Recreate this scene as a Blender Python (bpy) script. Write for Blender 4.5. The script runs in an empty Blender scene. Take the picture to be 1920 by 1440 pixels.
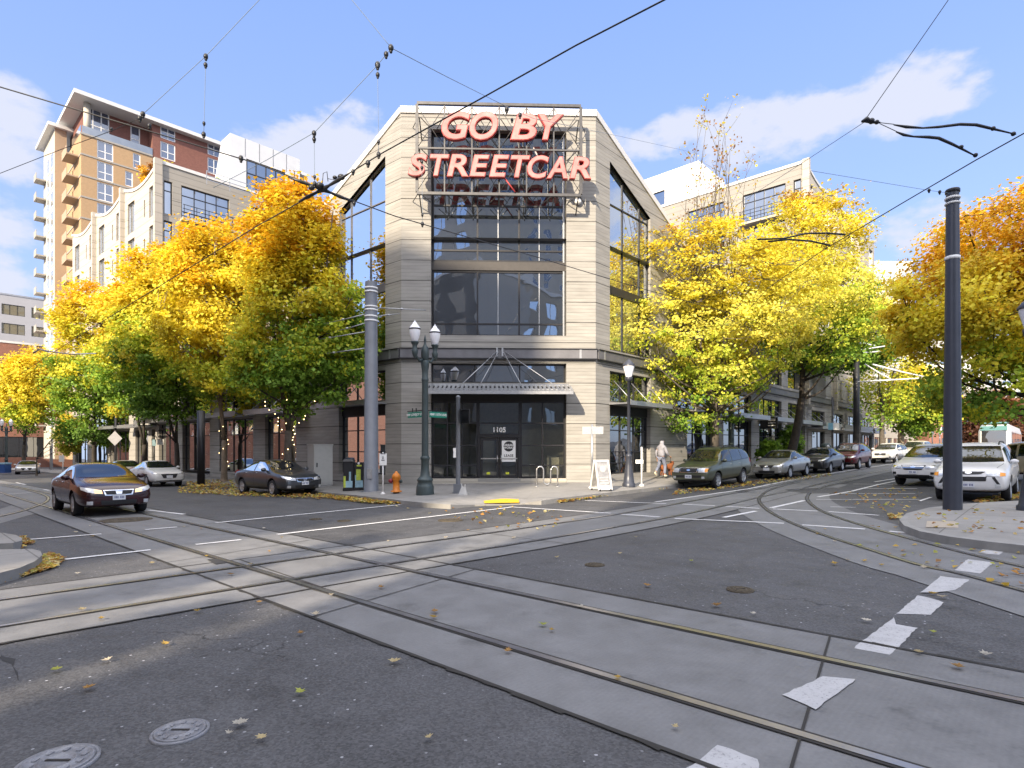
import bpy, bmesh, math, random
import numpy as np
from mathutils import Vector, Matrix
from mathutils.bvhtree import BVHTree
random.seed(7)
R = math.radians
scene = bpy.context.scene
COL = scene.collection

# ------------------------------------------------------------------ camera, sky, sun, exposure
CAMZ = 1.66
FPX, CX, HY = 1086.0, 960.0, 841.0            # focal length, principal column and horizon row of the 1920x1440 photograph
cam_d = bpy.data.cameras.new("camera")
cam = bpy.data.objects.new("camera", cam_d)
COL.objects.link(cam)
cam.location = (0, 0, CAMZ)
cam.rotation_euler = (R(90), 0, 0)
cam_d.sensor_width = 36.0
cam_d.lens = 36.0 * FPX / 1920.0
cam_d.shift_y = (HY - 720.0) / 1920.0
cam_d.clip_start = 0.05
cam_d.clip_end = 6000
scene.camera = cam
scene.render.resolution_x, scene.render.resolution_y = 1024, 768
scene.view_settings.view_transform = 'Standard'
scene.view_settings.look = 'None'
scene.view_settings.gamma = 1.0
scene.view_settings.exposure = .96
scene.cycles.use_denoising = True
scene.cycles.max_bounces = 7
scene.cycles.diffuse_bounces = 3
scene.cycles.glossy_bounces = 3
scene.cycles.transparent_max_bounces = 8
scene.cycles.caustics_reflective = False
scene.cycles.caustics_refractive = False

SUN_H = Vector((-.42, -.907))                  # horizontal direction towards the sun
SUN_EL = R(27)
sd = Vector((SUN_H.x * math.cos(SUN_EL), SUN_H.y * math.cos(SUN_EL), math.sin(SUN_EL))).normalized()
sun_d = bpy.data.lights.new("sun", 'SUN')
sun_d.energy = 4.8
sun_d.angle = R(0.53)
sun_d.color = (1.0, .84, .62)
sun = bpy.data.objects.new("sun", sun_d)
COL.objects.link(sun)
sun.rotation_euler = sd.to_track_quat('Z', 'Y').to_euler()
sun.location = (-20, -40, 60)

world = bpy.data.worlds.new("World")
scene.world = world
world.use_nodes = True


def build_world():
    nt = world.node_tree
    nt.nodes.clear()
    N, L = nt.nodes.new, nt.links.new
    out = N('ShaderNodeOutputWorld')
    bg = N('ShaderNodeBackground')
    L(bg.outputs[0], out.inputs[0])
    sky = N('ShaderNodeTexSky')
    sky.sky_type = 'NISHITA'
    sky.sun_disc = False
    sky.sun_elevation = SUN_EL
    sky.sun_rotation = math.atan2(sd.x, sd.y)
    sky.altitude = 50
    sky.air_density = 1.0
    sky.dust_density = .6
    sky.ozone_density = 2.0
    bg.inputs[1].default_value = 0.15
    tc = N('ShaderNodeTexCoord')
    nrm = N('ShaderNodeVectorMath'); nrm.operation = 'NORMALIZE'
    L(tc.outputs['Generated'], nrm.inputs[0])
    sep = N('ShaderNodeSeparateXYZ')
    L(nrm.outputs[0], sep.inputs[0])

    def m(op, a, b=None, c=None, clamp=False):
        n = N('ShaderNodeMath'); n.operation = op; n.use_clamp = clamp
        for i, v in enumerate((a, b, c)):
            if v is None:
                continue
            if isinstance(v, (int, float)):
                n.inputs[i].default_value = v
            else:
                L(v, n.inputs[i])
        return n.outputs[0]
    az = m('ARCTAN2', sep.outputs[0], sep.outputs[1])
    el = m('ARCSINE', sep.outputs[2])
    # cloud banks: azimuth, elevation, half width, half height (degrees), strength
    banks = [(27, 26.8, 8.0, 2.4, 1.15), (18.5, 27.6, 7.0, 2.3, 1.1), (34, 26.6, 6.0, 2.7, 1.25), (11.5, 26.8, 4.5, 1.8, .9), (22.5, 25.8, 10, 2.0, .9),
             (-14.8, 25.8, 6.2, 4.2, 1.2), (-20, 25.0, 6.5, 2.6, 1.1), (-41.2, 22.5, 3.6, 4.0, 1.2), (-43.5, 14.5, 5, 5.5, .85), (35.5, 17, 3.5, 2.2, .8),
             (-70, 24, 16, 6, 1), (80, 20, 20, 6, 1), (-130, 26, 25, 8, 1.0), (170, 28, 30, 7, 1.0), (110, 35, 20, 8, 1.0)]
    tot = None
    for a0, e0, wa, we, st in banks:
        da = m('DIVIDE', m('SUBTRACT', az, R(a0)), R(wa))
        de = m('DIVIDE', m('SUBTRACT', el, R(e0)), R(we))
        d2 = m('ADD', m('MULTIPLY', da, da), m('MULTIPLY', de, de))
        g = m('MULTIPLY', m('SUBTRACT', 1.0, d2, clamp=False), st)
        g = m('MAXIMUM', g, -1.0)
        tot = g if tot is None else m('MAXIMUM', tot, g)
    noi = N('ShaderNodeTexNoise')
    noi.inputs['Scale'].default_value = 13.0
    noi.inputs['Detail'].default_value = 9.0
    noi.inputs['Roughness'].default_value = .58
    sc3 = N('ShaderNodeVectorMath'); sc3.operation = 'MULTIPLY'
    sc3.inputs[1].default_value = (1, 1, 1.9)
    L(nrm.outputs[0], sc3.inputs[0])
    L(sc3.outputs[0], noi.inputs['Vector'])
    cl = m('ADD', tot, m('MULTIPLY', m('SUBTRACT', noi.outputs[0], .5), 3.4))
    mask = N('ShaderNodeMapRange'); mask.interpolation_type = 'SMOOTHSTEP'
    mask.inputs['From Min'].default_value = -.05
    mask.inputs['From Max'].default_value = .85
    L(cl, mask.inputs['Value'])
    # thin veil low in the sky
    veil = N('ShaderNodeTexNoise')
    veil.inputs['Scale'].default_value = 4.0
    veil.inputs['Detail'].default_value = 6.0
    L(sc3.outputs[0], veil.inputs['Vector'])
    vm = N('ShaderNodeMapRange')
    vm.inputs['From Min'].default_value = .45
    vm.inputs['From Max'].default_value = .8
    vm.inputs['To Max'].default_value = .35
    L(veil.outputs[0], vm.inputs['Value'])
    lowm = N('ShaderNodeMapRange')
    lowm.inputs['From Min'].default_value = R(28)
    lowm.inputs['From Max'].default_value = R(12)
    L(el, lowm.inputs['Value'])
    vv = m('MULTIPLY', vm.outputs[0], lowm.outputs[0], clamp=True)
    tint = N('ShaderNodeMix'); tint.data_type = 'RGBA'; tint.blend_type = 'MULTIPLY'
    tint.inputs[0].default_value = 1.0
    tint.inputs[7].default_value = SKY_TINT
    L(sky.outputs[0], tint.inputs[6])
    # clear-air colour of the lower sky
    er = N('ShaderNodeValToRGB')
    er.color_ramp.elements[0].position = 0.0; er.color_ramp.elements[0].color = (1.75, 2.28, 3.3, 1)
    er.color_ramp.elements[1].position = 1.0; er.color_ramp.elements[1].color = (1.02, 1.66, 3.4, 1)
    e01 = N('ShaderNodeMapRange')
    e01.inputs['From Min'].default_value = 0.0; e01.inputs['From Max'].default_value = R(42)
    L(el, e01.inputs['Value']); L(e01.outputs[0], er.inputs[0])
    clear = N('ShaderNodeMix'); clear.data_type = 'RGBA'
    clear.inputs[0].default_value = .8
    L(tint.outputs[2], clear.inputs[6]); L(er.outputs[0], clear.inputs[7])
    mx0 = N('ShaderNodeMix'); mx0.data_type = 'RGBA'
    mx0.inputs[7].default_value = (2.3, 2.6, 3.3, 1)
    L(vv, mx0.inputs[0])
    L(clear.outputs[2], mx0.inputs[6])
    mx = N('ShaderNodeMix'); mx.data_type = 'RGBA'
    mx.inputs[7].default_value = (2.75, 2.88, 3.4, 1)
    mk = m('MULTIPLY', mask.outputs[0], .93)
    L(mk, mx.inputs[0])
    L(mx0.outputs[2], mx.inputs[6])
    # bright high cloud overhead and on the sun's side, added out of view as fill
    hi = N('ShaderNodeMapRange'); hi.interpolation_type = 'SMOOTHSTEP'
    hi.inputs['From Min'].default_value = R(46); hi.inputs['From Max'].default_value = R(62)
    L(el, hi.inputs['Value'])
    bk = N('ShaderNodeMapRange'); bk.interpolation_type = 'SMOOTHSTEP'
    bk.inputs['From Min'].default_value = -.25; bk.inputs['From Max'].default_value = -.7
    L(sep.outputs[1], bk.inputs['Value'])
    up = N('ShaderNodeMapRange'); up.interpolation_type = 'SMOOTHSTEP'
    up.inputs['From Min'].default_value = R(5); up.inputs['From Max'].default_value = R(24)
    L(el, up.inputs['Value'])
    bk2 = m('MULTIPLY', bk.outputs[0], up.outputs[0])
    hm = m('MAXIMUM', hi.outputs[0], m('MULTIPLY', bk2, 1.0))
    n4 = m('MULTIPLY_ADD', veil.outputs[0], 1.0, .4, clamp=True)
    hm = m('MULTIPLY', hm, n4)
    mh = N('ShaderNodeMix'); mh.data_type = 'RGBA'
    mh.inputs[7].default_value = FILL_CLOUD
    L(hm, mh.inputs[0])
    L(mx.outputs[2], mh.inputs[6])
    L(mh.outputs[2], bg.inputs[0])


FILL_CLOUD = (11.0, 10.8, 11.1, 1)  # brighter than the visible clouds, to lift the shaded surfaces
SKY_TINT = (1.2, 1.16, 1.4, 1)
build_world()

# ------------------------------------------------------------------ measuring helpers
GA, GB = .0101, -.00875                         # the streets rise to the right and fall away slightly


def lift(x, y):
    """the right-hand street climbs gently beyond the crossing"""
    u = (x - 9) * .683 + (y - 26) * .73 + 1.0
    return .029 * 32 * (1 - math.exp(-u / 32)) * min(1.0, u / 4) if u > 0 else 0.0


def gz(x, y):
    return GA * x + GB * y + lift(x, y)


def G(px, py, h=0.0):
    """point of the street surface, raised by h, seen at a photo pixel"""
    k = (px - CX) / FPX
    s = (py - HY) / FPX
    Y = (CAMZ - h) / (s + GA * k + GB)
    for _ in range(12):
        Y = .5 * Y + .5 * (CAMZ - h - lift(k * Y, Y)) / (s + GA * k + GB)
    return Vector((k * Y, Y, gz(k * Y, Y) + h))


def P(px, py, Y):
    return Vector(((px - CX) / FPX * Y, Y, CAMZ - (py - HY) / FPX * Y))


D1 = Vector((-.730, .683))                      # street to the back left
D2 = Vector((.683, .730))                       # street to the back right


# ------------------------------------------------------------------ tags and mesh building
def tag(o, label=None, cat=None, group=None, kind=None):
    if label: o['label'] = label
    if cat: o['category'] = cat
    if group: o['group'] = group
    if kind: o['kind'] = kind
    return o


def empty(name, loc=(0, 0, 0), rz=0.0, label=None, cat=None, group=None):
    o = bpy.data.objects.new(name, None)
    o.empty_display_size = .3
    COL.objects.link(o)
    o.location = loc
    o.rotation_euler = (0, 0, rz)
    return tag(o, label, cat, group)


class MB:
    def __init__(s):
        s.v, s.f, s.m, s.sm = [], [], [], []

    def quad(s, a, b, c, d, m=0):
        i = len(s.v)
        s.v += [tuple(a), tuple(b), tuple(c), tuple(d)]
        s.f.append((i, i + 1, i + 2, i + 3)); s.m.append(m); s.sm.append(False)

    def poly(s, pts, m=0):
        i = len(s.v)
        s.v += [tuple(p) for p in pts]
        s.f.append(tuple(range(i, i + len(pts)))); s.m.append(m); s.sm.append(False)

    def hexa(s, p, m=0):
        """8 corners: bottom 0-3 then top 4-7"""
        i = len(s.v)
        s.v += [tuple(q) for q in p]
        for f in ((3, 2, 1, 0), (4, 5, 6, 7), (0, 1, 5, 4), (1, 2, 6, 5), (2, 3, 7, 6), (3, 0, 4, 7)):
            s.f.append(tuple(i + k for k in f)); s.m.append(m); s.sm.append(False)

    def box(s, x0, x1, y0, y1, z0, z1, m=0):
        s.hexa([(x0, y0, z0), (x1, y0, z0), (x1, y1, z0), (x0, y1, z0), (x0, y0, z1), (x1, y0, z1), (x1, y1, z1), (x0, y1, z1)], m)

    def prism(s, pts, z0, z1, m=0):
        n = len(pts); i = len(s.v)
        s.v += [(p[0], p[1], z0) for p in pts] + [(p[0], p[1], z1) for p in pts]
        s.f.append(tuple(i + k for k in range(n - 1, -1, -1))); s.m.append(m); s.sm.append(False)
        s.f.append(tuple(i + n + k for k in range(n))); s.m.append(m); s.sm.append(False)
        for k in range(n):
            j = (k + 1) % n
            s.f.append((i + k, i + j, i + n + j, i + n + k)); s.m.append(m); s.sm.append(False)

    def lathe(s, prof, c=(0, 0, 0), n=16, m=0, caps=True):
        i = len(s.v)
        for r, z in prof:
            for k in range(n):
                a = 2 * math.pi * k / n
                s.v.append((c[0] + r * math.cos(a), c[1] + r * math.sin(a), c[2] + z))
        for j in range(len(prof) - 1):
            for k in range(n):
                k2 = (k + 1) % n
                s.f.append((i + j * n + k, i + j * n + k2, i + (j + 1) * n + k2, i + (j + 1) * n + k)); s.m.append(m); s.sm.append(True)
        if caps:
            s.f.append(tuple(i + k for k in range(n - 1, -1, -1))); s.m.append(m); s.sm.append(False)
            e = i + (len(prof) - 1) * n
            s.f.append(tuple(e + k for k in range(n))); s.m.append(m); s.sm.append(False)

    def tube(s, pts, r, n=8, m=0, taper=None, caps=True):
        pts = [Vector(p) for p in pts]
        i = len(s.v)
        for j, p in enumerate(pts):
            if j == 0: d = pts[1] - pts[0]
            elif j == len(pts) - 1: d = pts[-1] - pts[-2]
            else: d = (pts[j + 1] - pts[j - 1])
            d.normalize()
            ref = Vector((0, 0, 1)) if abs(d.z) < .9 else Vector((1, 0, 0))
            u = d.cross(ref).normalized(); w = u.cross(d).normalized()
            rr = r if taper is None else r * (1 + (taper - 1) * j / (len(pts) - 1))
            if isinstance(r, (list, tuple)): rr = r[j]
            for k in range(n):
                a = 2 * math.pi * k / n
                s.v.append(tuple(p + u * (rr * math.cos(a)) + w * (rr * math.sin(a))))
        for j in range(len(pts) - 1):
            for k in range(n):
                k2 = (k + 1) % n
                s.f.append((i + j * n + k2, i + j * n + k, i + (j + 1) * n + k, i + (j + 1) * n + k2)); s.m.append(m); s.sm.append(True)
        if caps:
            s.f.append(tuple(i + k for k in range(n))); s.m.append(m); s.sm.append(False)
            e = i + (len(pts) - 1) * n
            s.f.append(tuple(e + k for k in range(n - 1, -1, -1))); s.m.append(m); s.sm.append(False)

    def ball(s, c, r, nu=10, nv=7, m=0, sz=(1, 1, 1)):
        prof = []
        for j in range(nv + 1):
            t = -math.pi / 2 + math.pi * j / nv
            prof.append((max(r * math.cos(t), r * .02), r * math.sin(t)))
        i = len(s.v)
        s.lathe(prof, (0, 0, 0), nu, m)
        for k in range(i, len(s.v)):
            v = s.v[k]
            s.v[k] = (c[0] + v[0] * sz[0], c[1] + v[1] * sz[1], c[2] + v[2] * sz[2])

    def xf(s, M, start=0):
        for k in range(start, len(s.v)):
            s.v[k] = tuple(M @ Vector(s.v[k]))

    def build(s, name, mats, parent=None, world=False, kind=None):
        me = bpy.data.meshes.new(name)
        vs = s.v
        if world and parent is not None:
            off = root_loc(parent)
            vs = [(v[0] - off.x, v[1] - off.y, v[2] - off.z) for v in vs]
        me.from_pydata(vs, [], s.f)
        if not isinstance(mats, (list, tuple)): mats = [mats]
        for mt in mats: me.materials.append(mt)
        if s.f:
            me.polygons.foreach_set('material_index', s.m)
            me.polygons.foreach_set('use_smooth', s.sm)
        me.update()
        o = bpy.data.objects.new(name, me)
        COL.objects.link(o)
        if parent is not None: o.parent = parent
        if kind: o['kind'] = kind
        return o


def root_loc(o):
    v = Vector((0, 0, 0))
    while o is not None:
        v += Vector(o.location); o = o.parent
    return v


def children_of(o):
    return [c for c in list(bpy.data.objects) if c.parent is o]


def copy_tree(o, parent=None):
    c = o.copy()
    COL.objects.link(c)
    c.parent = parent
    for ch in children_of(o):
        copy_tree(ch, c)
    return c


# ------------------------------------------------------------------ materials
def mat(name, col, rough=.6, metal=0.0, var=.12, scale=6.0, bump=0.0, bscale=40.0, spec=.5, coat=0.0, alpha_worn=None, trans=0.0, ior=1.45, emit=None, coords='Object'):
    mt = bpy.data.materials.new(name)
    mt.use_nodes = True
    nt = mt.node_tree
    b = nt.nodes['Principled BSDF']
    N, L = nt.nodes.new, nt.links.new
    b.inputs['Roughness'].default_value = rough
    b.inputs['Metallic'].default_value = metal
    b.inputs['Specular IOR Level'].default_value = spec
    b.inputs['IOR'].default_value = ior
    if coat:
        b.inputs['Coat Weight'].default_value = coat
        b.inputs['Coat Roughness'].default_value = .04
    if trans: b.inputs['Transmission Weight'].default_value = trans
    tc = N('ShaderNodeTexCoord')
    noi = N('ShaderNodeTexNoise')
    noi.inputs['Scale'].default_value = scale
    noi.inputs['Detail'].default_value = 6
    noi.inputs['Roughness'].default_value = .6
    L(tc.outputs[coords], noi.inputs['Vector'])
    ramp = N('ShaderNodeValToRGB')
    ramp.color_ramp.elements[0].position = .3
    ramp.color_ramp.elements[1].position = .72
    ramp.color_ramp.elements[0].color = tuple(c * (1 - var) for c in col[:3]) + (1,)
    ramp.color_ramp.elements[1].color = tuple(min(1, c * (1 + var)) for c in col[:3]) + (1,)
    L(noi.outputs[0], ramp.inputs[0])
    L(ramp.outputs[0], b.inputs['Base Color'])
    if bump:
        n2 = N('ShaderNodeTexNoise')
        n2.inputs['Scale'].default_value = bscale
        n2.inputs['Detail'].default_value = 4
        L(tc.outputs[coords], n2.inputs['Vector'])
        bp = N('ShaderNodeBump')
        bp.inputs['Strength'].default_value = bump
        bp.inputs['Distance'].default_value = .02
        L(n2.outputs[0], bp.inputs['Height'])
        L(bp.outputs[0], b.inputs['Normal'])
    if emit:
        b.inputs['Emission Color'].default_value = emit[:3] + (1,)
        b.inputs['Emission Strength'].default_value = emit[3]
    if alpha_worn:
        n3 = N('ShaderNodeTexNoise')
        n3.inputs['Scale'].default_value = alpha_worn[0]
        n3.inputs['Detail'].default_value = 10
        n3.inputs['Roughness'].default_value = .75
        L(tc.outputs[coords], n3.inputs['Vector'])
        mr = N('ShaderNodeMapRange')
        mr.inputs['From Min'].default_value = alpha_worn[1]
        mr.inputs['From Max'].default_value = alpha_worn[1] + (.08 if len(alpha_worn) < 3 else alpha_worn[2])
        L(n3.outputs[0], mr.inputs['Value'])
        L(mr.outputs[0], b.inputs['Alpha'])
    return mt


def concrete_mat(name, col, joint=.93, board=.16, var=.13, z0=0.0):
    """board-formed concrete: fine horizontal board lines and wide joints, from the world height"""
    mt = bpy.data.materials.new(name)
    mt.use_nodes = True
    nt = mt.node_tree
    b = nt.nodes['Principled BSDF']
    N, L = nt.nodes.new, nt.links.new
    b.inputs['Roughness'].default_value = .85
    b.inputs['Specular IOR Level'].default_value = .25
    geo = N('ShaderNodeNewGeometry')
    sep = N('ShaderNodeSeparateXYZ')
    L(geo.outputs['Position'], sep.inputs[0])

    def m(op, a, b_=None, clamp=False):
        n = N('ShaderNodeMath'); n.operation = op; n.use_clamp = clamp
        for i, v in enumerate((a, b_)):
            if v is None: continue
            if isinstance(v, (int, float)): n.inputs[i].default_value = v
            else: L(v, n.inputs[i])
        return n.outputs[0]
    z = m('ADD', sep.outputs[2], z0 + 50 * joint)
    bn = m('FLOOR', m('DIVIDE', z, board))
    cmb = N('ShaderNodeCombineXYZ')
    L(m('MULTIPLY', sep.outputs[0], .35), cmb.inputs[0]); L(m('MULTIPLY', sep.outputs[1], .35), cmb.inputs[1]); L(m('MULTIPLY', bn, 3.37), cmb.inputs[2])
    n1 = N('ShaderNodeTexNoise')
    n1.inputs['Scale'].default_value = 1.6
    n1.inputs['Detail'].default_value = 3
    L(cmb.outputs[0], n1.inputs['Vector'])
    st = N('ShaderNodeVectorMath'); st.operation = 'MULTIPLY'; st.inputs[1].default_value = (.9, .9, 7)
    L(geo.outputs['Position'], st.inputs[0])
    n2 = N('ShaderNodeTexNoise')
    n2.inputs['Scale'].default_value = 1.2
    n2.inputs['Detail'].default_value = 7
    n2.inputs['Roughness'].default_value = .65
    L(st.outputs[0], n2.inputs['Vector'])
    val = m('ADD', m('MULTIPLY', m('SUBTRACT', n1.outputs[0], .5), var * 2.6), m('MULTIPLY', m('SUBTRACT', n2.outputs[0], .5), var * 2.2))
    frac = m('FRACT', m('DIVIDE', z, joint))
    line = m('LESS_THAN', frac, .032 / joint)
    bfr = m('FRACT', m('DIVIDE', z, board))
    bl = m('MULTIPLY', m('LESS_THAN', bfr, .12), .20)
    k = m('SUBTRACT', m('SUBTRACT', m('ADD', 1.0, val), m('MULTIPLY', line, .72)), bl)
    mx = N('ShaderNodeVectorMath'); mx.operation = 'SCALE'
    mx.inputs[0].default_value = col[:3]
    L(k, mx.inputs[3])
    L(mx.outputs[0], b.inputs['Base Color'])
    bp = N('ShaderNodeBump')
    bp.inputs['Strength'].default_value = .5
    bp.inputs['Distance'].default_value = .02
    L(m('SUBTRACT', m('MULTIPLY', n2.outputs[0], .5), m('ADD', m('MULTIPLY', line, 1.0), m('MULTIPLY', bl, 3.0))), bp.inputs['Height'])
    L(bp.outputs[0], b.inputs['Normal'])
    return mt


def brick_mat(name, col, mortar, scale=1.0, var=.25):
    mt = bpy.data.materials.new(name)
    mt.use_nodes = True
    nt = mt.node_tree
    b = nt.nodes['Principled BSDF']
    N, L = nt.nodes.new, nt.links.new
    b.inputs['Roughness'].default_value = .85
    geo = N('ShaderNodeNewGeometry')
    sep = N('ShaderNodeSeparateXYZ')
    L(geo.outputs['Position'], sep.inputs[0])
    ad = N('ShaderNodeMath'); ad.operation = 'ADD'
    L(sep.outputs[0], ad.inputs[0]); L(sep.outputs[1], ad.inputs[1])
    cmb = N('ShaderNodeCombineXYZ')
    L(ad.outputs[0], cmb.inputs[0]); L(sep.outputs[2], cmb.inputs[1])
    br = N('ShaderNodeTexBrick')
    br.inputs['Scale'].default_value = 2.2 * scale
    br.inputs['Color1'].default_value = tuple(c * (1 - var) for c in col) + (1,)
    br.inputs['Color2'].default_value = tuple(c * (1 + var) for c in col) + (1,)
    br.inputs['Mortar'].default_value = tuple(mortar) + (1,)
    br.inputs['Mortar Size'].default_value = .012
    L(cmb.outputs[0], br.inputs['Vector'])
    L(br.outputs[0], b.inputs['Base Color'])
    return mt


def glass_mat(name, tint=(.02, .025, .03), refl=.3, warp=.06, wscale=.55, see=0.0, rough=.015, rtint=(.9, .95, 1)):
    """coated window glass: mirror-like part over a dark interior, panes slightly warped"""
    mt = bpy.data.materials.new(name)
    mt.use_nodes = True
    nt = mt.node_tree
    nt.nodes.clear()
    N, L = nt.nodes.new, nt.links.new
    out = N('ShaderNodeOutputMaterial')
    gl = N('ShaderNodeBsdfGlossy')
    gl.inputs['Color'].default_value = tuple(rtint) + (1,)
    gl.inputs['Roughness'].default_value = rough
    df = N('ShaderNodeBsdfDiffuse')
    df.inputs['Color'].default_value = tuple(tint) + (1,)
    inner = df
    if see:
        tr = N('ShaderNodeBsdfTransparent')
        tr.inputs['Color'].default_value = (.82, .86, .84, 1)
        ms = N('ShaderNodeMixShader')
        ms.inputs[0].default_value = see
        L(df.outputs[0], ms.inputs[1]); L(tr.outputs[0], ms.inputs[2])
        inner = ms
    lw = N('ShaderNodeFresnel')
    lw.inputs[0].default_value = 1.5
    mr = N('ShaderNodeMath'); mr.operation = 'MULTIPLY_ADD'; mr.use_clamp = True
    mr.inputs[1].default_value = 1.0
    mr.inputs[2].default_value = refl
    L(lw.outputs[0], mr.inputs[0])
    mix = N('ShaderNodeMixShader')
    L(mr.outputs[0], mix.inputs[0])
    L(inner.outputs[0], mix.inputs[1]); L(gl.outputs[0], mix.inputs[2])
    geo = N('ShaderNodeNewGeometry')
    n1 = N('ShaderNodeTexNoise')
    n1.inputs['Scale'].default_value = wscale
    n1.inputs['Detail'].default_value = 1.5
    L(geo.outputs['Position'], n1.inputs['Vector'])
    bp = N('ShaderNodeBump')
    bp.inputs['Strength'].default_value = 1.0
    bp.inputs['Distance'].default_value = warp
    L(n1.outputs[0], bp.inputs['Height'])
    L(bp.outputs[0], gl.inputs['Normal'])
    L(mix.outputs[0], out.inputs[0])
    return mt


M = {}
M['conc'] = concrete_mat('board_formed_concrete', (.315, .305, .285), var=.22)
M['conc_plain'] = concrete_mat('smooth_concrete', (.46, .43, .37), joint=3.1, board=.55, var=.07)
M['cap'] = mat('white_parapet_metal', (.6, .6, .6), .45, var=.05)
M['steel_band'] = mat('grey_steel_channel', (.16, .16, .175), .5, .3, var=.15, scale=2)
M['frame'] = mat('dark_bronze_window_frame', (.028, .028, .032), .4, .2, var=.1)
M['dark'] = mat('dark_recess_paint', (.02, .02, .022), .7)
M['galv'] = mat('galvanised_steel', (.42, .43, .45), .42, .75, var=.15, scale=12)
M['glass'] = glass_mat('coated_window_glass', (.016, .019, .022), .42, .022, .5)
M['glass_blue'] = glass_mat('sky_reflecting_glass', (.05, .07, .09), .60, .012, .4)
M['glass_tower'] = glass_mat('blue_tower_glass', (.03, .045, .10), .16, .012, .4)
M['glass_shop'] = glass_mat('shopfront_glass', (.012, .014, .014), .10, .02, .5, see=.75)
M['glass_dim'] = glass_mat('small_window_glass', (.02, .024, .028), .24, .02, .6)
M['white_paint'] = mat('white_painted_metal', (.8, .8, .79), .45, var=.04)
M['black_metal'] = mat('black_painted_metal', (.025, .026, .03), .4, .2, var=.15)
M['pole_grey'] = mat('blue_grey_pole_paint', (.16, .172, .195), .45, .1, var=.14, scale=2.2, spec=.5)
M['lamp_green'] = mat('dark_green_cast_iron', (.055, .075, .078), .45, .2, var=.15, scale=5)
M['white_glass'] = mat('frosted_lamp_globe', (.86, .86, .9), .25, var=.02, spec=.6)
M['steel'] = mat('brushed_stainless', (.55, .55, .55), .3, .9, var=.08, scale=20)
M['asphalt_dark'] = mat('tar_patch', (.03, .03, .032), .9)
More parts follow.
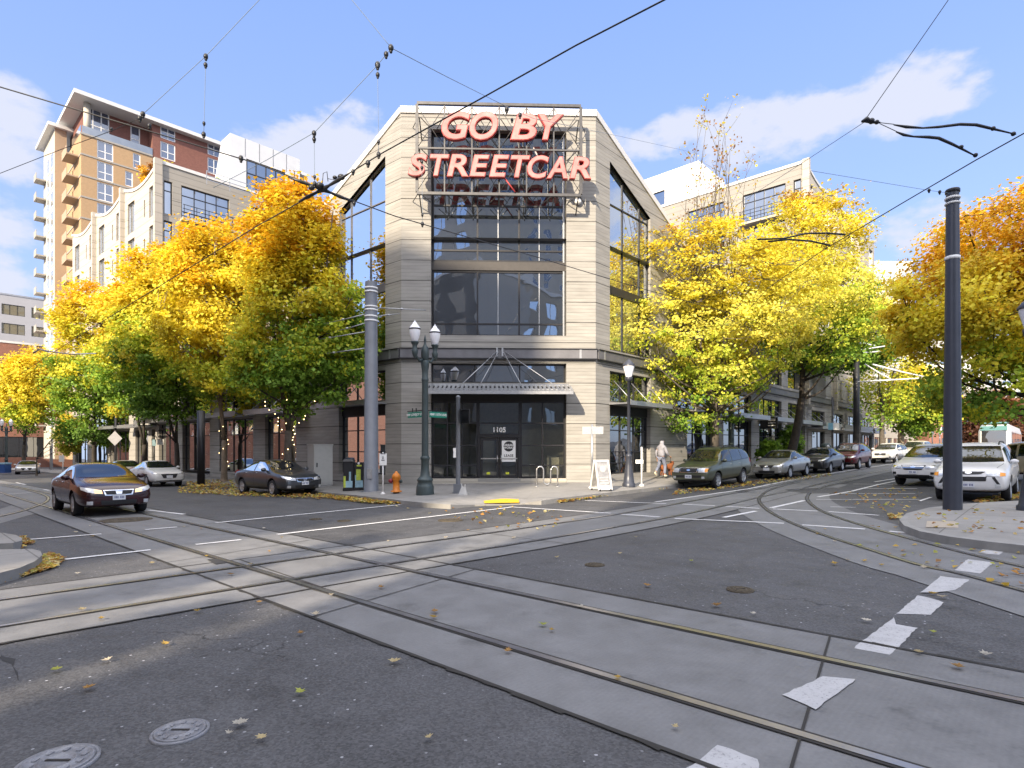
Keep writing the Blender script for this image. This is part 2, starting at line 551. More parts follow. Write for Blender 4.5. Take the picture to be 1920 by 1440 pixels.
# ------------------------------------------------------------------ ground materials
def ground_mat(name, kind):
    mt = bpy.data.materials.new(name)
    mt.use_nodes = True
    nt = mt.node_tree
    b = nt.nodes['Principled BSDF']
    N, L = nt.nodes.new, nt.links.new
    geo = N('ShaderNodeNewGeometry')
    pos = geo.outputs['Position']

    def noise(s, d=5, r=.6, vec=None):
        n = N('ShaderNodeTexNoise')
        n.inputs['Scale'].default_value = s
        n.inputs['Detail'].default_value = d
        n.inputs['Roughness'].default_value = r
        L(vec or pos, n.inputs['Vector'])
        return n.outputs[0]

    def m(op, a, b_=None, c=None, clamp=False):
        n = N('ShaderNodeMath'); n.operation = op; n.use_clamp = clamp
        for i, v in enumerate((a, b_, c)):
            if v is None: continue
            if isinstance(v, (int, float)): n.inputs[i].default_value = v
            else: L(v, n.inputs[i])
        return n.outputs[0]

    def rng(v, a, b_, c=0.0, d=1.0):
        n = N('ShaderNodeMapRange')
        n.inputs['From Min'].default_value = a; n.inputs['From Max'].default_value = b_
        n.inputs['To Min'].default_value = c; n.inputs['To Max'].default_value = d
        L(v, n.inputs['Value'])
        return n.outputs[0]
    big = noise(.35, 4)
    mid = noise(2.3, 6, .65)
    fine = noise(38, 4, .7)
    if kind == 'asphalt':
        base = (.086, .087, .093)
        vor = N('ShaderNodeTexVoronoi')
        vor.inputs['Scale'].default_value = 15
        L(pos, vor.inputs['Vector'])
        fl = m('LESS_THAN', vor.outputs['Distance'], .15)
        rsel = N('ShaderNodeSeparateColor')
        L(vor.outputs['Color'], rsel.inputs[0])
        fl = m('MULTIPLY', fl, m('GREATER_THAN', rsel.outputs[0], .80))
        v2 = N('ShaderNodeTexVoronoi')
        v2.inputs['Scale'].default_value = 70
        L(pos, v2.inputs['Vector'])
        sp = N('ShaderNodeSeparateColor')
        L(v2.outputs['Color'], sp.inputs[0])
        k = m('ADD', .52, m('MULTIPLY', big, .58))
        k = m('ADD', k, m('MULTIPLY', m('SUBTRACT', mid, .5), .85))
        k = m('ADD', k, m('MULTIPLY', m('SUBTRACT', sp.outputs[0], .5), .55))
        k = m('ADD', k, m('MULTIPLY', fl, m('MULTIPLY_ADD', rsel.outputs[1], 3.0, .6)))
        # cracks: edges of large warped cells
        wv = N('ShaderNodeVectorMath'); wv.operation = 'ADD'
        nn = N('ShaderNodeTexNoise'); nn.inputs['Scale'].default_value = 1.3; nn.inputs['Detail'].default_value = 5
        L(pos, nn.inputs['Vector'])
        sc = N('ShaderNodeVectorMath'); sc.operation = 'SCALE'; sc.inputs[3].default_value = 1.6
        L(nn.outputs['Color'], sc.inputs[0])
        L(pos, wv.inputs[0]); L(sc.outputs[0], wv.inputs[1])
        v3 = N('ShaderNodeTexVoronoi'); v3.feature = 'DISTANCE_TO_EDGE'
        v3.inputs['Scale'].default_value = .22
        L(wv.outputs[0], v3.inputs['Vector'])
        cr = m('MULTIPLY', rng(v3.outputs['Distance'], .0, .006, .5, 0), rng(noise(.5, 2), .52, .6))
        k = m('SUBTRACT', k, cr)
        sp3 = N('ShaderNodeSeparateXYZ'); L(pos, sp3.inputs[0])
        cm3 = N('ShaderNodeCombineXYZ')
        L(m('MULTIPLY', m('ADD', m('MULTIPLY', sp3.outputs[0], -.73), m('MULTIPLY', sp3.outputs[1], .683)), .12), cm3.inputs[0])
        L(m('MULTIPLY', m('ADD', m('MULTIPLY', sp3.outputs[0], .683), m('MULTIPLY', sp3.outputs[1], .73)), 1.1), cm3.inputs[1])
        k = m('ADD', k, m('MULTIPLY', m('SUBTRACT', noise(1.0, 4, .6, cm3.outputs[0]), .5), .55))
        k = m('SUBTRACT', k, m('MULTIPLY', rng(noise(.9, 3, .55), .62, .72), .22))
        rough = rng(mid, .3, .7, .58, .85)
    elif kind == 'concrete':
        base = (.180, .182, .187)
        st = N('ShaderNodeVectorMath'); st.operation = 'MULTIPLY'; st.inputs[1].default_value = (1, 1, 1)
        L(pos, st.inputs[0])
        k = m('ADD', .6, m('MULTIPLY', big, .5))
        k = m('ADD', k, m('MULTIPLY', m('SUBTRACT', mid, .5), .85))
        k = m('ADD', k, m('MULTIPLY', m('SUBTRACT', fine, .5), .35))
        # broom lines
        sepp = N('ShaderNodeSeparateXYZ'); L(pos, sepp.inputs[0])
        wave = m('SINE', m('MULTIPLY', m('ADD', m('MULTIPLY', sepp.outputs[0], .73), m('MULTIPLY', sepp.outputs[1], -.683)), 160.0))
        k = m('ADD', k, m('MULTIPLY', wave, .018))
        k = m('SUBTRACT', k, m('MULTIPLY', rng(noise(1.3, 5, .7), .58, .75), .35))
        rough = rng(mid, .3, .7, .55, .8)
    else:
        base = (.27, .262, .25)
        k = m('ADD', .66, m('MULTIPLY', big, .45))
        k = m('ADD', k, m('MULTIPLY', m('SUBTRACT', mid, .5), .6))
        k = m('ADD', k, m('MULTIPLY', m('SUBTRACT', fine, .5), .25))
        sepp = N('ShaderNodeSeparateXYZ'); L(pos, sepp.inputs[0])
        u = m('ADD', m('MULTIPLY', sepp.outputs[0], .683), m('MULTIPLY', sepp.outputs[1], .73))
        w = m('ADD', m('MULTIPLY', sepp.outputs[0], -.73), m('MULTIPLY', sepp.outputs[1], .683))
        j1 = m('LESS_THAN', m('FRACT', m('ADD', m('DIVIDE', u, 1.5), 40.0)), .016)
        j2 = m('LESS_THAN', m('FRACT', m('ADD', m('DIVIDE', w, 1.5), 40.0)), .016)
        k = m('SUBTRACT', k, m('MULTIPLY', m('MAXIMUM', j1, j2), .4))
        rough = rng(mid, .3, .7, .7, .9)
    vm = N('ShaderNodeVectorMath'); vm.operation = 'SCALE'
    vm.inputs[0].default_value = base
    L(k, vm.inputs[3])
    L(vm.outputs[0], b.inputs['Base Color'])
    L(rough, b.inputs['Roughness'])
    b.inputs['Specular IOR Level'].default_value = .35
    bp = N('ShaderNodeBump')
    bp.inputs['Strength'].default_value = .45
    bp.inputs['Distance'].default_value = .012
    L(m('ADD', m('MULTIPLY', fine, .7), mid), bp.inputs['Height'])
    L(bp.outputs[0], b.inputs['Normal'])
    return mt


M['asphalt'] = ground_mat('worn_asphalt', 'asphalt')
M['trackbed'] = ground_mat('track_slab_concrete', 'concrete')
M['pave'] = ground_mat('pavement_concrete', 'pave')
M['kerb'] = mat('kerb_concrete', (.25, .245, .235), .85, var=.15, scale=3)
M['paint'] = mat('worn_road_paint', (.62, .62, .63), .6, var=.08, scale=9, alpha_worn=(6.5, .35))
M['paint_worn'] = mat('very_worn_road_paint', (.40, .40, .41), .75, var=.10, scale=7, alpha_worn=(40.0, .24, .22))
M['rail'] = mat('polished_rail_steel', (.42, .42, .45), .28, .9, var=.2, scale=3)
M['groove'] = mat('rail_groove_grime', (.022, .02, .018), .7)
M['yellow'] = mat('yellow_tactile_paving', (.75, .45, .03), .6, var=.1)
M['iron'] = mat('cast_iron_cover', (.20, .205, .225), .5, .25, var=.25, scale=18, bump=.6, bscale=30)
M['iron_rust'] = mat('rusty_iron_cover', (.075, .06, .04), .7, .2, var=.3, scale=15, bump=.5, bscale=30)

# ------------------------------------------------------------------ ground sheet and hazeless far ground
mb = MB()
xs_ = [-420, -150, -60, -20, 0, 5] + list(range(8, 80, 3)) + [90, 120, 200, 420]
ys_ = [-200, -40, 0, 5, 10] + list(range(13, 90, 3)) + [100, 130, 200, 400, 720]
for i in range(len(xs_) - 1):
    for j in range(len(ys_) - 1):
        q = [(xs_[i], ys_[j]), (xs_[i + 1], ys_[j]), (xs_[i + 1], ys_[j + 1]), (xs_[i], ys_[j + 1])]
        mb.quad(*[(x, y, gz(x, y)) for x, y in q])
tag(mb.build('ground', M['asphalt']), kind='structure')


def v2(v): return Vector((v[0], v[1]))


def strip(mb, line, half, off, m=0, half2=None):
    """ribbon on the street plane along a polyline of 2-D points"""
    pts = [v2(p) for p in line]
    L_, R_ = [], []
    for i, p in enumerate(pts):
        a = pts[max(i - 1, 0)]; b = pts[min(i + 1, len(pts) - 1)]
        d = (b - a).normalized(); n = Vector((-d.y, d.x))
        l = p + n * half; r = p - n * (half if half2 is None else half2)
        L_.append((l.x, l.y, gz(l.x, l.y) + off)); R_.append((r.x, r.y, gz(r.x, r.y) + off))
    for i in range(len(pts) - 1):
        mb.quad(R_[i], R_[i + 1], L_[i + 1], L_[i], m)


def offset_line(line, d):
    pts = [v2(p) for p in line]; out = []
    for i, p in enumerate(pts):
        a = pts[max(i - 1, 0)]; b = pts[min(i + 1, len(pts) - 1)]
        t = (b - a).normalized()
        out.append(p + Vector((-t.y, t.x)) * d)
    return out


def smooth_line(pts, n=6):
    """Catmull-Rom through 2-D points"""
    pts = [v2(p) for p in pts]; out = []
    for i in range(len(pts) - 1):
        p0 = pts[max(i - 1, 0)]; p1 = pts[i]; p2 = pts[i + 1]; p3 = pts[min(i + 2, len(pts) - 1)]
        for k in range(n):
            t = k / n
            out.append(.5 * ((2 * p1) + (p2 - p0) * t + (2 * p0 - 5 * p1 + 4 * p2 - p3) * t * t + (3 * p1 - p0 - 3 * p2 + p3) * t ** 3))
    out.append(pts[-1])
    return out


# centre lines of the tracks
A1, A2 = v2(G(162, 970)), v2(G(960, 1210))
B1, B2 = v2(G(275, 967)), v2(G(1440, 1219))
dA = (A1 - A2).normalized(); dB = (B1 - B2).normalized()
dT = (dA + dB).normalized()
nT = Vector((-dT.y, dT.x))
ca = ((A1 + A2) / 2).dot(nT); cb = ((B1 + B2) / 2).dot(nT)
cm = nT * ((ca + cb) / 2)
track_a = [cm + dT * t for t in (-40, -10, 0, 5, 10, 15, 20, 30, 60, 130)]
t2 = []
for px, u, l in ((-500, 1194, 1259), (0, 1126, 1177), (240, 1093.4, 1137.6), (470, 1062, 1100), (700, 1030.5, 1062), (960, 995, 1021), (1240, 951, 974), (1420, 915, 936)):
    a, b = v2(G(px, u)), v2(G(px, l))
    t2.append((a + b) / 2)
far = t2[-1]
for t in (6, 12, 18, 24, 32, 40, 60, 100, 160):
    t2.append(far + Vector((.69, .724)) * t)
track_b = smooth_line(t2, 5)
c1 = [(1930, 1113), (1806, 1079), (1717, 1059), (1622, 1029), (1552, 1007), (1495, 986), (1449, 964), (1427, 946), (1425, 933), (1447, 918), (1500, 904)]
c2 = [(1930, 1067), (1861, 1051), (1752, 1023.5), (1644, 994), (1573, 972), (1535, 956), (1516, 941), (1514, 931), (1525, 921), (1552, 911), (1600, 899)]
r1 = smooth_line([v2(G(*p)) for p in c1], 5)
r2 = smooth_line([v2(G(*p)) for p in c2], 5)
cA = [v2(G(*p)) for p in c1]; cB = [v2(G(*p)) for p in c2]
ext = (cA[0] - cA[1]).normalized()
r1 = [r1[0] + ext * 8] + r1
ext2 = (cB[0] - cB[1]).normalized()
r2 = [r2[0] + ext2 * 8] + r2

GAUGE = .7175
mb = MB()
strip(mb, track_a, 1.38, .004)
strip(mb, track_b, 1.40, .007)
mid = []
for p in r1[::2]:
    q = min(r2, key=lambda w: (w - p).length)
    mid.append((p + q) / 2)
strip(mb, mid, 1.45, .010)
# loop on the far left
lc = [(-60, 903), (0, 911), (40, 918), (70, 926), (84, 933), (81, 941), (62, 949.5), (30, 960), (-20, 972), (-90, 990)]
r3 = smooth_line([v2(G(*p)) for p in lc], 6)
strip(mb, r3, .75, .0055)
tag(mb.build('track_slab', M['trackbed']), kind='structure')

# joints across the slabs
mb = MB()
for i in range(-8, 24):
    c = cm + dT * (i * 4.6 + 1.2)
    strip(mb, [c - nT * 1.38 + dT * .25, c + nT * 1.38 - dT * .25], .009, .0125)
acc = 0.0
for i in range(0, len(track_b) - 2):
    p, q = track_b[i], track_b[i + 1]
    acc += (q - p).length
    if acc < 4.7: continue
    acc = 0.0
    d = (q - p).normalized(); n = Vector((-d.y, d.x))
    strip(mb, [p - n * 1.40, p + n * 1.40], .009, .0128)
for ln, h, o in ((track_a, 1.40, .0119), (track_b, 1.42, .0122)):
    for s in (-1, 1):
        strip(mb, offset_line(ln, s * h), .010, o)
rr_ = random.Random(3)
for ln, h in ((track_a, 1.385), (track_b, 1.405)):      # ragged tar along the slab edges
    for s in (-1, 1):
        e_ = offset_line(ln, s * h)
        fine_ = []
        for a_, b_ in zip(e_, e_[1:]):
            n_ = max(1, int((b_ - a_).length / .22))
            if (a_.length > 45): n_ = 1
            fine_ += [a_ + (b_ - a_) * (k / n_) for k in range(n_)]
        fine_.append(e_[-1])
        for a_, b_ in zip(fine_, fine_[1:]):
            d_ = (b_ - a_).normalized(); nn_ = Vector((-d_.y, d_.x)) * s
            w0, w1 = rr_.uniform(.0, .05) ** 1.0, rr_.uniform(.0, .05)
            q_ = [a_ - nn_ * .012, b_ - nn_ * .012, b_ + nn_ * w1, a_ + nn_ * w0]
            mb.quad(*[(p.x, p.y, gz(p.x, p.y) + .0114) for p in q_])
tag(mb.build('slab_joint', M['groove']), kind='structure')


def make_track(lines, label, oo=0.0):
    t = empty('tram_track', (0, 0, 0), 0, label, 'tram track', 'tram tracks set flush into the street')
    t.location = (lines[0][len(lines[0]) // 2].x, lines[0][len(lines[0]) // 2].y, 0)
    for ln in lines:
        mb = MB()
        for half, off, m in ((.062, .0135, 1), (.033, .0172, 0)):
            strip(mb, ln, half, off + oo, m)
        g = offset_line(ln, .0)
        mb.build('rail', [M['rail'], M['groove']], t, world=True)


make_track([offset_line(track_a, GAUGE), offset_line(track_a, -GAUGE)], 'straight pair of polished rails crossing the foreground to the red sedan')
make_track([offset_line(track_b, GAUGE), offset_line(track_b, -GAUGE)], 'darker pair of rails crossing from the left edge to the right street', .0015)
make_track([r1, r2], 'sharply curved pair of rails turning at the right corner', .0025)
make_track([offset_line(r3, .1)], 'tightly curved shiny rail loop beside the red sedan at left', .0025)

# ------------------------------------------------------------------ painted markings
def mark(mb, x1, y1, x2, y2, w=.115, off=.0132):
    a, b = v2(G(x1, y1)), v2(G(x2, y2))
    n = max(1, int((b - a).length / 1.5))
    strip(mb, [a + (b - a) * i / n for i in range(n + 1)], w / 2, off)


def patch(mb, pts, off=.0132):
    r_ = random.Random(int(pts[0][0] * 7 + pts[0][1]))
    w = [G(*p) for p in pts]; out = []
    for i, p in enumerate(w):
        q = w[(i + 1) % len(w)]
        L = (q - p).length; n = max(2, int(L / .07))
        for k in range(n):
            t_ = k / n
            c = p.lerp(q, t_); j = .006 if k else .012
            out.append(c + Vector((r_.uniform(-j, j), r_.uniform(-j, j), off)))
    mb.poly(out)


mb = MB()
for s in ((404, 981, 790, 943), (520, 1003, 957, 952), (955, 951, 1145, 963), (1165, 965, 1237, 970), (1265, 973, 1470, 982),
          (1097, 939, 1249, 945), (1280, 946, 1340, 949), (1360, 950, 1424, 954), (1228, 942, 1375, 921), (1375, 921, 1500, 898), (1500, 898, 1690, 868),
          (1357, 971, 1417, 959), (1445, 953, 1508, 939), (1534, 932, 1690, 900), (1449, 955, 1533, 959), (1554, 960, 1648, 967),
          (1504, 985, 1622, 993), (1667, 997, 1740, 1003), (47, 1013, 190, 1002), (122, 1050, 282, 1032), (272, 994, 332, 989),
          (367, 1022, 452, 1013), (278, 957, 345, 965), (1640, 904, 1740, 888)):
    mark(mb, *s, w=.13)
for s in ((1530, 937, 1725, 937), (1573, 926, 1725, 926), (1617, 916.5, 1720, 916.5), (1557, 951, 1604, 952), (1724, 940, 1748, 932), (1600, 908, 1715, 909)):
    mark(mb, *s, w=.09)
for s in ((0, 928, 60, 924), (30, 905, 48, 909), (82, 918, 92, 920)):
    mark(mb, *s, w=.12)
tag(mb.build('road_marking', M['paint']), kind='structure')
mb = MB()
for pts in ([(1599, 1216), (1671, 1229), (1720, 1178), (1680, 1171), (1677, 1158)], [(1681, 1151), (1745, 1154), (1770, 1130), (1740, 1121), (1722, 1117)],
            [(1726, 1113), (1755, 1113), (1792, 1108), (1818, 1089), (1764, 1082)], [(1790, 1071), (1838, 1077), (1863, 1056), (1814, 1050)],
            [(1835, 1038), (1873, 1042), (1888, 1030), (1850, 1025)], [(1466, 1306), (1530, 1333), (1606, 1277), (1545, 1271)],
            [(1285, 1446), (1425, 1446), (1418, 1424), (1345, 1397)]):
    patch(mb, pts, .0055 if pts[0][0] in (1599, 1681, 1285) else .0132)
tag(mb.build('road_marking', M['paint_worn']), kind='structure')
# a tar patch in the worn bar, seams in the asphalt
mb = MB()
patch(mb, [(0, 1230), (30, 1236), (26, 1250), (36, 1282), (30, 1262), (20, 1246), (0, 1236)], .003)
patch(mb, [(388, 1050), (420, 1049), (430, 1056), (404, 1060)], .0145)
tag(mb.build('tar_patch', M['asphalt_dark']), kind='structure')

# ------------------------------------------------------------------ pavements with kerbs
def pavement(name, outer, inner, ho=.15, hi=.33, hs=None):
    """outer = kerb points, inner = matching building-side points"""
    mb = MB()
    n = len(outer)
    for i in range(n - 1):
        a, b, c, d = outer[i], outer[i + 1], inner[i + 1], inner[i]
        h1 = hs[i] if hs else ho; h2 = hs[i + 1] if hs else ho
        kA = a + (d - a).normalized() * .16; kB = b + (c - b).normalized() * .16
        Z = lambda p, h: (p.x, p.y, gz(p.x, p.y) + h)
        mb.quad(Z(a, h1), Z(b, h2), Z(kB, h2 + .004), Z(kA, h1 + .004), 1)
        mb.quad(Z(a, -.05), Z(b, -.05), Z(b, h2), Z(a, h1), 1)
        mb.quad(Z(kA, h1 + .004), Z(kB, h2 + .004), Z(c, hi), Z(d, hi), 0)
    tag(mb.build(name, [M['pave'], M['kerb']]), kind='structure')


WL0 = Vector((-5.04, 26.3)); WLD = Vector((-.766, .643))    # left wall line of the corner building
WR0 = Vector((3.85, 26.65)); WRD = Vector((.683, .730))      # right wall line
kl = v2(G(700, 932, .15))
outer, inner, hs = [], [], []
for t in (150, 75, 60, 45, 30, 20, 12, 9, 5, 0):
    outer.append(kl + Vector((-.66, .75)) * min(t, 9) + Vector((-.748, .664)) * max(0, t - 9))
    inner.append(WL0 + WLD * (t * 1.0 + 1.0) + Vector((.3, .4)))
    hs.append(.15)
cpx = [(760, 939, .15), (800, 943, .15), (845, 946, .14), (890, 946.5, .05), (940, 946, .03), (985, 943, .05), (1015, 938.5, .14), (1050, 934, .15), (1100, 928, .15)]
for i, (px, py, h) in enumerate(cpx):
    outer.append(v2(G(px, py, h)))
    f = (i + 1) / (len(cpx) + 1)
    inner.append(WL0 + (WR0 - WL0) * f + Vector((0, .5)))
    hs.append(h)
k0 = outer[-1]
for t in (6.6,):
    outer.append(k0 + Vector((.64, .768)) * t); inner.append(WR0 + WRD * 5 + Vector((-.4, .3))); hs.append(.15)
k1 = outer[-1]
for t in (4, 8, 12, 16, 20, 25, 30, 36, 45, 55, 90, 170):
    outer.append(k1 + Vector((.723, .691)) * t); inner.append(WR0 + WRD * (t + 5.5) + Vector((-.4, .3))); hs.append(.15)
KERB_N = outer
pavement('pavement', outer, inner, hs=hs)

rc = [(2300, 1072), (2100, 1046), (1960, 1027), (1850, 1015), (1780, 1006), (1725, 996), (1695, 985), (1686, 974), (1700, 962), (1742, 951.5), (1800, 945), (1860, 941), (1925, 938)]
ro = [v2(G(p[0], p[1], .15)) for p in rc]
hub = Vector((22, 13))
e0 = ro[-1]
for t in (4, 8, 12, 17, 22, 30, 40, 60, 110, 180):
    ro.append(e0 + Vector((.69, .724)) * t)
ri = []
for i, p in enumerate(ro):
    if i < len(rc): ri.append(hub + Vector((i * .3, i * .25)))
    else: ri.append(p + Vector((4.2, -3.6)) if (p - e0).length > 13 else hub + Vector((5 + (p - e0).length * .5, 3.8 + (p - e0).length * .5)))
pavement('pavement', ro, ri)

# left corner islands
def island(pts, h=.15):
    mb = MB()
    w = [v2(G(p[0], p[1], h)) for p in pts]
    top = [(p.x, p.y, gz(p.x, p.y) + h) for p in w]
    mb.poly(top, 0)
    for i in range(len(w)):
        a, b = w[i], w[(i + 1) % len(w)]
        mb.quad((a.x, a.y, gz(a.x, a.y) - .05), (b.x, b.y, gz(b.x, b.y) - .05), top[(i + 1) % len(w)], top[i], 1)
    tag(mb.build('pavement', [M['pave'], M['kerb']]), kind='structure')


island([(-400, 1170), (0, 1074), (38, 1064), (66, 1052), (79, 1041), (76, 1033), (60, 1029), (0, 1030), (-400, 1040)])
island([(-300, 1040), (0, 1019), (24, 1018), (40, 1014), (42, 1009), (30, 1003), (0, 998), (-300, 985)])
# far left pavement across the side street
mb = MB()
fl = [(-420, 905), (0, 884), (40, 879), (75, 870), (60, 866), (-100, 868), (-420, 870)]
w = [v2(G(p[0], p[1], .15)) for p in fl]
mb.poly([(p.x, p.y, gz(p.x, p.y) + .15) for p in w], 0)
tag(mb.build('pavement', [M['pave']]), kind='structure')

tp = MB()
tp.poly([G(*p, .062) + Vector((0, 0, .012 if p[1] > 940 else .026)) for p in ((908, 944), (974, 943), (972, 936), (906, 937))])
t = tp.build('tactile_paving', M['yellow']); tag(t, 'yellow bumpy paving strip on the kerb ramp below the shop door', 'tactile paving')
tp = MB()
tp.poly([G(*p, .15) + Vector((0, 0, .02)) for p in ((1736, 990.5), (1797, 991.5), (1796, 979), (1738, 978.5))])
t = tp.build('tactile_paving', mat('faded_tan_paving', (.36, .31, .25), .8)); tag(t, 'faded tan paving strip on the right corner by the black pole', 'tactile paving')

# manhole covers
def manhole(px, py, rw, label, m, text_ring=False):
    c = G(px, py)
    r = rw / FPX * c.y
    e = empty('manhole_cover', (c.x, c.y, c.z + .006), 0, label, 'manhole cover', 'manhole covers in the street')
    mb = MB()
    mb.lathe([(r * 1.08, -.004), (r * 1.08, .008), (r * .97, .009), (r * .96, .005), (.001, .006)], (0, 0, 0), 36, 0, caps=False)
    mb.build('frame_ring', m, e)
    mb = MB()
    mb.lathe([(r * .94, .005), (r * .94, .014), (r * .86, .015), (r * .85, .011), (r * .5, .011), (r * .49, .015), (r * .45, .015), (r * .44, .011), (.001, .012)], (0, 0, 0), 36, 0, caps=False)
    for k in range(10):
        a = 2 * math.pi * k / 10
        x, y = r * .67 * math.cos(a), r * .67 * math.sin(a)
        mb.box(x - r * .06, x + r * .06, y - r * .1, y + r * .1, .011, .016)
    mb.build('lid', m, e)
    mb = MB()
    mb.box(-r * .36, r * .36, -r * .05, r * .05, .0125, .0165)
    mb.build('slot', M['groove'], e)


manhole(338, 1374, 46, 'grey iron cover nearest the camera with a dark slot, whole in view', M['iron'])
manhole(108, 1432, 62, 'grey iron cover cut off by the bottom left edge', M['iron'])
manhole(1388, 1107, 23, 'rusty cover alone in the right half of the asphalt', M['iron_rust'])
manhole(1115, 1060, 17, 'small brown cover in the middle asphalt right of the rails', M['iron_rust'])
manhole(845, 976, 22, 'dark cover by the leaf-strewn crosswalk near the crossing', M['iron_rust'])
manhole(645, 977, 12, 'small dark cover between the two crosswalk lines', M['iron_rust'])
manhole(592, 974, 11, 'small dark cover left of its twin between the crosswalk lines', M['iron_rust'])
manhole(236, 975.5, 40, 'wide dark cover in the slab below the red sedan bumper', M['iron_rust'])
# ------------------------------------------------------------------ facades
class Fac:
    """a vertical wall plane: origin O, tangent t, outward normal n; a runs along t, d runs outward"""
    def __init__(s, O, t, n):
        s.O, s.t, s.n = v2(O), v2(t).normalized(), v2(n).normalized()

    def P(s, a, z, d=0.0):
        q = s.O + s.t * a + s.n * d
        return (q.x, q.y, z)

    def px(s, px, py, d=0.0):
        """(a, z) of the wall point seen at a photo pixel"""
        k = (px - CX) / FPX
        o = s.O + s.n * d
        a = (k * o.y - o.x) / (s.t.x - k * s.t.y)
        Y = o.y + a * s.t.y
        return a, CAMZ - (py - HY) / FPX * Y

    def box(s, mb, a0, a1, z0, z1, d0, d1, m=0):
        mb.hexa([s.P(a0, z0, d1), s.P(a1, z0, d1), s.P(a1, z0, d0), s.P(a0, z0, d0),
                 s.P(a0, z1, d1), s.P(a1, z1, d1), s.P(a1, z1, d0), s.P(a0, z1, d0)], m)

    def prism(s, mb, pts, d0, d1, m=0):
        """extrude an (a,z) outline between two depths"""
        n = len(pts); i = len(mb.v)
        mb.v += [s.P(a, z, d1) for a, z in pts] + [s.P(a, z, d0) for a, z in pts]
        mb.f.append(tuple(range(i, i + n))); mb.m.append(m); mb.sm.append(False)
        mb.f.append(tuple(i + n + k for k in range(n - 1, -1, -1))); mb.m.append(m); mb.sm.append(False)
        for k in range(n):
            j = (k + 1) % n
            mb.f.append((i + j, i + k, i + n + k, i + n + j)); mb.m.append(m); mb.sm.append(False)

    def wall(s, mb, a0, a1, z0, z1, holes=(), reveal=.3, m=0, d=0.0):
        xs = sorted({a0, a1} | {h[0] for h in holes} | {h[1] for h in holes})
        zs = sorted({z0, z1} | {h[2] for h in holes} | {h[3] for h in holes})
        xs = [x for x in xs if a0 - 1e-6 <= x <= a1 + 1e-6]
        zs = [z for z in zs if z0 - 1e-6 <= z <= z1 + 1e-6]
        for i in range(len(xs) - 1):
            for j in range(len(zs) - 1):
                ca, cz = (xs[i] + xs[i + 1]) / 2, (zs[j] + zs[j + 1]) / 2
                if any(h[0] < ca < h[1] and h[2] < cz < h[3] for h in holes): continue
                mb.quad(s.P(xs[i], zs[j], d), s.P(xs[i + 1], zs[j], d), s.P(xs[i + 1], zs[j + 1], d), s.P(xs[i], zs[j + 1], d), m)
        for h in holes:
            b, t_, l, r = h[2], h[3], h[0], h[1]
            mb.quad(s.P(l, b, d), s.P(l, t_, d), s.P(l, t_, d - reveal), s.P(l, b, d - reveal), m)
            mb.quad(s.P(r, t_, d), s.P(r, b, d), s.P(r, b, d - reveal), s.P(r, t_, d - reveal), m)
            mb.quad(s.P(l, b, d), s.P(l, b, d - reveal), s.P(r, b, d - reveal), s.P(r, b, d), m)
            mb.quad(s.P(l, t_, d), s.P(r, t_, d), s.P(r, t_, d - reveal), s.P(l, t_, d - reveal), m)

    def window(s, parent, a0, a1, z0, z1, va=(), vz=(), d=-.2, fw=.06, fm='frame', gm='glass', depth=.09, name='window', world=True):
        """frame with mullions at the listed positions, and its pane"""
        mb = MB()
        s.box(mb, a0, a0 + fw, z0, z1, d - depth, d)
        s.box(mb, a1 - fw, a1, z0, z1, d - depth, d)
        s.box(mb, a0 + fw, a1 - fw, z0, z0 + fw, d - depth, d)
        s.box(mb, a0 + fw, a1 - fw, z1 - fw, z1, d - depth, d)
        for a in va: s.box(mb, a - fw * .42, a + fw * .42, z0 + fw, z1 - fw, d - depth, d - .006)
        for z in vz: s.box(mb, a0 + fw, a1 - fw, z - fw * .42, z + fw * .42, d - depth, d - .01)
        w = mb.build(name, M[fm], parent, world)
        mb = MB()
        mb.quad(s.P(a0 + fw * .5, z0 + fw * .5, d - depth * .6), s.P(a1 - fw * .5, z0 + fw * .5, d - depth * .6),
                s.P(a1 - fw * .5, z1 - fw * .5, d - depth * .6), s.P(a0 + fw * .5, z1 - fw * .5, d - depth * .6))
        mb.build('pane', M[gm] if isinstance(gm, str) else gm, w, True)
        return w


def text_mesh(body, size, extrude=.01, shear=0.0, bold=0.0, spacing=1.0, align='CENTER'):
    c = bpy.data.curves.new('lettering', 'FONT')
    c.body = body
    c.size = size
    c.extrude = extrude
    c.shear = shear
    c.offset = bold
    c.space_character = spacing
    c.align_x = align
    c.align_y = 'CENTER'
    c.resolution_u = 4
    o = bpy.data.objects.new('lettering', c)
    COL.objects.link(o)
    dg = bpy.context.evaluated_depsgraph_get()
    me = bpy.data.meshes.new_from_object(o.evaluated_get(dg))
    bpy.data.objects.remove(o)
    bpy.data.curves.remove(c)
    return me


def place_text(name, me, m, parent, fac, a, z, d):
    """put a text mesh on a facade (text x along t, y up)"""
    Mx = Matrix(((fac.t.x, 0, fac.n.x, 0), (fac.t.y, 0, fac.n.y, 0), (0, 1, 0, 0), (0, 0, 0, 1)))
    p = Vector(fac.P(a, z, d)) - (root_loc(parent) if parent else Vector())
    me.transform(Matrix.Translation(p) @ Mx)
    me.materials.clear(); me.materials.append(m)
    me.name = name
    o = bpy.data.objects.new(name, me)
    COL.objects.link(o)
    o.parent = parent
    return o


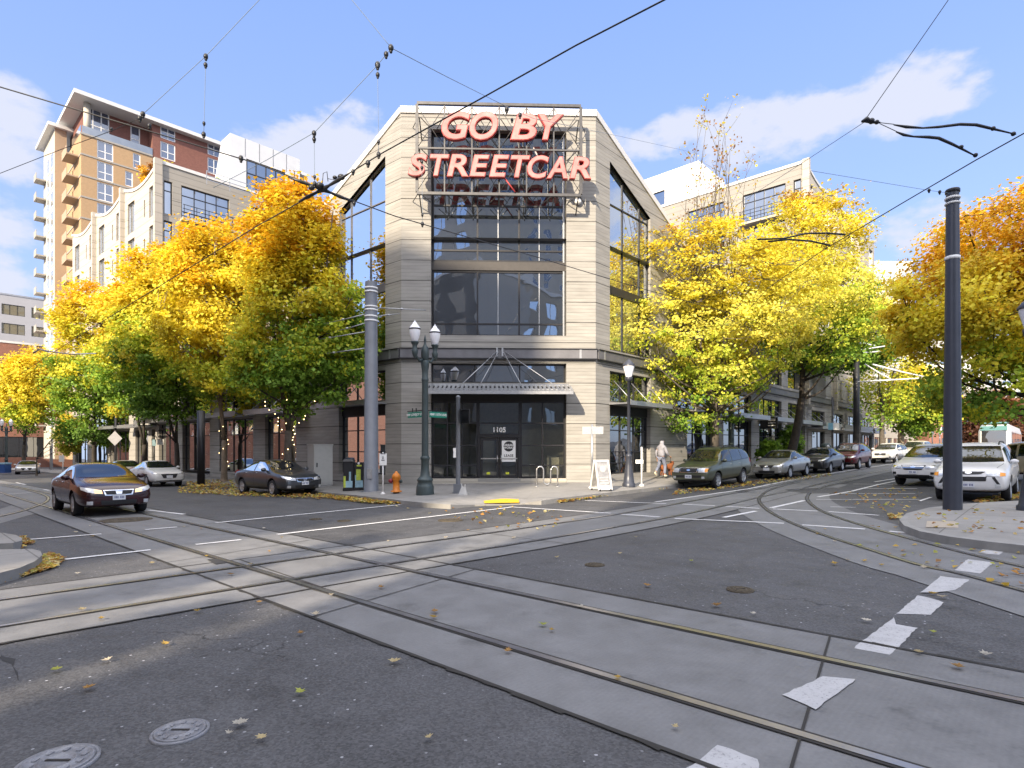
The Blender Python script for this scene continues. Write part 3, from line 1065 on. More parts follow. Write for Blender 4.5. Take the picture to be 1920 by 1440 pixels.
# ================================================================== the corner building
BF = Vector(((935 - 960) / FPX * 26.5, 26.5))
FU = Vector((.9991, .033)).normalized()
FC = Fac(BF, FU, (FU.y, -FU.x))                       # chamfered corner front
aL = FC.px(752.5, 600)[0]; aR = FC.px(1117, 600)[0]
cL = FC.O + FU * aL; cR = FC.O + FU * aR
FL = Fac(cL, WLD, (-WLD.y, -abs(WLD.x)))              # left street front (a runs away from the corner)
FL.n = Vector((-WLD.y, WLD.x)).normalized()
FL.n = FL.n if FL.n.y < 0 else -FL.n
FRt = Fac(cR, WRD, (WRD.y, -WRD.x))                   # right street front
bld = empty('corner_building', (BF.x, BF.y + 8, gz(BF.x, BF.y) + .3), 0,
            'board-formed concrete corner building carrying the big red rooftop lettering', 'building')
zF = lambda py: FC.px(935, py)[1]
aF = lambda px: FC.px(px, 700)[0]
ZT = zF(203); ZB = 0.02
zcap = zF(216)
gl, gr = aF(808), aF(1062)
Zg0, Zg1 = zF(629), zF(244)                           # tall glazing
Zt0, Zt1 = zF(717), zF(681)                           # transom strip
Zs0, Zs1 = zF(897), zF(737)                           # shopfront
SL = .43                                              # fall of the side parapets

mb = MB()
FC.wall(mb, aL, aR, ZB - .4, ZT - .3, [(gl, gr, Zg0, Zg1), (gl, gr, Zt0, Zt1), (gl, gr, Zs0, Zs1)], .42)
bigbld_walls = mb


def side_wall(F, mb, flip):
    """street side of the corner block: pier, raked parapet, glazing and awning bays"""
    gL, gz1 = F.px(722.5, 292) if flip else F.px(1143.5, 302)
    ge = 4.95
    gtop = lambda a: gz1 - SL * (a - gL)
    top = lambda a: ZT - .3 - SL * a
    gb = (F.px(722, 594) if flip else F.px(1143.5, 640))[1]
    gb = 6.35
    W = lambda pts: mb.poly([F.P(a, z) for a, z in (pts if not flip else pts[::-1])])
    # pier
    W([(0, -.4), (gL, -.4), (gL, top(gL)), (0, top(0))])
    # border over the glazing and the column past it
    W([(gL, gtop(gL)), (ge, gtop(ge)), (ge, top(ge)), (gL, top(gL))])
    W([(ge, gb), (7.2, gb), (7.2, top(7.2)), (ge, top(ge))])
    # spandrel between glazing and transom
    W([(gL, 5.35), (7.2, 5.35), (7.2, gb), (gL, gb)])
    W([(ge, -.4), (7.2, -.4), (7.2, 5.35), (ge, 5.35)])
    W([(gL, -.4), (ge, -.4), (ge, .42), (gL, .42)])
    W([(gL, 3.72), (ge, 3.72), (ge, 3.9), (gL, 3.9)])
    # raked top continues to the long wing
    rv = .35
    for a0, a1, z0, z1 in ((gL, ge, .42, 3.72), (gL, ge, 3.9, 5.35)):
        mb.quad(F.P(a0, z0), F.P(a0, z1), F.P(a0, z1, -rv), F.P(a0, z0, -rv))
        mb.quad(F.P(a1, z1), F.P(a1, z0), F.P(a1, z0, -rv), F.P(a1, z1, -rv))
        mb.quad(F.P(a0, z1), F.P(a1, z1), F.P(a1, z1, -rv), F.P(a0, z1, -rv))
        mb.quad(F.P(a0, z0), F.P(a0, z0, -rv), F.P(a1, z0, -rv), F.P(a1, z0))
    mb.quad(F.P(gL, gb), F.P(gL, gtop(gL)), F.P(gL, gtop(gL), -rv), F.P(gL, gb, -rv))
    mb.quad(F.P(ge, gtop(ge)), F.P(ge, gb), F.P(ge, gb, -rv), F.P(ge, gtop(ge), -rv))
    return gL, ge, gtop, top, gb


sideL = side_wall(FL, mb, True)
sideR = side_wall(FRt, mb, False)
# raked parapets and flat roofs behind (a closed shell so that it stands from every side)
zw = 11.6                                             # wing roof
for F, flip in ((FL, True), (FRt, False)):
    top = (sideL if flip else sideR)[3]
    aw = (ZT - .3 - zw) / SL
    W = lambda pts: mb.poly([F.P(a, z) for a, z in (pts if not flip else pts[::-1])])
    W([(7.2, 8.4), (aw, 8.4), (aw, zw), (7.2, top(7.2))])
corner_wall = mb

# openings along the wings: one bay every 6.1 m
BAY0, BAYW = 7.2, 6.15
for F, flip, nb in ((FL, True, 4), (FRt, False, 8)):
    holes = []
    for i in range(nb):
        a = BAY0 + i * BAYW
        holes.append((a + .75 if i else a + 1.9, a + BAYW - .75, .15 if i % 2 else -.1, 3.55))
        holes.append((a + .75, a + BAYW - .75, 3.95, 5.3))
        if i * BAYW + BAY0 < 26:
            holes.append((a + .7, a + BAYW - .7, 6.5, 8.0))
            if i: holes.append((a + .7, a + BAYW - .7, 8.9, 10.9))
    a1 = BAY0 + nb * BAYW
    t2m = MB()
    F.wall(t2m, BAY0, a1, -.4, 8.4, [h for h in holes if h[3] < 8.4], .35)
    aw = (ZT - .3 - zw) / SL
    F.wall(t2m, aw, a1 if flip else 30.8, 8.4, zw, [h for h in holes if h[2] > 8.4 and h[0] > aw], .35)
    # flip winding does not matter for rendering; keep one shell
    o = len(corner_wall.v)
    corner_wall.v += t2m.v
    corner_wall.f += [tuple(o + k for k in f) for f in t2m.f]; corner_wall.m += t2m.m; corner_wall.sm += t2m.sm
    for i in range(nb):
        a = BAY0 + i * BAYW
        h = (a + .75 if i else a + 1.9, a + BAYW - .75, .15 if i % 2 else -.1, 3.55)
        n = 3
        va = [h[0] + (h[1] - h[0]) * k / n for k in range(1, n)]
        F.window(bld, h[0], h[1], max(h[2], .05), h[3], va, (2.55,), gm='glass_dim', name='shop_window')
        h = (a + .75, a + BAYW - .75, 3.95, 5.3)
        F.window(bld, h[0], h[1], h[2], h[3], [h[0] + (h[1] - h[0]) * k / 3 for k in (1, 2)], (), gm='glass_dim', name='transom_window')
        if a < 26:
            F.window(bld, a + .7, a + BAYW - .7, 6.5, 8.0, [a + BAYW / 2], (), gm='glass')
            if i and a > aw: F.window(bld, a + .7, a + BAYW - .7, 8.9, 10.9, [a + BAYW / 2], (), gm='glass')
        ab = MB()
        F.box(ab, a + .5, a + BAYW - .5, 3.66, 3.78, 0.01, 1.15)
        F.box(ab, a + .5, a + BAYW - .5, 3.60, 3.90, 1.15, 1.21)
        for k in range(3):
            q = a + 1.0 + k * (BAYW - 2) / 2
            ab.tube([F.P(q, 4.75, .02), F.P(q, 3.8, 1.05)], .022, 6)
        ab.build('awning', M['galv'], bld, True)
# roof decks
rz = MB()
roofp = [FC.O + FU * aL, FC.O + FU * aR, cR + WRD * 9, cL + WLD * 9]
rz.poly([(cL.x, cL.y, ZT - .5), (cR.x, cR.y, ZT - .5), (cR + WRD * 12).to_tuple() + (ZT - .5 - SL * 12,), (cL + WLD * 12).to_tuple() + (ZT - .5 - SL * 12,)])
inw = Vector((0, 1))
eL = cL + WLD * 31.8; eR = cR + WRD * 31
rz.poly([(cL.x, cL.y, zw - .3), (cR.x, cR.y, zw - .3), (eR.x, eR.y, zw - .3), (eR.x - 10, eR.y + 9, zw - .3), (0, 47, zw - .3), (eL.x + 10, eL.y + 9, zw - .3), (eL.x, eL.y, zw - .3)])
rz.build('roof', M['steel_band'], bld, True)
corner_wall.build('wall', M['conc'], bld, True)

# parapet caps
cp = MB()
FC.box(cp, aL - .05, aR + .05, ZT - .3, ZT, -.5, .06)
for F in (FL, FRt):
    aw = (ZT - .3 - zw) / SL
    e = -.02
    pts = [(.08, ZT - .33), (aw, zw - .03), (aw, zw + .27), (.08, ZT - .03)]
    F.prism(cp, pts if F is FRt else pts, -.5, .06)
cp.build('parapet_cap', M['cap'], bld, True)

# steel channel band and thin ledges round the corner
sb = MB()
zb0, zb1 = zF(672), zF(655)
FC.box(sb, aL - .04, aR + .04, zb0, zb1, .0, .10)
FL.box(sb, .08, 36, zb0, zb1, .0, .10); FRt.box(sb, .08, 50, zb0, zb1, .0, .10)
sb.build('steel_band', M['steel_band'], bld, True)
lb = MB()
for F, a0, a1 in ((FC, aL - .07, aR + .07), (FL, .13, 36), (FRt, .13, 50)):
    F.box(lb, a0, a1, zb0 - .05, zb0, .0, .16)
    F.box(lb, a0, a1, zb1, zb1 + .04, .0, .14)
lb.build('ledge', M['frame'], bld, True)
for F, aa in ((FC, (aF(1088),)), (FL, (.72, 6.0)), (FRt, (.6, 6.0))):
    for a in aa:
        lj = MB(); F.box(lj, a - .05, a + .05, zb0, zb1, .10, .115); lj.build('band_bracket', M['galv'], bld, True)

# tall corner glazing
mv = [aF(895), aF(974)]
zmid0, zmid1 = zF(504), zF(488)
FC.window(bld, gl + .02, gr - .02, zmid1, Zg1 - .02, mv, (zF(381), zF(466)), d=-.3, fw=.09, gm='glass')
FC.window(bld, gl + .02, gr - .02, Zg0, zmid0, mv, (zF(605),), d=-.3, fw=.09, gm='glass')
b_ = MB()
FC.box(b_, gl, gr, zmid0, zmid1, -.4, -.24)
b_.build('spandrel_beam', mat('dark_brown_spandrel', (.055, .05, .048), .5), bld, True)
b_ = MB()
for px in (934, 1012):
    FC.box(b_, aF(px) - .018, aF(px) + .018, Zg0 + .05, zmid0 - .05, -.38, -.32)
    FC.box(b_, aF(px) - .018, aF(px) + .018, zmid1 + .05, zF(381), -.38, -.32)
FC.box(b_, gr - .13, gr - .06, Zg0, Zg1, -.3, -.25)
b_.build('glazing_bar', M['galv'], bld, True)

# transom strip over the canopy
FC.window(bld, gl + .02, gr - .02, Zt0, Zt1, [aF(890), aF(975)], (), d=-.3, fw=.06, gm='glass', name='transom_window')

# canopy with rafters, lattice and tie rods
cn = MB()
zb_c, zf_c = zF(721), zF(734) - .13                   # the canopy slopes down towards the street
zc = zf_c


def slope_bar(mb, a0, a1, d0, d1, lo, hi):
    zz = lambda d: zb_c + (zf_c - zb_c) * (d - .05) / 1.35
    mb.hexa([FC.P(a0, zz(d1) + lo, d1), FC.P(a1, zz(d1) + lo, d1), FC.P(a1, zz(d0) + lo, d0), FC.P(a0, zz(d0) + lo, d0),
             FC.P(a0, zz(d1) + hi, d1), FC.P(a1, zz(d1) + hi, d1), FC.P(a1, zz(d0) + hi, d0), FC.P(a0, zz(d0) + hi, d0)])


slope_bar(cn, gl - .12, gr + .12, 1.30, 1.46, -.10, .03)
slope_bar(cn, gl - .10, gr + .10, .02, .28, -.03, .03)
slope_bar(cn, gl - .10, gr + .10, .95, 1.05, -.03, .028)
for k in range(34):
    a = gl - .1 + (gr - gl + .2) * k / 33
    slope_bar(cn, a - .055, a + .055, .28, 1.30, -.04, .025)
cn.build('canopy', M['galv'], bld, True)
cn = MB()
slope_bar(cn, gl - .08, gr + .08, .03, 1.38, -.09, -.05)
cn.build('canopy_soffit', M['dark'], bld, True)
tr = MB()
zc2 = zF(661)
for a0, a1 in ((aF(934), aF(896)), (aF(930), aF(858)), (aF(944), aF(980)), (aF(948), aF(1048))):
    tr.tube([FC.P(a0, zc2, .12), FC.P(a1, zc + .06, 1.3)], .02, 6)
tr.box(0, 0, 0, 0, 0, 0)
for a in (aF(932), aF(942)): FC.box(tr, a - .04, a + .04, zc2 - .2, zc2 + .2, .1, .16)
tr.build('canopy_tie_rod', M['galv'], bld, True)
fb = MB()
FC.box(fb, gl + .01, gr - .01, Zs1 - .36, Zs1 - .02, -.36, -.2)
fb.build('shopfront_header', M['dark'], bld, True)

# shopfront
dl, dr = aF(896), aF(976)
zh = Zs1 - .36
vs_ = [aF(838), aF(866), dl]
FC.window(bld, gl + .02, dl, Zs0, zh, [aF(838), aF(866)], (zF(793), zF(835), zF(873)), d=-.24, fw=.075, gm='glass_shop', name='shop_window')
FC.window(bld, dr, gr - .02, Zs0, zh, [aF(1018)], (zF(793), zF(835), zF(873)), d=-.24, fw=.075, gm='glass_shop', name='shop_window')
FC.window(bld, dl + .002, dr - .002, zF(816), zh, [], (zF(793),), d=-.235, fw=.075, gm='glass_shop', name='transom_window')
# double door
zd0, zd1 = zF(904), zF(816)
am = (dl + dr) / 2
mb = MB()
FC.box(mb, dl, dl + .1, zd0, zd1, -.34, -.18); FC.box(mb, dr - .1, dr, zd0, zd1, -.34, -.18); FC.box(mb, dl + .1, dr - .1, zd1 - .1, zd1, -.34, -.18)
door = mb.build('entrance_door', M['frame'], bld, True)
for s, (x0, x1) in enumerate(((dl + .11, am - .012), (am + .012, dr - .11))):
    mb = MB()
    FC.box(mb, x0, x0 + .11, zd0 + .02, zd1 - .12, -.32, -.24); FC.box(mb, x1 - .11, x1, zd0 + .02, zd1 - .12, -.32, -.24)
    FC.box(mb, x0 + .11, x1 - .11, zd0 + .02, zd0 + .30, -.32, -.24); FC.box(mb, x0 + .11, x1 - .11, zd1 - .24, zd1 - .12, -.32, -.24)
    mb.build('door_leaf', M['frame'], door, True)
    mb = MB()
    mb.quad(*[FC.P(a, z, -.285) for a, z in ((x0 + .1, zd0 + .29), (x1 - .1, zd0 + .29), (x1 - .1, zd1 - .23), (x0 + .1, zd1 - .23))])
    mb.build('door_pane', M['glass_shop'], door, True)
    mb = MB()
    zb = zF(860)
    FC.box(mb, x0 + .02, x1 - .02, zb - .025, zb + .025, -.235, -.20)
    xh = x1 - .08 if s == 0 else x0 + .08
    mb.tube([FC.P(xh, zb - .15, -.23), FC.P(xh, zb - .15, -.14), FC.P(xh, zb + .15, -.14), FC.P(xh, zb + .15, -.23)], .018, 6)
    mb.build('door_handle', M['steel'], door, True)
    mb = MB()
    FC.box(mb, (x0 + x1) / 2 - .14, (x0 + x1) / 2 + .02, zd0 + .34, zd0 + .45, -.283, -.279)
    mb.build('door_sticker', mat('lime_sticker', (.62, .66, .05), .5), door, True)
place_text('street_number', text_mesh('1105', .30, .006, 0, .012, 1.05), M['white_paint'], bld, FC, aF(936), zF(806), -.20)

# plinth and the dim room behind the shop glass
mb = MB()
FC.box(mb, gl, dl, -.3, Zs0, -.45, .03); FC.box(mb, dr, gr, -.3, Zs0, -.45, .03)
FC.box(mb, dl, dr, -.5, zd0, -.6, .02)
mb.build('plinth', M['conc_plain'], bld, True)
mb = MB()
FC.box(mb, gl - 1, gr + 1, zd0 - .05, zd0 + .02, -7, -.5)
FC.box(mb, gl - 1, gr + 1, zd0, Zg0 + 6, -7.2, -7.0)
FC.box(mb, gl - 1.2, gl - 1, zd0, Zg0, -7, -.5); FC.box(mb, gr + 1, gr + 1.2, zd0, Zg0, -7, -.5)
FC.box(mb, gl - 1, gr + 1, Zt0 - .05, Zt0 - .0, -7, -.5)
FC.box(mb, aF(985), gr + 1, zd0, zF(800), -3.2, -3.0)
FC.box(mb, aF(905), aF(925), zd0, zF(790), -2.6, -2.2)
FC.box(mb, aF(1030), gr - .2, zd0 + .02, zF(855), -2.0, -1.2)
mb.build('interior', mat('beige_interior_wall', (.62, .57, .45), .8), bld, True)

# raked side glazing with panes, transoms, shop windows and awnings of the two sides
for F, flip in ((FL, True), (FRt, False)):
    gL, ge, gtop, top, gb = sideL if flip else sideR
    cols = [gL, gL + (ge - gL) * .36, gL + (ge - gL) * .78, ge]
    fm = MB(); fw = .04; d = -.14
    F.prism(fm, [(gL, gb), (gL + fw, gb), (gL + fw, gtop(gL + fw)), (gL, gtop(gL))], d - .1, d)
    for a in cols[1:-1]: F.prism(fm, [(a - .02, gb), (a + .02, gb), (a + .02, gtop(a + .02)), (a - .02, gtop(a - .02))], d - .1, d - .005)
    F.prism(fm, [(ge - fw, gb), (ge, gb), (ge, gtop(ge)), (ge - fw, gtop(ge - fw))], d - .1, d)
    F.prism(fm, [(gL, gtop(gL) - .05), (ge, gtop(ge) - .05), (ge, gtop(ge)), (gL, gtop(gL))], d - .1, d + .004)
    zz = F.px(722, 372)[1] if flip else F.px(1144, 378)[1]
    for z in (zz, gb + .05):
        F.box(fm, gL + fw, ge - fw, z - .025, z + .025, d - .1, d - .008)
    F.box(fm, gL, ge, zmid0 - .8, zmid1 - .8, d - .1, d + .02)
    w = fm.build('window', M['steel_band'] if flip else M['frame'], bld, True)
    pm = MB()
    pm.poly([F.P(a, z, d - .06) for a, z in ((gL + .02, gb), (ge - .02, gb), (ge - .02, gtop(ge)), (gL + .02, gtop(gL)))])
    pm.build('pane', M['glass_blue'], w, True)
    n = 3
    va = [gL + (ge - gL) * k / n for k in range(1, n)]
    F.window(bld, gL + .01, ge - .01, 3.9, 5.35, va, (), d=-.2, gm='glass_dim', name='transom_window')
    F.window(bld, gL + .01, ge - .01, .42, 3.3, va, (2.55, 1.5, .95), d=-.22, gm='glass_dim', name='shop_window')
    hm = MB(); F.box(hm, gL + .01, ge - .01, 3.3, 3.71, -.33, -.18); hm.build('shopfront_header', M['dark'], bld, True)
    ab = MB()
    F.box(ab, gL - .1, ge + .1, 3.74, 3.80, .01, 1.15)
    F.box(ab, gL - .1, ge + .1, 3.68, 3.88, 1.15, 1.21)
    for k in range(3):
        q = gL + .3 + k * (ge - gL - .6) / 2
        ab.tube([F.P(q, 4.9, .02), F.P(q, 3.85, 1.05)], .022, 6)
    ab.build('awning', M['galv'], bld, True)

# lease poster, uplight on the pier
pm = MB()
pa0, pa1, pz0, pz1 = aF(941), aF(967), zF(866), zF(826)
FC.box(pm, pa0, pa1, pz0, pz1, -.225, -.215)
po = empty('lease_poster', FC.P((pa0 + pa1) / 2, pz0, -.22), 0, 'white lease poster with a black round emblem taped to the shop door', 'poster')
pm.build('sheet', M['white_paint'], po, True)
mb = MB()
cxa, cza, rr = (pa0 + pa1) / 2, zF(837), .235
mb.poly([FC.P(cxa + rr * math.cos(t * math.pi / 16), cza + rr * math.sin(t * math.pi / 16), -.212) for t in range(32)])
mb.build('emblem', M['frame'], po, True)
place_text('lettering', text_mesh('URBAN', .135, .002, 0, .004), M['white_paint'], po, FC, cxa, cza + .055, -.209)
place_text('lettering', text_mesh('WORKS', .135, .002, 0, .004), M['white_paint'], po, FC, cxa, cza - .065, -.209)
place_text('lettering', text_mesh('LEASE', .155, .002, 0, .004, 1.1), M['frame'], po, FC, cxa, zF(854.5), -.212)
mb = MB(); FC.box(mb, cxa - .2, cxa + .2, zF(861.5), zF(859.5), -.2145, -.211); mb.build('small_print', M['steel_band'], po, True)
ul = MB()
c = FC.P(aF(1083), zF(378), .12)
ul.ball(c, .17, 12, 6, 0, (1, .8, .8))
tag(ul.build('wall_light', M['white_paint']), 'white half-round wall lamp on the right concrete pier under the big lettering', 'lamp')
# ================================================================== rooftop sign
SG = Fac(FC.O, FC.t, FC.n)
SD = 1.05                                             # stands this far in front of the wall
sA = lambda px, py=300: SG.px(px, py, SD)[0]
sZ = lambda py, px=935: SG.px(px, py, SD)[1]
sx0, sx1 = sA(781), sA(1090)
sz0, sz1 = sZ(362), sZ(193)
sign = empty('rooftop_sign', SG.P((sx0 + sx1) / 2, sz0, SD), 0, 'red and pink lettered sign reading GO BY STREETCAR on a dark steel frame', 'sign')
M['sign_steel'] = mat('weathered_sign_steel', (.085, .085, .09), .5, .5, var=.2, scale=6)
M['sign_red'] = mat('faded_red_letter_sides', (.40, .05, .05), .5, var=.2, scale=2.5)
M['sign_pink'] = mat('chalky_pink_letter_faces', (.42, .20, .19), .55, var=.3, scale=2.2)
M['tube'] = mat('white_neon_tube', (.86, .72, .70), .3, var=.1)
mb = MB()
for a0, a1, z0, z1 in ((sx0, sx1, sz0 - .06, sz0 + .06), (sx0, sx1, sz1 - .06, sz1 + .06), (sx0 - .06, sx0 + .06, sz0 + .06, sz1 - .06), (sx1 - .06, sx1 + .06, sz0 + .06, sz1 - .06)):
    SG.box(mb, a0, a1, z0, z1, SD - .2, SD - .08)
zr = [sZ(y) for y in (362, 345, 278, 272, 193)]
zmidr = sZ(277)
SG.box(mb, sx0 + .06, sx1 - .06, zmidr - .035, zmidr + .035, SD - .19, SD - .11)
n = 6
for k in range(1, n):
    a = sx0 + (sx1 - sx0) * k / n
    SG.box(mb, a - .03, a + .03, sz0 + .06, sz1 - .06, SD - .18, SD - .12)
mb.build('frame', M['sign_steel'], sign, True)
mb = MB()
for k in range(n):
    a0 = sx0 + (sx1 - sx0) * k / n; a1 = sx0 + (sx1 - sx0) * (k + 1) / n; am_ = (a0 + a1) / 2
    mb.tube([SG.P(a0, sz1 - .1, SD - .15), SG.P(a1, zmidr, SD - .15)], .016, 5)
    mb.tube([SG.P(a1, sz1 - .1, SD - .16), SG.P(a0, zmidr, SD - .16)], .016, 5)
    mb.tube([SG.P(a0, zmidr, SD - .15), SG.P(a1, sz0 + .1, SD - .15)], .014, 5)
    mb.tube([SG.P(a1, zmidr, SD - .16), SG.P(a0, sz0 + .1, SD - .16)], .014, 5)
for k in range(n + 1):
    a = sx0 + (sx1 - sx0) * k / n
    a = min(max(a, sx0 + .1), sx1 - .1)
    for z in (sz0, zmidr, sz1 - .6):
        mb.tube([SG.P(a, z, SD - .15), SG.P(a, z - .55 if z > sz0 + .1 else z - .5, .02)], .028, 6)
        mb.tube([SG.P(a - .05, z, SD - .15), SG.P(a - .4, z, .02)], .02, 5)
        mb.tube([SG.P(a + .05, z, SD - .15), SG.P(a + .4, z, .02)], .02, 5)
mb.build('brace', M['sign_steel'], sign, True)
mb = MB()
mb.tube([SG.P(sA(944), sZ(330), SD - .05), SG.P(sA(966), sZ(359), SD - .05)], .035, 5)
mb.build('loose_strut', M['sign_red'], sign, True)


def letter(ch, px0, px1, py0, py1, shear):
    """one channel letter filling the measured pixel box"""
    a0, a1 = sA(px0, (py0 + py1) / 2), sA(px1, (py0 + py1) / 2)
    z1, z0 = sZ(py0, (px0 + px1) / 2), sZ(py1, (px0 + px1) / 2)
    me = text_mesh(ch, 1.0, .11, shear, .032)
    co = np.zeros(len(me.vertices) * 3); me.vertices.foreach_get('co', co); co = co.reshape(-1, 3)
    lo, hi = co.min(0), co.max(0)
    s = ((a1 - a0) / (hi[0] - lo[0]), (z1 - z0) / (hi[1] - lo[1]))
    for i, (mm, off, bold, ex) in enumerate((('sign_red', .0, .032, .10), ('sign_pink', .105, .014, .012))):
        me = text_mesh(ch, 1.0, ex, shear, bold)
        co = np.zeros(len(me.vertices) * 3); me.vertices.foreach_get('co', co); co = co.reshape(-1, 3)
        c = (lo + hi) / 2
        co[:, 0] = (co[:, 0] - c[0]) * s[0]; co[:, 1] = (co[:, 1] - c[1]) * s[1]
        me.vertices.foreach_set('co', co.reshape(-1).astype(np.float32)); me.update()
        par = sign if i == 0 else lt
        o = place_text('letter' if i == 0 else 'letter_face', me, M[mm], par, SG, (a0 + a1) / 2, (z0 + z1) / 2, SD + off)
        if i == 0: lt = o


for ch, x0, x1, y0, y1 in (('G', 828, 882, 211, 264), ('O', 880, 934, 211, 265), ('B', 956, 1007, 215, 265), ('Y', 1008, 1057, 216, 265)):
    letter(ch, x0, x1, y0, y1, .22)
for ch, x0, x1, y0, y1 in (('S', 765, 802, 290, 332), ('T', 806, 843, 291, 332), ('R', 838, 879, 291, 333), ('E', 880, 918, 292, 333), ('E', 917, 955, 292, 334),
                           ('T', 957, 994, 293, 335), ('C', 988, 1029, 293, 337), ('A', 1024, 1064, 295, 337), ('R', 1067, 1108, 296, 337)):
    letter(ch, x0, x1, y0, y1, .2)

# ================================================================== loft blocks left and right
M['loft'] = concrete_mat('pale_loft_concrete', (.44, .405, .355), joint=3.05, board=.75, var=.06)
M['loft_dark'] = concrete_mat('shade_grey_loft_concrete', (.31, .295, .27), joint=3.05, board=.5, var=.08)  # darker copy of the loft concrete, end wall shade put into the colour
M['metal_panel'] = mat('pale_metal_cladding', (.62, .63, .64), .45, .2, var=.05, scale=1.2)


def loft(name, label, C, tS, nS, tE, nE, zt, nfl, L, depth, flip, fin_every):
    """C corner; S = long street side, E = end wall"""
    b = empty(name, (C[0], C[1], gz(C[0], C[1])), 0, label, 'building')
    S = Fac(C, tS, nS); Ef = Fac(C, tE, nE)
    fh = 3.15
    floors = [zt - 1.0 - fh * (k + 1) for k in range(nfl)]
    mb = MB(); holes = []; slots = []
    nb = int(L / fin_every)
    for i in range(nb):
        a = i * fin_every
        for z in floors:
            if z < 6: continue
            holes.append((a + .9, a + 2.1, z + .35, z + 2.8, i))
            holes.append((a + 3.0, a + 3.28, z + .7, z + 2.1, i))
            holes.append((a + fin_every - 2.6, a + fin_every - .9, z + .2, z + 2.8, i))
    # street side wall, scalloped parapet, made of panels per bay
    S.wall(mb, 0, nb * fin_every, 5.4 if name else 0, zt - 1.0, [h[:4] for h in holes], .25)
    for i in range(nb):
        n = 10
        for k in range(n):
            u0, u1 = k / n, (k + 1) / n
            zz = lambda u: zt - .9 * math.sin(math.pi * u) ** 1.0 * .85
            a0, a1 = (i + u0) * fin_every, (i + u1) * fin_every
            S.prism(mb, [(a0, zt - 1.0), (a1, zt - 1.0), (a1, zz(u1)), (a0, zz(u0))], -.3, 0)
            S.prism(mb, [(a0, zz(u0)), (a1, zz(u1)), (a1, zz(u1) + .22), (a0, zz(u0) + .22)], -.4, .08, 1)
        S.box(mb, i * fin_every - .18, i * fin_every + .18, 5.4, zt + .3, -.2, .35)
    # end wall
    eh = []
    for z in floors[:4]:
        eh += [(1.6, 5.3, z + .3, z + 2.95), (7.0, 10.6, z + .3, z + 2.95), (.35, .95, z + .3, z + 2.95)]
    Ef.wall(mb, 0, depth, 5.4, zt + .0, eh, .25, 2)
    Ef.box(mb, -.1, depth, zt, zt + .25, -.4, .08, 1)
    # back and far side, roof
    q = [S.O, S.O + S.t * (nb * fin_every), S.O + S.t * (nb * fin_every) + Ef.t * depth, Ef.O + Ef.t * depth]
    mb.quad(*[(p.x, p.y, z) for p, z in ((q[1], 0), (q[2], 0), (q[2], zt), (q[1], zt))])
    mb.quad(*[(p.x, p.y, z) for p, z in ((q[2], 0), (q[3], 0), (q[3], zt), (q[2], zt))])
    mb.poly([(p.x, p.y, zt - 1.0) for p in q])
    mb.build('wall', [M['loft'], M['cap'], M['loft_dark']], b, True)
    for h in holes:
        wdt = h[1] - h[0]
        S.window(b, h[0] + .01, h[1] - .01, h[2] + .01, h[3] - .01, [(h[0] + h[1]) / 2] if wdt > 1 else [], [], d=-.12, fw=.05 if wdt > .5 else .03,
                 gm='glass_blue' if wdt > .5 else 'glass_dim', fm='galv' if wdt > .5 else 'frame')
    for k, h in enumerate(eh):
        wdt = h[1] - h[0]
        Ef.window(b, h[0] + .01, h[1] - .01, h[2] + .01, h[3] - .01, [h[0] + wdt * f for f in (.27, .5, .73)] if wdt > 1 else [], [h[3] - .75], d=-.12, fw=.07, gm='glass')
        if wdt > 1:
            bm_ = MB()
            Ef.box(bm_, h[0] - .1, h[1] + .15, h[2] - .28, h[2] - .08, .0, .7)
            bal = bm_.build('balcony', M['loft'], b, True)
            bm_ = MB()
            for z in (.35, .68, 1.0): Ef.box(bm_, h[0] - .08, h[1] + .12, h[2] - .08 + z - .02, h[2] - .08 + z + .02, .62, .66)
            for f in range(5): Ef.box(bm_, h[0] + f * wdt / 4 - .02, h[0] + f * wdt / 4 + .02, h[2] - .08, h[2] + .94, .66, .69)
            bm_.build('railing', M['black_metal'], bal, True)
    return b, S, Ef


CLl = cL + WLD * 29.5
nL = FL.n
zloft = 24.0
loftL, SLf, ELf = loft('loft_building', 'pale loft block with scalloped parapet behind the left golden trees', CLl, WLD, FL.n, D2, (.730, -.683), zloft, 6, 24.5, 12.5, True, 8.1)
CRr = cR + WRD * 30.8
loftR, SRf, ERf = loft('loft_building', 'tan loft block with scalloped parapet behind the sparse yellow tree on the right', CRr, WRD, FRt.n, D1, (-.683, -.730), 25.9, 6, 26, 22, False, 8.6)

# storeys of the right block under its loft floors
for F, a0, a1, par in ((SLf, 0, 24.3, loftL), (SRf, 0, 25.8, loftR)):
    mb = MB(); holes = []
    nb = 4
    w = (a1 - a0) / nb
    for i in range(nb):
        holes += [(i * w + .8, i * w + w - .8, .2, 3.2), (i * w + .8, i * w + w - .8, 3.7, 5.0)]
    F.wall(mb, a0, a1, -1.5, 5.4, holes, .3)
    mb.build('wall', M['loft_dark'], par, True)
    for i, h in enumerate(holes):
        F.window(par, h[0] + .01, h[1] - .01, h[2] + .01, h[3] - .01, [h[0] + (h[1] - h[0]) * k / 3 for k in (1, 2)], [], d=-.15, gm='glass_dim', name='shop_window' if h[2] < 1 else 'transom_window')
        if h[2] < 1:
            ab = MB()
            F.box(ab, h[0] - .3, h[1] + .3, 3.38, 3.5, .01, 1.2); F.box(ab, h[0] - .3, h[1] + .3, 3.33, 3.58, 1.2, 1.26)
            ab.build('awning', M['galv'], par, True)
# end walls under the lofts reach the ground
for F, dpt, par in ((ELf, 12.5, loftL), (ERf, 22, loftR)):
    mb = MB(); F.wall(mb, 0, dpt, -1.5, 5.4); mb.build('wall', M['loft_dark'], par, True)


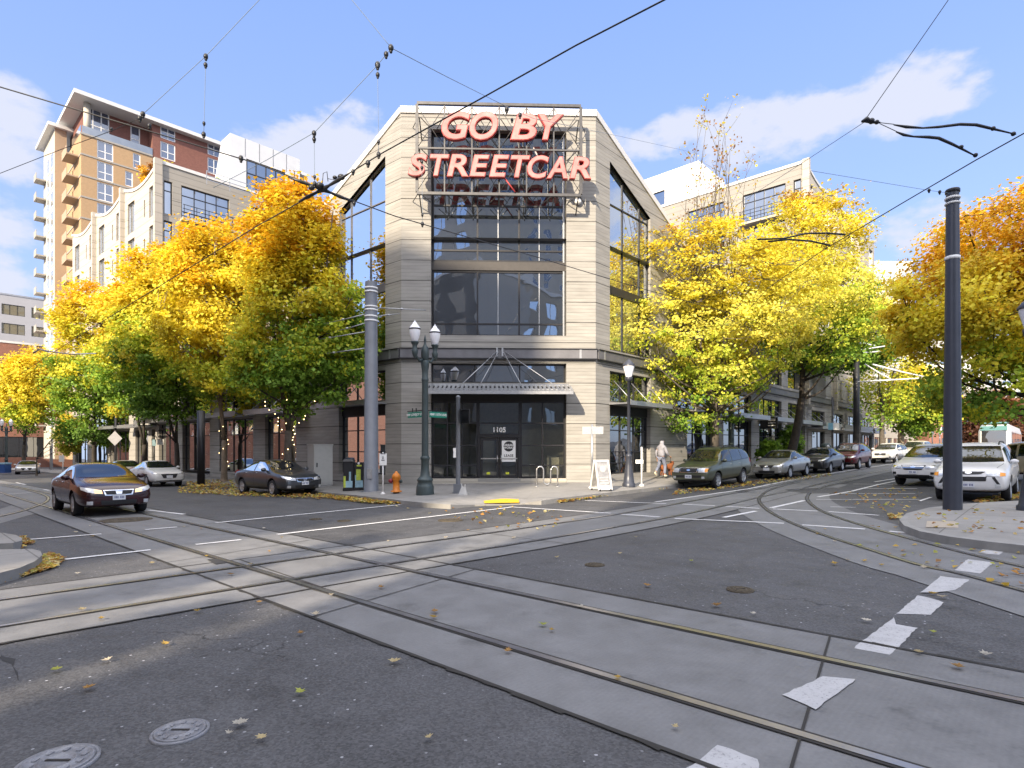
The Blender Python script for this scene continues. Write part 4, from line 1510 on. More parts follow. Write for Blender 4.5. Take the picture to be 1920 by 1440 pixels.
def house_box(name, label, C, t, n, w, dpt, z0, z1, wm, wins, cap=True, capm='cap', fm='frame', gm='glass_dim', roof_over=0.0):
    """plain block with windows on the listed faces: wins = [(face, a0, a1, z0, z1, nv, nz)]; face 0 front, 1 left side, 2 right side"""
    C = v2(C); t = v2(t).normalized(); n = v2(n).normalized()
    b = empty(name, (C.x, C.y, z0), 0, label, 'building')
    fr = Fac(C, t, n); ls = Fac(C, -n, -t); rs = Fac(C + t * w, -n, t)
    mb = MB()
    for k, (F, L) in enumerate(((fr, w), (ls, dpt), (rs, dpt))):
        F.wall(mb, 0, L, z0, z1, [x[1:5] for x in wins if x[0] == k], .2)
    bk = [C + t * w - n * dpt, C - n * dpt]
    mb.quad(*[(p.x, p.y, z) for p, z in ((bk[0], z0), (bk[1], z0), (bk[1], z1), (bk[0], z1))])
    q = [C, C + t * w, C + t * w - n * dpt, C - n * dpt]
    mb.poly([(p.x, p.y, z1 - .02) for p in q])
    mb.build('wall', wm, b, True)
    for x in wins:
        F = (fr, ls, rs)[x[0]]
        wd = x[2] - x[1]; hg = x[4] - x[3]
        F.window(b, x[1] + .01, x[2] - .01, x[3] + .01, x[4] - .01, [x[1] + wd * k / x[5] for k in range(1, x[5])], [x[3] + hg * k / x[6] for k in range(1, x[6])],
                 d=-.1, fw=.07, fm=fm, gm=gm)
    if cap:
        o = roof_over
        mb = MB()
        fr.box(mb, -o - .1, w + o + .1, z1, z1 + (.35 if not o else .9), -dpt - o, o + .1)
        mb.build('roof', M[capm], b, True)
    return b, fr, ls, rs


# metal penthouse on the left loft roof
zr = zloft - 1.0
pc = v2(P(432, 330, 50.0))
pf = Fac(pc, D2, (.730, -.683))
zp1 = P(432, 249, 50)[2]
wp = 6.3
mb = MB()
q0, q1 = 1.35, 4.9
pf.wall(mb, 0, wp, zr, zp1, [(q0, q1, zr + .3, zr + 4.2)], .15)
pl_ = Fac(pc, D1, (-.683, -.730))
mb.poly([pl_.P(a, z) for a, z in ((0, zr), (0, zp1), (2.0, zp1), (5.2, zr))])
bk = pc + D1 * 2.0; bk2 = bk + D2 * wp
mb.poly([pc.to_tuple() + (zp1,), (pc + D2 * wp).to_tuple() + (zp1,), bk2.to_tuple() + (zp1,), bk.to_tuple() + (zp1,)])
e2 = pc + D2 * wp
mb.quad(e2.to_tuple() + (zr,), bk2.to_tuple() + (zr,), bk2.to_tuple() + (zp1,), e2.to_tuple() + (zp1,))
pent = mb.build('penthouse', M['metal_panel'], loftL, True)
pf.window(pent, q0 + .02, q1 - .02, zr + .32, zr + 4.18, [q0 + (q1 - q0) * k / 4 for k in (1, 2, 3)], [zr + 3.0], d=-.05, fw=.09, gm='glass', name='penthouse_window')
mb = MB()
for k in range(1, 5): pf.box(mb, k * 1.25 - .02, k * 1.25 + .02, zr + 4.3, zp1 - .02, .0, .012)
mb.build('panel_seam', M['steel_band'], pent, True)
for z in (.4, .75, 1.1):
    mb = MB(); pf.box(mb, -2.6, wp, zr + z - .025, zr + z + .025, 1.9, 1.94); mb.build('railing_bar', M['galv'], loftL, True)
mb = MB()
for k in range(5): pf.box(mb, -2.6 + k * 1.8, -2.56 + k * 1.8, zr, zr + 1.13, 1.87, 1.935)
mb.build('railing_post', M['galv'], loftL, True)
# white penthouse on the right loft roof
zr2 = 24.9
pc = v2(P(1310, 400, 56.0))
pf2 = Fac(pc, D1, (-.683, -.730))
zq = P(1310, 301, 56.0)[2]
mb = MB()
pf2.wall(mb, 0, 12, zr2, zq, [(3.6, 7.6, zr2 + .2, zr2 + 2.9)], .2)
r_ = Fac(pc, D2, (.730, -.683))
r_.wall(mb, 0, 6, zr2, zq)
mb.poly([pc.to_tuple() + (zq,), (pc + D1 * 12).to_tuple() + (zq,), (pc + D1 * 12 + D2 * 6).to_tuple() + (zq,), (pc + D2 * 6).to_tuple() + (zq,)])
pent2 = mb.build('penthouse', M['white_paint'], loftR, True)
pf2.window(pent2, 3.62, 7.58, zr2 + .22, zr2 + 2.88, [5.0, 6.3], [], d=-.08, gm='glass', name='penthouse_window')

# ================================================================== apartment tower far left
M['tan_brick'] = brick_mat('tan_orange_brick', (.40, .26, .14), (.36, .27, .18), .8, .06)
M['red_brick'] = brick_mat('dark_red_brick', (.19, .08, .062), (.2, .1, .08), .8, .12)
M['pale_panel'] = mat('pale_tower_panel', (.47, .435, .37), .7, var=.05, scale=.5)
M['shade_tan'] = mat('shade_dulled_tan_panel', (.36, .27, .19), .8, var=.05, scale=.5)  # darker tan puts the half shade of the bay side into the colour
M['band'] = mat('grey_floor_band', (.33, .31, .28), .7, var=.08)
TC = Vector((-61.75, 83.0))
tower = empty('apartment_tower', (TC.x, TC.y, -1.5), 0, 'tall tan brick apartment tower with dark red top and white flat roof far left', 'building')
TF = Fac(TC, D2, (.730, -.683)); TL = Fac(TC, D1, (-.683, -.730))
fh = 3.05
zter = 47.0
zroof = 52.9
mb = MB()
fl = [zter - fh * (k + 1) for k in range(15)]
holes = []; hl = []
for z in fl:
    if z < 6: continue
    holes += [(1.9, 3.9, z + .15, z + 2.75)]
    if fl.index(z) % 2 == 0: holes += [(6.4, 7.4, z + .3, z + 2.5)]
    else: holes += [(5.4, 6.4, z + .3, z + 2.5)]
    hl += [(5.3, 6.0, z + .3, z + 2.4)]
TF.wall(mb, 0, 9.0, 0, zter, holes, .2)
TL.wall(mb, 0, 10.1, 0, zter, hl, .2)
mb.build('wall', M['tan_brick'], tower, True)
rh = []
for k in range(15):
    z = zter + 3.0 - fh * k
    if z < 6: continue
    rh += [(10.1, 12.2, z + .2, z + 2.75), (17.0, 19.0, z + .2, z + 2.75)]
mb = MB()
TF.wall(mb, 9.0, 32, 0, zroof - 1, rh, .2)
TF2 = Fac(TC - TF.n * 2.2, D2, (.730, -.683))
TF2.wall(mb, .8, 9.0, zter, zroof - 1, [(.8, 3.9, zter + .1, zter + 5.2), (6.6, 7.9, zter + .1, zter + 4.6)], .2)
TFs = Fac(TC + TF.t * 9.0, -v2(TF.n), -v2(D2)); TFs.wall(mb, 0, 2.2, zter, zroof - 1)
TL2 = Fac(TC + TF.t * .8 - TF.n * 2.2, D1, (-.683, -.730)); TL2.wall(mb, 0, 10, zter, zroof - 1)
mb.build('wall', M['red_brick'], tower, True)
for h in holes: TF.window(tower, h[0] + .01, h[1] - .01, h[2], h[3], [(h[0] + h[1]) / 2] if h[1] - h[0] > 1.5 else [], [h[2] + 1.1], d=-.08, fw=.12, fm='white_paint', gm='glass_tower')
for h in hl: TL.window(tower, h[0] + .01, h[1] - .01, h[2], h[3], [], [], d=-.1, fw=.06, gm='glass_dim')
for h in rh: TF.window(tower, h[0] + .01, h[1] - .01, h[2], h[3], [(h[0] + h[1]) / 2], [h[2] + 1.1], d=-.08, fw=.12, fm='white_paint', gm='glass_tower')
for a0, a1, za in ((.82, 3.88, 5.2), (6.6, 7.9, 4.6)):
    TF2.window(tower, a0, a1, zter + .1, zter + za, [a0 + (a1 - a0) * k / 3 for k in (1, 2)] if a1 - a0 > 2 else [], [zter + 2.6], d=-.06, fw=.16, fm='white_paint', gm='glass_tower')
mb = MB()
for z in fl:
    TF.box(mb, -.06, 9.0, z - .12, z + .1, .0, .07)
    TL.box(mb, .08, 10.1, z - .12, z + .1, .0, .07)
TF.box(mb, -.12, 9.0, zter - .25, zter, .0, .12)
mb.build('floor_band', M['band'], tower, True)
mb = MB()
TF.box(mb, .1, 9.0, zter, zter + 1.05, .0, .05)
TL.box(mb, .05, 6, zter, zter + 1.05, .0, .05)
mb.build('terrace_railing', M['glass_dim'], tower, True)
mb = MB()
mb.lathe([(.45, 0), (.45, zroof - 1 - zter)], TF.P(.9, zter, -1.0), 14)
mb.build('terrace_column', M['pale_panel'], tower, True)
mb = MB()
TF.box(mb, -1.0, 34, zroof - 1, zroof - .45, -14, 1.1)
mb.build('roof', M['cap'], tower, True)
# angular balconies of the near side, then the projecting white bay tower
for z in fl[:12]:
    mb = MB()
    TL.prism(mb, [(1.2, z - .1), (4.6, z - .1), (4.6, z + .12), (1.2, z + .12)], .02, 1.5)
    TL.box(mb, 1.2, 4.6, z + .12, z + 1.1, 1.44, 1.5)
    mb.build('balcony', M['shade_tan'], tower, True)
mb = MB()
q = 10.2
TP = Fac(TC + D1 * q + TL.n * 1.45, D1, (-.683, -.730))
TPs = Fac(TC + D1 * q + TL.n * 0, -v2(TL.n) * -1, (.730, -.683))
mb.quad(*[TPs.P(a, z) for a, z in ((0, 0), (1.45, 0), (1.45, zroof - 2), (0, zroof - 2))], 1)
hh = []
TP.wall(mb, 0, 9.5, 0, zroof - 2, [], .2, 0)
mb.quad(*[(p.x, p.y, z) for p, z in ((TC + D1 * 10.1, 0), (TC + D1 * q, 0), (TC + D1 * q, zroof - 2), (TC + D1 * 10.1, zroof - 2))], 1)
mb.build('wall', [M['pale_panel'], M['shade_tan']], tower, True)
mb = MB()
TP.box(mb, -.6, 10.6, zroof - 2, zroof - 1.5, -9, .9)
mb.build('roof', M['cap'], tower, True)
for k in range(15):
    z = zter - 2 - fh * k
    if z < 4: continue
    for a in (.8, 4.0):
        TP.window(tower, a, a + 2.2, z + .3, z + 2.7, [a + 1.1], [], d=.06, fw=.1, fm='white_paint', gm='glass_tower', depth=.05)
    mb = MB()
    TP.box(mb, 7.2, 9.4, z - .1, z + .12, .02, 1.3)
    TP.box(mb, 7.2, 9.4, z + .12, z + 1.0, 1.24, 1.3)
    mb.build('balcony', M['band'], tower, True)  # band grey stands in for the shaded undersides

# ================================================================== other far buildings
M['grey_clad'] = mat('grey_office_cladding', (.36, .36, .38), .6, var=.05, scale=.4)
M['red_old'] = brick_mat('old_red_brick', (.23, .10, .07), (.3, .2, .16), .9, .12)
M['beige'] = mat('beige_stucco', (.5, .45, .37), .8, var=.06, scale=.6)
M['offwhite'] = mat('offwhite_wall', (.46, .46, .45), .75, var=.04, scale=.5)
M['glass_warm'] = glass_mat('blind_filled_window', (.22, .2, .14), .18, .01, .4)


def grid(face, a0, a1, z0, z1, na, nz, fill=.6, fz=.6, nv=2, nh=1):
    out = []
    for i in range(na):
        for j in range(nz):
            ca = a0 + (a1 - a0) * (i + .5) / na; cz = z0 + (z1 - z0) * (j + .5) / nz
            wa = (a1 - a0) / na * fill / 2; wz = (z1 - z0) / nz * fz / 2
            out.append((face, ca - wa, ca + wa, cz - wz, cz + wz, nv, nh))
    return out


c = v2(P(-75, 600, 128))
house_box('office_building', 'grey office block with strips of tan blinds at the far left', c, D2, (.730, -.683), 34, 30, -2, P(40, 566, 140)[2], M['grey_clad'],
          grid(0, 1, 33, 14, 36, 6, 5, .78, .55, 3), gm='glass_warm', cap=True, capm='galv')
c = v2(P(-40, 700, 92))
zb_ = P(20, 646, 96)[2]
house_box('brick_building', 'red brick building with pale stone pilasters at the far left corner', c, D2, (.730, -.683), 14, 30, -2, zb_, M['red_old'],
          grid(0, .5, 13.5, 5.5, zb_ - 2.5, 5, 3, .42, .6, 2) + [(0, 1, 12.6, .2, 3.6, 6, 1)], gm='glass_dim')
c = v2(P(62, 700, 112))
house_box('corner_store', 'low brick and beige shop building at the end of the left street', c, D2, (.730, -.683), 20, 20, -2, 9, M['beige'],
          grid(0, 1, 19, .5, 8, 5, 2, .5, .6, 2), gm='glass_dim')
# right end of the street
c = v2(P(1622, 800, 112))
house_box('street_building', 'beige shop building with white posts at the far end of the right street', c, D2, (.730, -.683), 60, 24, -2, 15.5, M['beige'],
          grid(0, 1, 59, 5.5, 14.5, 10, 3, .5, .6, 2) + grid(0, 1, 59, .3, 4.2, 9, 1, .8, .9, 3), gm='glass_dim')
c = v2(P(1636, 800, 190))
house_box('white_tower', 'distant white tower between the tan loft and the right maple', c, (1, 0), (0, -1), 13, 20, -2, P(1660, 492, 190)[2], M['offwhite'],
          grid(0, .5, 12.5, 12, 60, 3, 14, .6, .55, 2), gm='glass_blue', fm='white_paint')
c = v2(P(1742, 800, 150))
house_box('brick_building', 'low brown brick building behind the streetcar on the right', c, (1, .1), (.1, -1), 60, 20, -2, 15, M['red_old'],
          grid(0, 2, 58, 2, 14, 9, 4, .5, .55, 2), gm='glass_dim')
c = v2(P(1722, 800, 205))
house_box('white_building', 'white mid-rise behind the black pole at the end of the right street', c, (1, 0), (0, -1), 46, 20, -2, 40, M['offwhite'],
          grid(0, 1, 45, 4, 38, 8, 9, .55, .5, 2), gm='glass_blue', fm='white_paint')

# ================================================================== blocks behind the camera (they shade the street and show in the glass)
M['back_brick'] = brick_mat('orange_apartment_brick', (.52, .27, .13), (.42, .3, .2), .8, .06)
M['back_tan'] = mat('tan_apartment_panel', (.5, .42, .32), .8, var=.05, scale=.4)
M['back_lite'] = mat('pale_grey_apartment_panel', (.40, .39, .37), .8, var=.05, scale=.4)
M['back_grey'] = mat('grey_apartment_panel', (.36, .33, .28), .8, var=.06, scale=.4)
mD1, mD2 = -D1, -D2
Sc = Vector((-1.5, -8.0))
b, *_ = house_box('apartment_block', 'pale grey apartment block across the street behind the viewpoint', Sc + mD2 * 21.3, D2, (-.730, .683), 21.3, 8, -2, 30.0, M['back_lite'],
                  grid(0, 1, 20.5, 4, 29, 5, 8, .55, .6, 2), gm='glass_blue', fm='white_paint')
house_box('apartment_block', 'grey apartment block on the corner behind the viewpoint', Sc, mD1, (.683, .730), 30, 20, -2, 21.0, M['back_grey'],
          grid(0, 1, 29, 4, 20, 6, 5, .55, .6, 2), gm='glass_blue', fm='white_paint')
Wc = Vector((-13.0, 6.5))
house_box("apartment_block", "orange brick apartment block on the corner left of the viewpoint", Wc + mD2 * 26, D2, (.730, -.683), 26, 26, -2, 16.0, M['back_brick'],
          grid(0, 1, 25, 4, 15.3, 6, 4, .55, .6, 2), gm='glass_blue', fm='white_paint')
tc_ = Vector((-1.5, -8.0)) + mD2 * 82 + mD1 * 6.0  # unseen tower, added for its soft shadow on the corner front
house_box('apartment_tower', 'unseen slim tower added two blocks behind the viewpoint to shade the corner front', tc_ + mD1 * 8.6, D1, (.683, .730), 8.6, 18, -2, 67, M['back_tan'],
          grid(0, 1, 7.6, 4, 61, 2, 16, .55, .55, 2), gm='glass_blue', fm='white_paint')
rowc = Wc + D1 * 44
house_box('apartment_block', 'long brown apartment row across the left street, out of the picture', rowc + mD2 * 16, D2, (.730, -.683), 16, 60, -2, 11.0, M['red_old'],
          grid(2, 1, 59, 3, 10, 12, 3, .55, .6, 2), gm='glass_blue', fm='white_paint')
house_box('apartment_tower', 'wide pale apartment tower two blocks behind the viewpoint', (24, -85), (-1, 0), (0, 1), 46, 20, -2, 78, M['back_lite'],
          grid(0, 1, 45, 6, 76, 9, 20, .5, .55, 2), gm='glass_tower', fm='white_paint')
# ================================================================== trees
rng = np.random.default_rng(11)


def leaf_mat(name):
    mt = bpy.data.materials.new(name)
    mt.use_nodes = True
    nt = mt.node_tree
    nt.nodes.clear()
    N, L = nt.nodes.new, nt.links.new
    out = N('ShaderNodeOutputMaterial')
    at = N('ShaderNodeAttribute'); at.attribute_name = 'leaf_color'
    df = N('ShaderNodeBsdfPrincipled')
    df.inputs['Roughness'].default_value = .55
    df.inputs['Specular IOR Level'].default_value = .3
    tr = N('ShaderNodeBsdfTranslucent')
    mx = N('ShaderNodeMixShader'); mx.inputs[0].default_value = .44
    L(at.outputs['Color'], df.inputs['Base Color'])
    L(at.outputs['Color'], tr.inputs['Color'])
    L(df.outputs[0], mx.inputs[1]); L(tr.outputs[0], mx.inputs[2])
    L(mx.outputs[0], out.inputs[0])
    return mt


M['leaf'] = leaf_mat('autumn_leaf')
M['bark'] = mat('grey_brown_bark', (.10, .085, .07), .9, var=.35, scale=4, bump=.8, bscale=14)
M['bark_dark'] = mat('dark_wet_bark', (.045, .038, .032), .9, var=.3, scale=4, bump=.8, bscale=14)
M['bark_pale'] = mat('pale_tan_bark', (.24, .19, .14), .9, var=.25, scale=3, bump=.8, bscale=12)

ORANGE, DEEPY, YELLOW, LEMON, LIME, GREEN, DKGREEN, RUST = ((.82, .48, .025), (.82, .61, .04), (.80, .67, .06), (.78, .71, .12), (.50, .57, .05), (.22, .37, .05), (.10, .19, .035), (.40, .19, .05))


def leaves(pos, nrm, size, col, name, parent):
    """folded leaf blades: two triangles along the midrib, with a pointed tip"""
    n = len(pos)
    d = rng.normal(size=(n, 3)); d -= nrm * (d * nrm).sum(1, keepdims=True)
    d /= np.linalg.norm(d, axis=1, keepdims=True) + 1e-9
    w = np.cross(nrm, d)
    s = size[:, None]
    fold = nrm * s * .16
    v = np.stack([pos - d * s * .5, pos + w * s * .46 + fold - d * s * .05, pos + d * s * .55, pos - w * s * .46 + fold - d * s * .05], 1).reshape(-1, 3)
    me = bpy.data.meshes.new(name)
    me.vertices.add(n * 4); me.loops.add(n * 6); me.polygons.add(n * 2)
    me.vertices.foreach_set('co', v.astype(np.float32).reshape(-1))
    b = (np.arange(n) * 4)[:, None]
    li = np.concatenate([b + 0, b + 1, b + 2, b + 0, b + 2, b + 3], 1).reshape(-1)
    me.loops.foreach_set('vertex_index', li.astype(np.int32))
    me.polygons.foreach_set('loop_start', (np.arange(n * 2) * 3).astype(np.int32))
    me.polygons.foreach_set('loop_total', np.full(n * 2, 3, np.int32))
    at = me.color_attributes.new('leaf_color', 'FLOAT_COLOR', 'POINT')
    c4 = np.ones((n, 4, 4), np.float32); c4[:, :, :3] = col[:, None, :]
    at.data.foreach_set('color', c4.reshape(-1))
    me.materials.append(M['leaf'])
    me.update(calc_edges=True)
    o = bpy.data.objects.new(name, me)
    COL.objects.link(o)
    o.parent = parent
    return o


def pick_colors(t, pal):
    """pal = [(level, colour)] sorted; t per leaf"""
    lv = np.array([p[0] for p in pal]); cs = np.array([p[1] for p in pal])
    i = np.clip(np.searchsorted(lv, t) - 1, 0, len(pal) - 1)
    j = np.clip(i + 1, 0, len(pal) - 1)
    f = np.clip((t - lv[i]) / np.maximum(lv[j] - lv[i], 1e-3), 0, 1)[:, None]
    return cs[i] * (1 - f) + cs[j] * f


MAPLE = [(-.2, DKGREEN), (.08, GREEN), (.24, GREEN), (.38, LIME), (.52, YELLOW), (.68, YELLOW), (.84, DEEPY), (1.0, ORANGE)]
GOLD = [(-.2, GREEN), (.05, LIME), (.2, YELLOW), (.5, YELLOW), (.8, DEEPY), (1.05, ORANGE)]
GREENISH = [(-.2, DKGREEN), (.15, GREEN), (.5, GREEN), (.62, LIME), (.8, YELLOW), (1, DEEPY)]
LINDEN = [(-.2, GREEN), (.06, GREEN), (.2, LIME), (.34, LEMON), (.5, LEMON), (.8, YELLOW), (.95, DEEPY), (1.1, RUST)]


def pblob(x0, x1, y0, y1, Y, ry=None, dens=1.0):
    a = P(x0, y1, Y); b = P(x1, y0, Y)
    rx = (b.x - a.x) / 2; rz = (b.z - a.z) / 2
    return ((a.x + b.x) / 2, Y, (a.z + b.z) / 2, rx, ry or rx, rz, dens)


def tree(name, base, blobs, pal, label, group, ncl=150, nlv=110, lsize=.2, crad=.62, trunk_r=.16, fork=3.0, bark='bark', stems=1, shift=0.0, tnoise=.12, shell=.45, seed=1, lean=(0, 0), skew=0.0, flat=.62, bare=None):
    r = np.random.default_rng(seed)
    e = empty(name, base, 0, label, 'tree', group)
    base = np.array(base, float)
    vol = np.array([b[3] * b[4] * b[5] * b[6] for b in blobs]); vol /= vol.sum()
    cl = []
    for bi in r.choice(len(blobs), ncl, p=vol):
        cx, cy, cz, rx, ry, rz, _ = blobs[bi]
        d = r.normal(size=3); d /= np.linalg.norm(d)
        k = r.random() ** (1 / 3) if r.random() > shell else .78 + .22 * r.random()
        cl.append((cx + d[0] * rx * k, cy + d[1] * ry * k, cz + d[2] * rz * k))
    cl = np.array(cl)
    zmin, zmax = cl[:, 2].min(), cl[:, 2].max()
    # skeleton
    mb = MB()
    ctr = cl.mean(0)
    nodes = []

    def limb(p0, p1, r0, r1, bend=.12, n=6):
        p0, p1 = np.array(p0), np.array(p1)
        L = np.linalg.norm(p1 - p0)
        side = r.normal(size=3) * L * bend * .5
        pts = []
        for k in range(n + 1):
            t = k / n
            pts.append(p0 * (1 - t) + p1 * t + side * math.sin(math.pi * t) + np.array([0, 0, -1]) * L * bend * .5 * math.sin(math.pi * t))
        rr = [r0 + (r1 - r0) * (k / n) ** .8 for k in range(n + 1)]
        mb.tube([Vector(q - base) for q in pts], rr, 7 if r0 > .05 else 5)
        for q, w in zip(pts, rr): nodes.append((q, w))
        return pts
    fk = base + np.array([lean[0], lean[1], fork])
    limb(base - np.array([0, 0, .12]), fk, trunk_r * 1.25, trunk_r * .9, .03)
    mb.lathe([(trunk_r * 1.9, -.1), (trunk_r * 1.35, .12), (trunk_r * 1.2, .4)], (0, 0, 0), 10, caps=False)
    tops = []
    for s in range(max(stems, 1)):
        off = (s - (stems - 1) / 2)
        tp = np.array([ctr[0] + off * (blobs[0][3] * .55) + r.normal() * .2, ctr[1] + r.normal() * .4, zmax - (zmax - fk[2]) * .12])
        tops.append(limb(fk, tp, trunk_r * (.85 if stems < 2 else .65), .02, .05, 9))
    nl = max(8, ncl // 12)
    idx = r.choice(ncl, nl, replace=False)
    for i in idx:
        c = cl[i]
        st = tops[r.integers(len(tops))]
        zt = c[2] - .55 * np.linalg.norm(c[:2] - fk[:2]) - .5
        q = min(st, key=lambda w: abs(w[2] - max(zt, fk[2])))
        limb(q, c, trunk_r * .42 * max(.35, 1 - (q[2] - fk[2]) / (zmax - fk[2] + .1)), .014, .16, 6)
    npos = np.array([n[0] for n in nodes])
    for c in cl:
        dd = np.linalg.norm(npos - c, axis=1) + np.maximum(npos[:, 2] - c[2], 0) * 1.5
        q = npos[dd.argmin()]
        if np.linalg.norm(q - c) > .15: limb(q, c, .022, .006, .1, 3)
    extra = []
    if bare:
        (bx, by, bz, brx, bry, brz, _), nb_ = bare
        for k in range(nb_):
            st = tops[k % len(tops)]
            q = np.array(st[r.integers(len(st) // 2, len(st) - 1)])
            h_ = r.random()
            w_ = 1.15 - h_ * .75
            c = np.array([bx + r.normal() * brx * .45 * w_, by + r.normal() * bry * .4 * w_, bz - brz + 2 * brz * h_])
            if c[2] < q[2] + .8: q = np.array(min(st, key=lambda w: abs(w[2] - (c[2] - 1.2))))
            pts_ = limb(q, c, .03, .008, .08, 5)
            for j in range(4):
                q2 = np.array(pts_[2 + j % 4]); c2 = q2 + np.array([r.normal() * .35, r.normal() * .35, .35 + .5 * r.random()])
                limb(q2, c2, .012, .004, .05, 3); extra.append(c2)
            extra.append(c)
    mb.build('trunk', M[bark], e)
    # leaves
    sz = crad * (.65 + .7 * r.random(ncl))
    P_, N_, S_, T_, V_ = [], [], [], [], []
    hh = (cl[:, 2] - zmin) / (zmax - zmin + 1e-6)
    vcl = .80 + .4 * r.random(ncl)
    tcl = hh + r.normal(size=ncl) * tnoise + shift + skew * (cl[:, 0] - ctr[0]) / max(b[3] for b in blobs)
    for i in range(ncl):
        n = int(nlv * 1.4 * (.5 + r.random()))
        g = r.normal(size=(n, 3)) * np.array([sz[i], sz[i], sz[i] * flat]) * .55
        out = (cl[i] - ctr) / (np.linalg.norm(cl[i] - ctr) + 1e-6)
        nn = np.array([0, 0, .75]) + out * .55 + r.normal(size=(n, 3)) * .55
        nn /= np.linalg.norm(nn, axis=1, keepdims=True)
        P_.append(cl[i] + g); N_.append(nn); S_.append(lsize * (.6 + .7 * r.random(n)))
        V_.append(np.full(n, vcl[i]))
        T_.append(np.full(n, tcl[i]) + r.normal(size=n) * .05 + g[:, 2] * .04)
    for c in extra:
        n = int(r.integers(2, 9))
        P_.append(c + r.normal(size=(n, 3)) * .16); nn = r.normal(size=(n, 3)) * .6 + np.array([0, 0, .6])
        N_.append(nn / np.linalg.norm(nn, axis=1, keepdims=True)); S_.append(lsize * (.5 + .6 * r.random(n)))
        T_.append(np.full(n, .8 + .5 * r.random())); V_.append(np.full(n, .85))
    pos = np.concatenate(P_) - base; t = np.concatenate(T_)
    col = pick_colors(t, pal) * ((.75 + .5 * r.random(len(t))) * np.concatenate(V_))[:, None]
    leaves(pos, np.concatenate(N_), np.concatenate(S_), np.clip(col, 0, .95), 'crown', e)
    return e


def on_ground(x, y, h=.2): return (x, y, gz(x, y) + h)


GL = 'maples along the left pavement'
t1 = on_ground(-10.15, 26.3)
tree('maple_tree', t1, [pblob(432, 690, 500, 775, 26.2, 1.7), pblob(462, 640, 345, 560, 26.3, 1.5), pblob(440, 560, 400, 560, 26.5, 1.4, .9), pblob(600, 690, 500, 680, 25.9, 1.2, .8)], MAPLE,
     'tall maple nearest the corner shop, gold at the top and leafy green below', GL, 330, 125, .165, .58, .17, 2.6, 'bark', 3, .07, .11, seed=3, skew=-.10)
tree('maple_tree', on_ground(-16.8, 33.8), [pblob(300, 490, 430, 730, 33.8, 2.6), pblob(330, 460, 415, 560, 34, 2), pblob(375, 478, 640, 800, 33.4, 1.6, 1.2)], GOLD,
     'maple with a bright yellow lower bough hanging over a tan trunk behind the grey sedan', GL, 230, 110, .19, .66, .15, 2.4, 'bark_pale', 2, -.02, .16, seed=5)
tree('maple_tree', on_ground(-22.2, 38.3), [pblob(225, 400, 480, 790, 38.3, 2.8), pblob(240, 380, 455, 600, 38.5, 2.2)], MAPLE,
     'green and gold maple rising above the white parked sedan', GL, 210, 105, .2, .7, .15, 2.4, 'bark_dark', 2, -.03, .12, seed=7)
tree('maple_tree', on_ground(-27.3, 43.0), [pblob(185, 330, 530, 790, 43, 2.8), pblob(200, 320, 515, 640, 43.2, 2.2)], MAPLE,
     'forked maple, orange at its left edge, just left of the white parked sedan', GL, 180, 100, .21, .72, .17, 2.4, 'bark_dark', 2, .02, .15, seed=8)
tree('maple_tree', on_ground(-37.2, 51.5), [pblob(98, 232, 540, 800, 51.5, 2.9), pblob(110, 225, 530, 650, 51.7, 2.3), pblob(110, 215, 640, 850, 51.3, 2.4)], MAPLE,
     'dark green maple with an orange head in front of the tan tower', GL, 190, 100, .22, .78, .18, 2.6, 'bark_dark', 2, -.1, .1, seed=9)
tree('maple_tree', on_ground(-56, 66.5), [pblob(0, 112, 665, 810, 66, 3.4), pblob(30, 120, 655, 750, 66.3, 3.0)], GOLD,
     'all-yellow maple at the far left by the brick building', GL, 170, 95, .26, .95, .2, 3.0, 'bark', 2, -.15, .12, seed=10)
tree('maple_sapling', on_ground(-43.5, 53.0), [pblob(108, 148, 780, 850, 53, 1.0)], [(0, LIME), (.5, LEMON), (1, YELLOW)],
     'small lime yellow sapling in front of the far left shop', None, 40, 70, .2, .45, .06, 1.4, 'bark', 1, .1, .1, seed=12)
GR = 'lindens along the right pavement'
tree('linden_tree', on_ground(10.9, 31.1), [pblob(1112, 1505, 530, 745, 31.9, 4.2), pblob(1160, 1480, 420, 600, 32, 3.6, .8), pblob(1180, 1440, 680, 810, 31.6, 3.0, .6), pblob(1380, 1560, 430, 640, 32, 3.2, .8)], LINDEN,
     'lemon yellow linden with a thin bare top, its trunk right behind the olive SUV', GR, 840, 52, .15, .62, .19, 3.4, 'bark', 2, -.04, .1, .35, seed=21, flat=.4, bare=(pblob(1255, 1445, 205, 520, 31.5, 2.4), 46))
tree('linden_tree', on_ground(17.9, 37.8), [pblob(1420, 1640, 480, 700, 37.8, 4.0), pblob(1430, 1610, 350, 560, 38, 3.4, .8)], LINDEN,
     'yellow linden with a leaning dark trunk behind the black hatchback', GR, 400, 68, .17, .75, .26, 4.5, 'bark_dark', 2, -.02, .12, .35, seed=22, lean=(1.0, 0), flat=.45)
tree('linden_tree', on_ground(29.0, 48.6), [pblob(1480, 1640, 640, 700, 48.5, 3.0), pblob(1560, 1680, 560, 690, 48.5, 3.6)], LINDEN,
     'olive yellow linden beside the far black pole on the right pavement', GR, 150, 90, .22, .9, .16, 4.0, 'bark_dark', 1, -.25, .1, seed=23)
tree('linden_tree', on_ground(34.0, 53.2), [pblob(1600, 1730, 640, 800, 53.5, 3.4)], [(0, GREEN), (.4, LIME), (1, YELLOW)],
     'thin green linden by the white wagon far along the right pavement', GR, 100, 30, .22, .9, .2, 5.0, 'bark', 2, .0, .12, seed=24)
